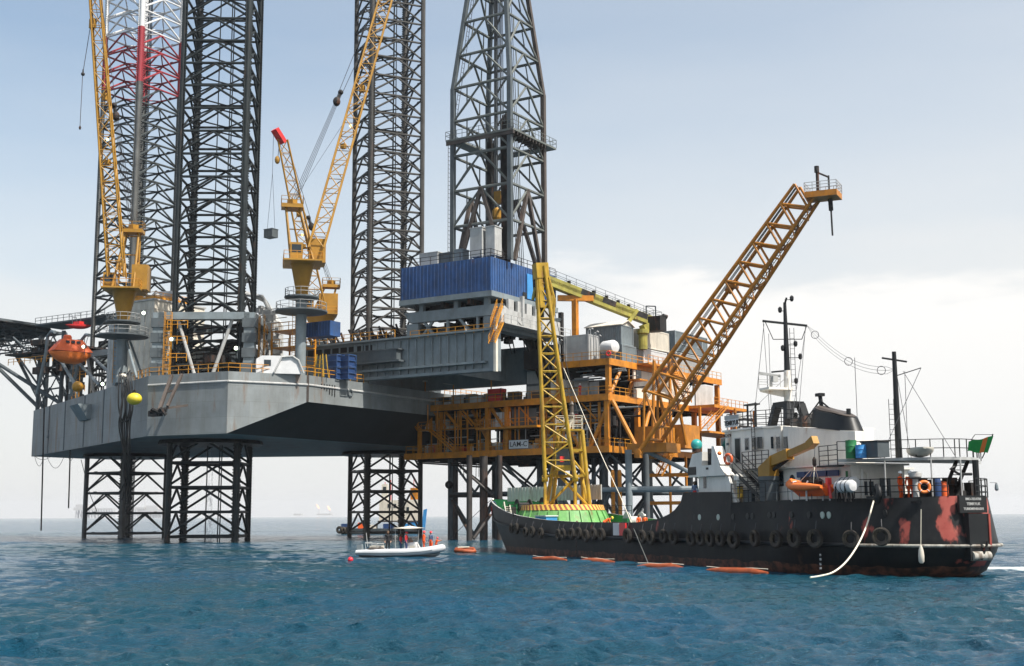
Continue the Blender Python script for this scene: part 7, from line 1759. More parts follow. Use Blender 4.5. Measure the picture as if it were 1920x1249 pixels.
m = MB(); m.hexa([V(x1+.2, c0.y-.1, c0.z-.55), V(c0.x+1.0, c0.y-.1, c0.z-.55), V(c0.x+1.0, c0.y+.1, c0.z-.55), V(x1+.2, c0.y+.1, c0.z-.55)], [V(x1+.1, c0.y-.55, c0.z-.05), V(x0-.4, c0.y-.4, c0.z), V(x0-.4, c0.y+.4, c0.z), V(x1+.1, c0.y+.55, c0.z-.05)]); m.build('keel_hull', 'oran', t)
m = MB(); m.box(x1+.0, x1+.22, c0.y-.14, c0.y+.14, c0.z+.1, c0.z+.5); m.bar((x1+.1, c0.y, c0.z+.1), (x1-.05, c0.y, c0.z-.7), .09, n=6); m.build('outboard', 'redp', t)
m = MB(); m.box(c0.x-.3, c0.x+.5, c0.y-.25, c0.y+.25, c0.z, c0.z+.6); m.lathe([(.2, 0), (.25, .4), (.1, .5)], (c0.x-.9, c0.y, c0.z), n=10); m.build('console', 'dark', t)
m = MB()
for dx in (-1.1, -.3, .5, 1.1): m.bar(hk+V(0, 0, -.2), V(c0.x+dx, c0.y+(.5 if dx in (-1.1, .5) else -.5), c0.z+.2), .02, n=4)
m.each('sling', 'rope', t)
cr2 = thing('boat_cradle', 'white cradle legs beneath the orange rescue boat', 'cradle', (c0.x, 5.4, 4.3))
m = MB()
for dx, mt in ((1.35, 0), (-.2, 0)): m.tube([V(c0.x+dx, 5.85, 4.3), V(c0.x+dx, 5.85, c0.z+.1), V(c0.x+dx, 5.75, c0.z+.32), V(c0.x+dx, 5.5, c0.z+.35)], .06, n=6)
for dx in (.6, .2, -.9, -1.6): m.bar((c0.x+dx, 5.2, 4.3), (c0.x+dx, 5.2, c0.z-.3), .05, n=5)
m.each('leg', 'white', cr2)
for k, (px, py, yy, lab) in enumerate(((1585, 912, 5.3, 'front white liferaft canister in the rack aft of the orange boat'), (1590, 906, 4.85, 'rear greyer liferaft canister behind the other one'))):
    q = Sf.on(px, py, y=yy); t = thing('liferaft_canister', lab, 'liferaft', (q.x, yy, 4.3), 0, 'liferaft canisters'); m = MB(); m.lathe([(.05, -.8), (.28, -.76), (.36, -.62), (.36, .62), (.28, .76), (.05, .8)], (q.x, yy, q.z), (1, 0, 0), 18); m.build('shell', 'white' if k == 0 else 'lgrey', t, smooth=True)
    m = MB()
    for dx in (-.4, 0, .4): m.lathe([(.37, -.03), (.37, .03)], (q.x+dx, yy, q.z), (1, 0, 0), 18)
    m.build('strap', 'dark', t); m = MB(); m.bar((q.x-.45, yy, 4.2), (q.x-.45, yy+.1, q.z-.3), .05).bar((q.x+.45, yy, 4.2), (q.x+.45, yy+.1, q.z-.3), .05).bar((q.x-.45, yy+.36, 4.2), (q.x-.45, yy+.36, q.z), .04).bar((q.x+.45, yy+.36, 4.2), (q.x+.45, yy+.36, q.z), .04); m.each('leg', 'dark', t)
def lifering(p, ax, r, label, mat='redp'):
    t = thing('life_ring', label, 'lifebuoy', p); MB().torus(p, ax, r, r*.3, 24, 10).build('ring', mat, t, smooth=True)
    m = MB(); a_ = Vector(ax).normalized(); x_, y_ = _basis(a_)
    for k in range(4): t_ = PI/4+PI/2*k; m.torus(Vector(p)+(x_*math.cos(t_)+y_*math.sin(t_))*r, x_*-math.sin(t_)+y_*math.cos(t_), r*.305, .02, 12, 5)
    m.build('band', 'white', t)
q = Sf.on(1366, 861, y=5.75); lifering(V(q.x, 5.78, q.z), (-.3, 1, 0), .31, 'orange lifebuoy with white bands on the bridge wing', 'oran')
q = Sf.on(1733, 913, y=2.4); lifering(V(q.x, 2.4, q.z), (-1, .5, 0), .29, 'orange lifebuoy hanging on the stern rail near two workers', 'orrub')
q = Sf.on(1306, 834, y=5.3); t = thing('signal_ball', 'turquoise ball on top of the bridge wing', 'ball', (q.x, 5.3, 7.7)); MT['teal'] = plain('turquoise_paint', (.03, .32, .30), .4); MB().ball(q, .40, 20, 14).build('ball', 'teal', t, smooth=True); MB().lathe([(.1, -.6), (.3, -.5), (.3, -.3)], q, n=12).build('stand', 'dark', t)
q = Sf.on(1349, 850, y=5.72); t = thing('net_float', 'small orange float hung on the white bridge wing', 'float', q); MB().ball(q, .15, 12, 8).build('ball', 'orrub', t); MB().bar(q+V(0, 0, .1), q+V(0, 0, .35), .02).build('lanyard', 'wire', t)
for px, py, yy, mt, lab, w_, h_ in ((1384, 922, 5.6, 'syel', 'yellow bag hung inside the ship rail by the stair', .12, .45), (1401, 930, 5.3, 'dgrey', 'dark grey deck box beside the black stair', .5, .5)):
    q = Sf.on(px, py, y=yy); t = thing('deck_box', lab, 'box', q); m = MB(); m.prism([(q.x-w_, yy-.3), (q.x+w_, yy-.3), (q.x+w_, yy), (q.x-w_, yy)], q.z-h_, q.z+h_*.7); m.build('body', mt, t); MB().box(q.x-w_-.02, q.x+w_+.02, yy-.32, yy+.02, q.z+h_*.7+.003, q.z+h_*.7+.06).build('lid', 'dark', t)
# stern gear: capstan, bollards, coils, covered hump
for px, yy, lab in ((1717, 2.3, 'white capstan on the after deck beside the lifebuoy'),):
    q = Sf.on(px, 915, y=yy); t = thing('capstan', lab, 'capstan', (q.x, yy, ZD0)); m = MB(); m.lathe([(.3, ZD0), (.18, ZD0+.3), (.16, ZD0+1.3), (.36, ZD0+1.45), (.36, ZD0+1.65), (.1, ZD0+1.75)], (q.x, yy, 0), n=16); m.build('drum', 'lgrey', t, smooth=True); MB().lathe([(.45, 0), (.45, .08)], (q.x, yy, ZD0), n=16).build('base', 'dark', t)
m = MB(); rr = random.Random(6)
for k in range(16):
    x, y = rr.uniform(2.2, 3.6), rr.uniform(-2, 1.8); m.box(x-.3, x+.3, y-.3, y+.3, ZD0, ZD0+rr.uniform(.5, 1.5))
m.build('deck_gear', 'dark', ship)['kind'] = 'stuff'
for px, py, yy, mt, lab in ((1779, 905, 1.2, 'dblue', 'blue drum standing on the after deck rail'), (1796, 912, .7, 'oran', 'orange and white sack pile at the stern rail')):
    q = Sf.on(px, py, y=yy); t = thing('deck_drum', lab, 'drum', (q.x, yy, ZD0)); MB().lathe([(.22, ZD0), (.26, q.z), (.2, q.z+.25), (.05, q.z+.3)], (max(q.x, 1.7), yy, 0), n=12).build('body', mt, t, smooth=True); MB().torus((max(q.x, 1.7), yy, q.z), (0, 0, 1), .26, .02, 12, 5).build('hoop', 'dark', t)
# ------------------------------------------------------------------ people
CUR[0] = WORLD
def person(loc, rot, pose, top, bottom, label, helmet=None, hair=None, skin='skin', frame=None, h=1.76, group=None):
    fr = frame or WORLD
    k = h/1.76
    J_ = dict(pel=(0, 0, .95), wst=(0, 0, 1.10), che=(0, .01, 1.32), nck=(0, 0, 1.47), hd=(0, .02, 1.63))
    for s, n in ((-1, 'l'), (1, 'r')):
        J_['sh'+n] = (s*.19, 0, 1.42); J_['el'+n] = (s*.25, -.02, 1.14); J_['ha'+n] = (s*.24, .10, .92)
        J_['hp'+n] = (s*.095, 0, .90); J_['kn'+n] = (s*.11, .03, .50); J_['an'+n] = (s*.12, -.01, .09)
    J_ = {a: Vector(b) for a, b in J_.items()}
    up = ['wst', 'che', 'nck', 'hd', 'shl', 'shr', 'ell', 'elr', 'hal', 'har']
    def lean(a):
        Rm = Matrix.Rotation(-a, 3, 'X')
        for q in up: J_[q] = J_['pel']+Rm @ (J_[q]-J_['pel'])
    if pose == 'sit':
        for q in up+['pel', 'hpl', 'hpr']: J_[q] = J_[q]-V(0, 0, .42)
        for n, s in (('l', -1), ('r', 1)): J_['kn'+n] = V(s*.13, .42, .52); J_['an'+n] = V(s*.13, .40, .09)
        lean(.12)
        for n, s in (('l', -1), ('r', 1)): J_['ha'+n] = J_['kn'+n]+V(0, -.08, .12)
    elif pose == 'crouch':
        for q in up+['pel', 'hpl', 'hpr']: J_[q] = J_[q]-V(0, .12, .58)
        for n, s in (('l', -1), ('r', 1)): J_['kn'+n] = V(s*.17, .30, .50); J_['an'+n] = V(s*.13, .02, .09)
        lean(.75)
        for n, s in (('l', -1), ('r', 1)): J_['el'+n] = J_['sh'+n]+V(s*.05, .18, -.2); J_['ha'+n] = J_['sh'+n]+V(0, .36, -.34)
    elif pose == 'bend':
        for n, s in (('l', -1), ('r', 1)): J_['kn'+n] = V(s*.13, .12, .50); 
        lean(1.05)
        for n, s in (('l', -1), ('r', 1)): J_['el'+n] = J_['sh'+n]+V(s*.04, .06, -.27); J_['ha'+n] = J_['sh'+n]+V(0, .18, -.48)
    elif pose == 'reach':
        lean(.2)
        for n, s in (('l', -1), ('r', 1)): J_['el'+n] = J_['sh'+n]+V(s*.1, .22, -.12); J_['ha'+n] = J_['sh'+n]+V(s*.02, .46, -.05)
    elif pose == 'hips':
        for n, s in (('l', -1), ('r', 1)): J_['el'+n] = V(s*.38, -.06, 1.16); J_['ha'+n] = V(s*.2, .06, 1.0)
    m = MB(WORLD); pr = []
    def cap(a, ra, b, rb, tag_):
        a, b = Vector(a), Vector(b); m.bar(a, b, ra, rb, n=10); m.ball(a, ra, 10, 7); m.ball(b, rb, 10, 7); pr.append((a, ra, b, rb, tag_))
    for n, s in (('l', -1), ('r', 1)):
        cap(J_['hp'+n], .10, J_['kn'+n], .068, 1); cap(J_['kn'+n], .065, J_['an'+n], .05, 1)
        toe = J_['an'+n]+V(s*.02, .17, -.045); cap(J_['an'+n]+V(0, -.03, -.03), .055, toe, .04, 3)
        cap(J_['sh'+n], .062, J_['el'+n], .047, 0); cap(J_['el'+n], .045, J_['ha'+n], .033, 0)
        cap(J_['che']+(J_['sh'+n]-J_['che'])*.2, .10, J_['sh'+n], .068, 0)
        d = (J_['ha'+n]-J_['el'+n]).normalized(); w = d.cross(V(0, 1, .3)).normalized(); ha = J_['ha'+n]; pal = ha+d*.085; cap(ha+d*.02, .034, pal, .036, 2)
        cl = w.cross(d).normalized()*(.3)
        for f in range(4):
            o = pal+w*((f-1.5)*.021); L_ = (.075, .088, .082, .064)[f]; e1 = o+d*L_*.55; e2 = e1+(d+cl).normalized()*L_*.5
            cap(o, .0115, e1, .011, 2); cap(e1, .011, e2, .009, 2)
        th0 = ha+d*.03+w*.03*s; cap(th0, .014, th0+(d*.7+w*.7*s).normalized()*.06, .011, 2)
    cap(J_['hpl'], .105, J_['hpr'], .105, 1); cap(J_['pel'], .13, J_['wst'], .12, 1); cap(J_['wst'], .125, J_['che'], .15, 0); cap(J_['che'], .14, J_['nck']-(J_['nck']-J_['che'])*.35, .10, 0)
    cap(J_['nck']-(J_['nck']-J_['che'])*.2, .058, J_['hd']-(J_['hd']-J_['nck'])*.4, .052, 2)
    hv = (J_['hd']-J_['nck']).normalized(); fw = V(0, 1, 0)-hv*hv.y; fw = fw.normalized(); rt = fw.cross(hv)
    cap(J_['hd']-hv*.03+fw*.015, .083, J_['hd']+hv*.035-fw*.01, .098, 2); cap(J_['hd']-hv*.075+fw*.05, .04, J_['hd']-hv*.07+fw*.055, .04, 2)
    cap(J_['hd']+fw*.095-hv*.0, .012, J_['hd']+fw*.112-hv*.03, .016, 2)
    for s in (-1, 1): cap(J_['hd']+rt*.088*s, .022, J_['hd']+rt*.092*s-hv*.03, .017, 2)
    me = bpy.data.meshes.new('tmp'); me.from_pydata([tuple(v) for v in m.v], [], m.f); o = bpy.data.objects.new('tmp', me); COL.objects.link(o)
    md = o.modifiers.new('r', 'REMESH'); md.mode = 'VOXEL'; md.voxel_size = .0125
    me2 = bpy.data.meshes.new_from_object(o.evaluated_get(bpy.context.evaluated_depsgraph_get())); bpy.data.objects.remove(o)
    nf = len(me2.polygons); ctr = np.empty(nf*3, np.float32); me2.polygons.foreach_get('center', ctr); ctr = ctr.reshape(-1, 3)
    best = np.full(nf, 9e9); idx = np.zeros(nf, np.int32)
    for a, ra, b, rb, tg in pr:
        a_, b_ = np.array(a), np.array(b); ab = b_-a_; t_ = np.clip(((ctr-a_) @ ab)/max(1e-9, ab @ ab), 0, 1); dd = np.linalg.norm(ctr-(a_+t_[:, None]*ab), axis=1)-(ra+(rb-ra)*t_)
        u = dd < best; best[u] = dd[u]; idx[u] = tg
    me2.name = 'body'; me2.materials.clear()
    for mm in (top, bottom, skin, 'boot'): me2.materials.append(MT[mm])
    me2.polygons.foreach_set('material_index', idx); me2.polygons.foreach_set('use_smooth', [True]*nf)
    Mw = fr.M @ Matrix.Translation(Vector(loc)) @ Matrix.Rotation(rot, 4, 'Z') @ Matrix.Scale(k, 4)
    t = bpy.data.objects.new('person', None); COL.objects.link(t); t.matrix_world = Mw; tag(t, label, 'person', group)
    bo = bpy.data.objects.new('body', me2); COL.objects.link(bo); bo.parent = t
    def child(mb, name, mat):
        me = bpy.data.meshes.new(name); me.from_pydata([tuple(v) for v in mb.v], [], mb.f); me.materials.append(MT[mat]); me.polygons.foreach_set('use_smooth', [True]*len(me.polygons)); c = bpy.data.objects.new(name, me); COL.objects.link(c); c.parent = t; return c
    f = MB(WORLD)
    for s in (-1, 1): f.ball(J_['hd']+rt*.034*s+fw*.092+hv*.012, .012, 8, 6)
    f.bar(J_['hd']-rt*.025+fw*.09-hv*.055, J_['hd']+rt*.025+fw*.09-hv*.055, .007, n=5); child(f, 'face', 'boot')
    if helmet:
        mh = MB(WORLD); mh.lathe([(.150, -.012), (.152, .0), (.122, .008), (.120, .05), (.098, .095), (.05, .122), (.01, .13)], J_['hd']+hv*.052, hv, 16); child(mh, 'helmet', helmet)
    if hair:
        mh = MB(WORLD); c_ = J_['hd']-fw*.025+hv*.02; mh.lathe([(.09, -.16), (.112, -.08), (.122, 0), (.11, .06), (.06, .105), (.01, .115)], c_, hv, 14); child(mh, 'hair', hair)
    return t
toward = lambda a, b: math.atan2(b[1]-a[1], b[0]-a[0])-PI/2

# ------------------------------------------------------------------ rigid inflatable boat with its crew
RB = Frame((P(752, 1044, 110).x, 110, 0), R(-14)); CUR[0] = RB
rib = thing('inflatable_boat', 'pale grey inflatable boat with a white console and small sun canopy', 'boat', (0, 0, 0))
m = MB(); ring_ = [V(-3.7, 1.05, .42), V(-1.5, 1.12, .42), (V(.8, 1.1, .46)), V(2.2, .95, .55), V(3.1, .62, .68), V(3.65, .2, .80), V(3.65, -.2, .80), V(3.1, -.62, .68), V(2.2, -.95, .55), V(.8, -1.1, .46), V(-1.5, -1.12, .42), V(-3.7, -1.05, .42)]
MT['ribt'] = paint('rib_tube_grey', (.52, .53, .54), .5, .06, .15, (.2, .18, .15), 1.2)
m.tube(ring_, .31, n=14, rs=[.22]+[.31]*10+[.22]); m.build('tube', 'ribt', rib, smooth=True)
m = MB()
for sgn in (-1, 1): m.tube([V(p.x, p.y+(.31*sgn if False else math.copysign(.30, p.y)), p.z-.03) for p in ring_ if p.y*sgn > 0 and abs(p.y) > .5], .045, n=6)
m.build('rub_strip', 'grey', rib)
m = MB(); st_ = [(-3.6, .85, .0), (-1, .9, -.02), (1.5, .85, .0), (2.8, .5, .22), (3.5, .1, .6)]; vs = []
for x, w, z in st_: vs += [(x, -w, .42+max(0, z)), (x, -w*.55, z-.05), (x, 0, z-.35), (x, w*.55, z-.05), (x, w, .42+max(0, z))]
fs = [(i*5+j, i*5+j+1, (i+1)*5+j+1, (i+1)*5+j) for i in range(4) for j in range(4)]; fs.append((0, 1, 2, 3, 4)); m.add(vs, fs); m.build('hull', 'grey', rib)
m = MB(); m.prism([(-3.5, -.85), (2.2, -.8), (3.2, -.3), (3.2, .3), (2.2, .8), (-3.5, .85)], .22, .26); m.build('floor', 'lgrey', rib)
m = MB(); m.hexa([V(.3, -.5, .27), V(1.9, -.5, .27), V(1.9, .5, .27), V(.3, .5, .27)], [V(.45, -.45, 1.2), V(1.35, -.4, 1.3), V(1.35, .4, 1.3), V(.45, .45, 1.2)]); m.build('console', 'white', rib)
m = MB(); m.hexa([V(1.36, -.36, .55), V(1.66, -.38, .55), V(1.66, .38, .55), V(1.36, .36, .55)], [V(1.36, -.36, 1.1), V(1.46, -.36, 1.1), V(1.46, .36, 1.1), V(1.36, .36, 1.1)]); m.box(.95, 1.4, -.515, -.46, .55, 1.0); m.build('console_hatch', 'cream', rib)
m = MB(); m.box(.4, .9, -.4, .4, 1.22, 1.28); m.hexa([V(.9, -.42, 1.25), V(1.0, -.42, 1.25), V(1.0, .42, 1.25), V(.9, .42, 1.25)], [V(.7, -.36, 1.65), V(.74, -.36, 1.65), V(.74, .36, 1.65), V(.7, .36, 1.65)]); m.build('windscreen', 'glass', rib)
m = MB(); vs = []; 
for i in range(9):
    for j in range(7):
        u, v = i/8*2-1, j/6*2-1; vs.append((.80+u*1.3, v*.85, 2.45+.22*(1-abs(u))*(1-abs(v))+.05*(u*u)))
fs = [(i*7+j, (i+1)*7+j, (i+1)*7+j+1, i*7+j+1) for i in range(8) for j in range(6)]; o_ = len(vs); vs += [(x, y, z-.04) for x, y, z in vs]; fs += [tuple(q+o_ for q in f[::-1]) for f in fs]
m.add(vs, fs); m.build('canopy', 'cream', rib, smooth=True)
m = MB()
for x, y in ((-.3, -.7), (-.3, .7), (1.85, -.7), (1.85, .7)): m.bar((x*.9, y, .3), (x, y, 2.5), .025, n=6)
m.each('canopy_post', 'lgrey', rib)
m = MB(); m.tube([V(-2.9, -.8, .5), V(-3.0, -.8, 1.25), V(-3.0, .8, 1.25), V(-2.9, .8, .5)], .035, n=6).tube([V(-1.9, -.8, .5), V(-1.9, -.8, 1.15), V(-1.9, .8, 1.15), V(-1.9, .8, .5)], .035, n=6).bar((-3.0, -.8, 1.2), (-1.9, -.8, 1.1), .03).bar((-3.0, .8, 1.2), (-1.9, .8, 1.1), .03).bar((-2.75, -.8, .9), (-2.9, -.85, 2.1), .04, .03); m.build('tow_frame', 'lgrey', rib)
m = MB(); m.box(-2.7, -1.7, -.5, .5, .27, .98); m.build('stern_locker', 'cream', rib)
m = MB(); m.hexa([V(-3.9, -.25, .3), V(-3.5, -.25, .3), V(-3.5, .25, .3), V(-3.9, .25, .3)], [V(-4.0, -.2, 1.05), V(-3.55, -.2, 1.1), V(-3.55, .2, 1.1), V(-4.0, .2, 1.05)]); m.bar((-3.75, 0, .3), (-3.75, 0, -.4), .1); m.build('outboard_motor', 'grey', rib)
m = MB(); m.ball((-2.2, -1.0, .7), .3, 10, 7, (1.8, .8, .6)); m.ball((-1.5, -1.0, .72), .24, 10, 7, (1.4, .8, .8)); m.build('canvas_bundle', 'leg_brown', rib)
m = MB(); m.ball((3.35, 0, .85), .3, 10, 7, (1.3, 1.3, .8)); m.torus((3.5, 0, 1.0), (0, 0, 1), .25, .06, 14, 6); m.build('bow_fender', 'dark', rib)
def crew(x, y, rot, pose, top, bottom, label, **kw): return person((x, y, .46), rot, pose, top, bottom, label, frame=RB, **kw)
crew(-.95, -.75, R(200), 'stand', 'blackcl', 'blackcl', 'person in a long black coat with brown hair standing in the boat', hair='hair', h=1.8)
crew(.05, -.3, R(-80), 'stand', 'redcl', 'navycl', 'person in dark red holding the console under the canopy, bareheaded', hair='hair', h=1.55)
crew(.65, -.55, R(-90), 'stand', 'redcl', 'navycl', 'person in a red helmet under the boat canopy, next to the console', helmet='helred', h=1.68)
crew(2.15, -.35, R(-70), 'stand', 'cover', 'cover', 'person in an orange coverall and red helmet standing just ahead of the console', helmet='helred', h=1.75)
crew(2.65, .15, R(150), 'stand', 'bluecl', 'cover', 'person in a grey-blue top over orange trousers and red helmet near the boat bow', helmet='helred', h=1.72)
crew(3.15, .0, R(-90), 'reach', 'cover', 'cover', 'person in orange crouched at the boat bow with an arm held out', helmet='helred', h=1.25)

# ------------------------------------------------------------------ people on the ship and the platform
q = Sf.at(927, 930, 138)
person((74.6, 1.0, ZD2), R(60), 'hips', 'navycl', 'redcl', 'sailor in blue top, red trousers and white helmet at the bow tip', helmet='helwhite', frame=Sf)
q = Sf.on(1089, 979, y=4.4); person((q.x, 4.6, ZD1+.1), R(-90), 'crouch', 'cover', 'cover', 'worker in an orange coverall crouching on the foredeck by the tyres', hair='hair', frame=Sf)
q = Sf.on(1135, 979, y=4.4); person((q.x, 4.5, ZD1+.05), R(160), 'bend', 'cover', 'cover', 'worker in orange with a yellow helmet bending over on the foredeck', helmet='helyel', frame=Sf)
q = Sf.on(1194, 979, y=-2); person((q.x, -2.2, ZD1), R(100), 'stand', 'cover', 'cover', 'worker in red-orange, left of the pair at the far bulwark amidships', hair='hair', frame=Sf, h=1.6)
q = Sf.on(1205, 979, y=-2.4); person((q.x, -2.6, ZD1), R(60), 'stand', 'cover', 'cover', 'worker in red-orange, right of the pair at the far bulwark amidships', helmet='helwhite', frame=Sf, h=1.6)
q = Sf.on(1303, 920, y=5.5); person((21.7, 5.45, 4.2), R(30), 'stand', 'bluecl', 'redcl', 'sailor leaning at the front of the small white wing house', hair='hair', frame=Sf, h=1.62)
q = Sf.on(1687, 930, y=2.2); person((2.9, 2.75, ZD0), R(120), 'stand', 'cover', 'cover', 'left one of two workers in orange coveralls by the stern house', helmet='helwhite', frame=Sf)
person((2.6, 2.3, ZD0), R(60), 'stand', 'cover', 'cover', 'right one of two workers in orange coveralls by the stern house, back turned', helmet='helwhite', frame=Sf)
q = PFm.on(1087, 745, y=.8); person((q.x, .9, Z2), R(180), 'stand', 'redcl', 'redcl', 'worker in red with a white helmet on the platform main deck', helmet='helwhite', frame=PFm)
q = J.on(722, 655, y=-7)
# ------------------------------------------------------------------ floating things on the water
CUR[0] = WORLD
def wpt(px, py):
    d = ray(px, py); return CAMP+d*(-CAMZ/d.z)
def floatboom(pts, label, r=.3):
    W_ = [P(x, y, D) for x, y, D in pts]; W_ = [V(p.x, p.y, .06) for p in W_]
    t = thing('floating_boom', label, 'boom', W_[0], 0, 'floating booms along the ship')
    dense = []
    for a, b in zip(W_[:-1], W_[1:]):
        n = max(2, int((b-a).length/.9))
        for k in range(n): dense.append(a+(b-a)*(k/n)+V(rnd.uniform(-.08, .08), rnd.uniform(-.1, .1), rnd.uniform(-.05, .07)))
    dense.append(W_[-1]); m = MB(); m.tube(dense, r, n=10, rs=[r*(.35 if i in (0, len(dense)-1) else rnd.uniform(.82, 1.05)) for i in range(len(dense))]); m.build('float', 'rboom', t, smooth=True)
    m = MB(); m.tube([p+V(0, 0, r*.86) for p in dense], .025, n=5); m.build('edge_strap', 'rope', t)
floatboom([(1000, 1047, 103), (1062, 1050, 99)], 'orange floating boom nearest the ship bow', .26)
floatboom([(1088, 1052, 97), (1152, 1055, 94)], 'orange floating boom below the chain amidships')
floatboom([(1196, 1063, 86), (1282, 1067, 83)], 'orange floating boom where the slanting wire meets the water')
floatboom([(1325, 1072, 79.5), (1380, 1075, 77.5), (1440, 1077, 75.5)], 'longest orange floating boom, nearest the pale mooring rope')
t = thing('float_collar', 'orange inflated float collar drifting between the small boat and the bow', 'float', V(P(871, 1032, 122).x, 122, .1)); c_ = V(P(872, 1033, 122).x, 122, .22)
m = MB(); m.tube([c_+V(*[q*.72 for q in p]) for p in ((-1.2, -.35, 0), (-.9, -.6, .05), (.9, -.55, -.12), (1.25, -.2, -.12), (1.1, .5, .18), (-.5, .7, .25), (-1.2, .3, .15))], .2, n=10, closed=True); m.build('tube', 'rboom', t, smooth=True)
m = MB(); m.bar(c_+V(-.7, .1, .3), c_+V(.4, .3, .33), .05, n=6); m.build('strap', 'rope', t)
m = MB(); p_ = wpt(657, 1053); 
t = thing('buoy', 'small round red buoy floating left of the inflatable boat', 'buoy', (p_.x, p_.y, 0)); m.ball((p_.x, p_.y, .14), .22, 14, 10); m.build('float', 'helred', t, smooth=True); MB().torus((p_.x, p_.y, .37), (0, 1, 0), .05, .02, 8, 5).build('eye', 'wire', t)

# ------------------------------------------------------------------ supply vessel passing behind the third leg
DV = 256
def bx2(m, x0, x1, y0, y1, d0=-2.2, d1=2.2): a, b = P(x0, y1, DV), P(x1, y0, DV); m.box(a.x, b.x, DV+d0, DV+d1, a.z, b.z); return m
sv = thing('supply_vessel', 'small supply vessel with blue and orange cargo, seen through the brown rig leg', 'vessel', (P(715, 1000, DV).x, DV, 0))
xa, xb = P(637, 1000, DV).x, P(790, 1000, DV).x
m = MB(); m.hexa([V(xa+1.5, DV-2.2, -.3), V(xb, DV-2.6, -.3), V(xb, DV+2.6, -.3), V(xa+1.5, DV+2.2, -.3)], [V(xa+.3, DV-2.4, 1.15), V(xb, DV-2.8, 1.0), V(xb, DV+2.8, 1.0), V(xa+.3, DV+2.4, 1.15)]); m.build('hull', 'dgrey', sv)
m = MB()
for k in range(3): m.torus((xa+.3+k*.7, DV-2.6, .7+.15*(k == 0)), (.4, 1, 0), .5, .28, 16, 8)
m.each('tyre', 'rubber', sv)
for x0, x1, y0, y1, mt in ((642, 657, 982, 991, 'dblue'), (673, 690, 980, 991, 'oran'), (692, 707, 984, 992, 'cream'), (720, 739, 982, 992, 'dblue'), (742, 757, 984, 992, 'white'), (757, 766, 982, 992, 'lblue'), (768, 785, 978, 992, 'lblue')):
    b = bx2(MB(), x0, x1, y0, y1, -1.9, 1.2).build('cargo_box', mt, sv)
m = bx2(MB(), 712, 784, 938, 976, -1.2, 2.4); w_ = m.build('superstructure', 'cream', sv)
m = bx2(MB(), 716, 727, 908, 937.5, -.8, 1.6); m.build('wheelhouse', 'cream', sv)
m = bx2(MB(), 770, 784, 915, 937, -.8, 1.6); m.build('funnel', 'orgc', sv)
m = MB()
for x0, x1, y0, y1 in ((751, 757, 951, 960), (763, 768, 951, 962), (719, 725, 913, 920), (728, 734, 945, 952), (739, 744, 945, 952)): bx2(m, x0, x1, y0, y1, -1.26 if y0 > 930 else -.86, -1.2 if y0 > 930 else -.8)
m.each('window', 'glass', sv)
m = bx2(MB(), 710, 788, 976.2, 979, -2, 2.6); m.build('deck_edge', 'leg_brown', sv)
m = MB()
for px in (722, 733, 748, 755, 776): a = P(px, 938, DV); m.bar(a, P(px, 905-(px % 7), DV), .07, n=5)
m.build('mast', 'redp', sv)
m = MB(); a = P(795, 995, DV); m.hexa([V(a.x-.5, DV-.5, .8), V(a.x+.2, DV-.5, .8), V(a.x+.2, DV+.5, .8), V(a.x-.5, DV+.5, .8)], [V(a.x-.1, DV-.5, P(796, 956, DV).z), V(a.x+.6, DV-.5, P(796, 954, DV).z), V(a.x+.6, DV+.5, P(796, 954, DV).z), V(a.x-.1, DV+.5, P(796, 956, DV).z)]); m.build('deck_crane', 'lblue', sv)

# ------------------------------------------------------------------ far production platforms on the horizon
MT['farp'] = plain('haze_paled_steel', (.46, .44, .42), .7)  # light grey with the fading of distant haze put into the colour
def far(D, specs, label, flares=()):
    xs = [s[0] for s in specs]; t = thing('offshore_platform', label, 'platform', (P((min(xs)+max(s[1] for s in specs))/2, 968, D).x, D, 0))
    for x0, x1, y0, y1 in specs:
        a, b = P(x0, y1, D), P(x1, y0, D); MB().box(a.x, b.x, D-50, D+50, a.z, b.z).build('topside', 'farp', t)
    m = MB()
    for x0, x1, y0, y1 in specs:
        if y1 < 964: 
            n = max(2, int((x1-x0)/5)); 
            for k in range(n+1): px = x0+(x1-x0)*k/n; a = P(px, y1, D); m.beam((a.x, D, -2), (a.x, D, a.z+1), 4, 4); 
            for k in range(n): a, b = P(x0+(x1-x0)*k/n, y1, D), P(x0+(x1-x0)*(k+1)/n, y1, D); m.bar((a.x, D, a.z), (b.x, D, 2), 1.8, n=4)
    m.build('jacket', 'farp', t)
    for px, y0, y1, w in flares:
        a, b = P(px, y1, D), P(px, y0, D); MB().bar(a, b, 2, n=5).build('flare_stack', 'farp', t)
        if w:
            m = MB(); m.lathe([(.8, 0), (w*.9, 6), (w*1.3, 14), (w*.8, 24), (.4, 34)], b, (-.5, 0, .8), 8); MT.setdefault('flame', plain('gas_flame', (.8, .3, .1), .8, emit=(1, .45, .22), es=1.6)); m.build('flame', 'flame', t)
far(7600, [(143, 178, 952, 957), (147, 166, 946, 951.8), (180, 215, 953, 956), (238, 275, 951, 957), (262, 312, 955, 960), (278, 300, 948, 954.8)], 'faint wide cluster of production platforms behind the far left leg', ((160, 925, 952, 0), (272, 935, 952, 0)))
far(8200, [(553, 566, 963, 966.5)], 'faint tiny platform on the horizon, left of the two in the open gap')
far(8000, [(596, 622, 963, 966)], 'faint platform with two flare stacks on the horizon in the open gap', ((598.5, 954, 963, 2.5), (619, 957, 963, 3)))
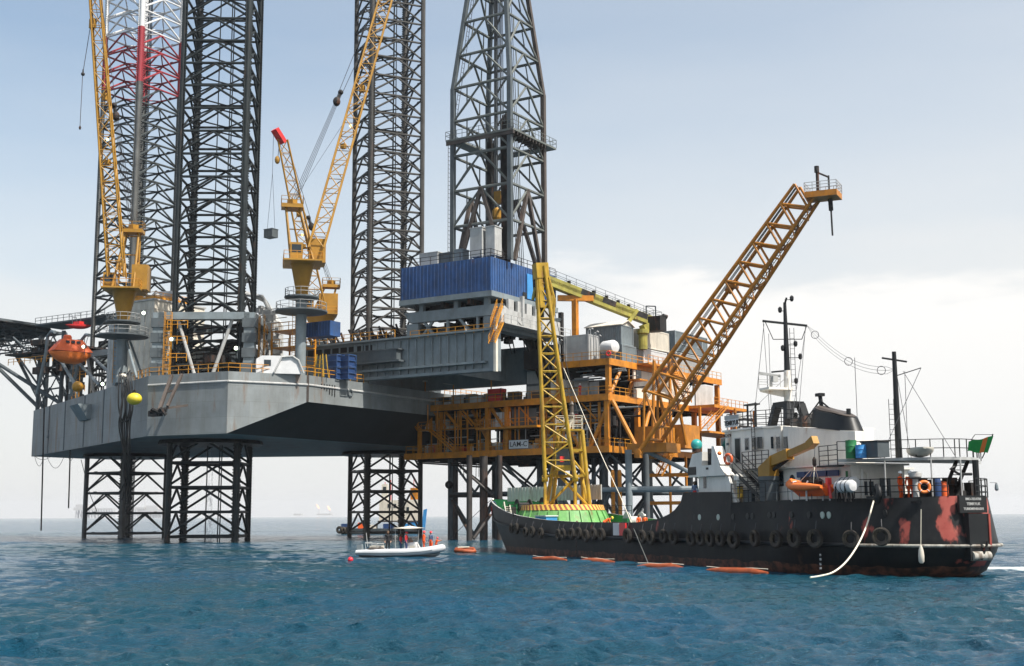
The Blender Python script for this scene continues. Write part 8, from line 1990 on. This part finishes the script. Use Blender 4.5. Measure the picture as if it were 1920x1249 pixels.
# cooling water falling from the hull
CUR[0] = J
wm = bpy.data.materials.new('falling_water'); wm.use_nodes = True; nt_ = wm.node_tree; Nn = nt_.nodes; Ll = nt_.links; bb_ = Nn['Principled BSDF']; bb_.inputs['Base Color'].default_value = (.8, .82, .84, 1); bb_.inputs['Roughness'].default_value = .6
tcx = Nn.new('ShaderNodeTexCoord'); mpx = Nn.new('ShaderNodeMapping'); mpx.inputs['Scale'].default_value = (3, 3, .8); nx = Nn.new('ShaderNodeTexNoise'); nx.inputs['Scale'].default_value = 1.2; nx.inputs['Detail'].default_value = 6; Ll.new(tcx.outputs['Object'], mpx.inputs[0]); Ll.new(mpx.outputs[0], nx.inputs[0])
rx = Nn.new('ShaderNodeMapRange'); rx.inputs[1].default_value = .46; rx.inputs[2].default_value = .75; rx.inputs[4].default_value = .55; Ll.new(nx.outputs[0], rx.inputs[0]); Ll.new(rx.outputs[0], bb_.inputs['Alpha']); MT['fall'] = wm
q = J.at(397, 850, 183); m = MB(); m.tube([V(q.x, q.y, 13.9), V(q.x+.1, q.y, 11), V(q.x-.1, q.y, 7), V(q.x-.2, q.y, 3), V(q.x-.3, q.y, 0)], .2, n=8, rs=[.1, .22, .34, .5, .8]); o = single(m, 'water_stream', 'fall', V(q.x, q.y, 0), 'pale stream of water falling from the hull inside the near leg', 'water stream')
CUR[0] = WORLD
# ------------------------------------------------------------------ haze: the air itself
hm = bpy.data.materials.new('haze_air'); hm.use_nodes = True; nt_ = hm.node_tree; Nn = nt_.nodes; Ll = nt_.links
Nn.remove(Nn['Principled BSDF']); pv = Nn.new('ShaderNodeVolumePrincipled'); pv.inputs['Color'].default_value = (.93, .95, 1.0, 1); pv.inputs['Density'].default_value = HAZE; pv.inputs['Anisotropy'].default_value = .1
Ll.new(pv.outputs[0], Nn['Material Output'].inputs['Volume'])
m = MB(WORLD); m.box(-9800, 9800, -9800, 9800, -8, 122); MT['haze'] = hm
o = m.build('haze', 'haze', None); o['kind'] = 'stuff'; o['label'] = 'pale sea haze filling the air'
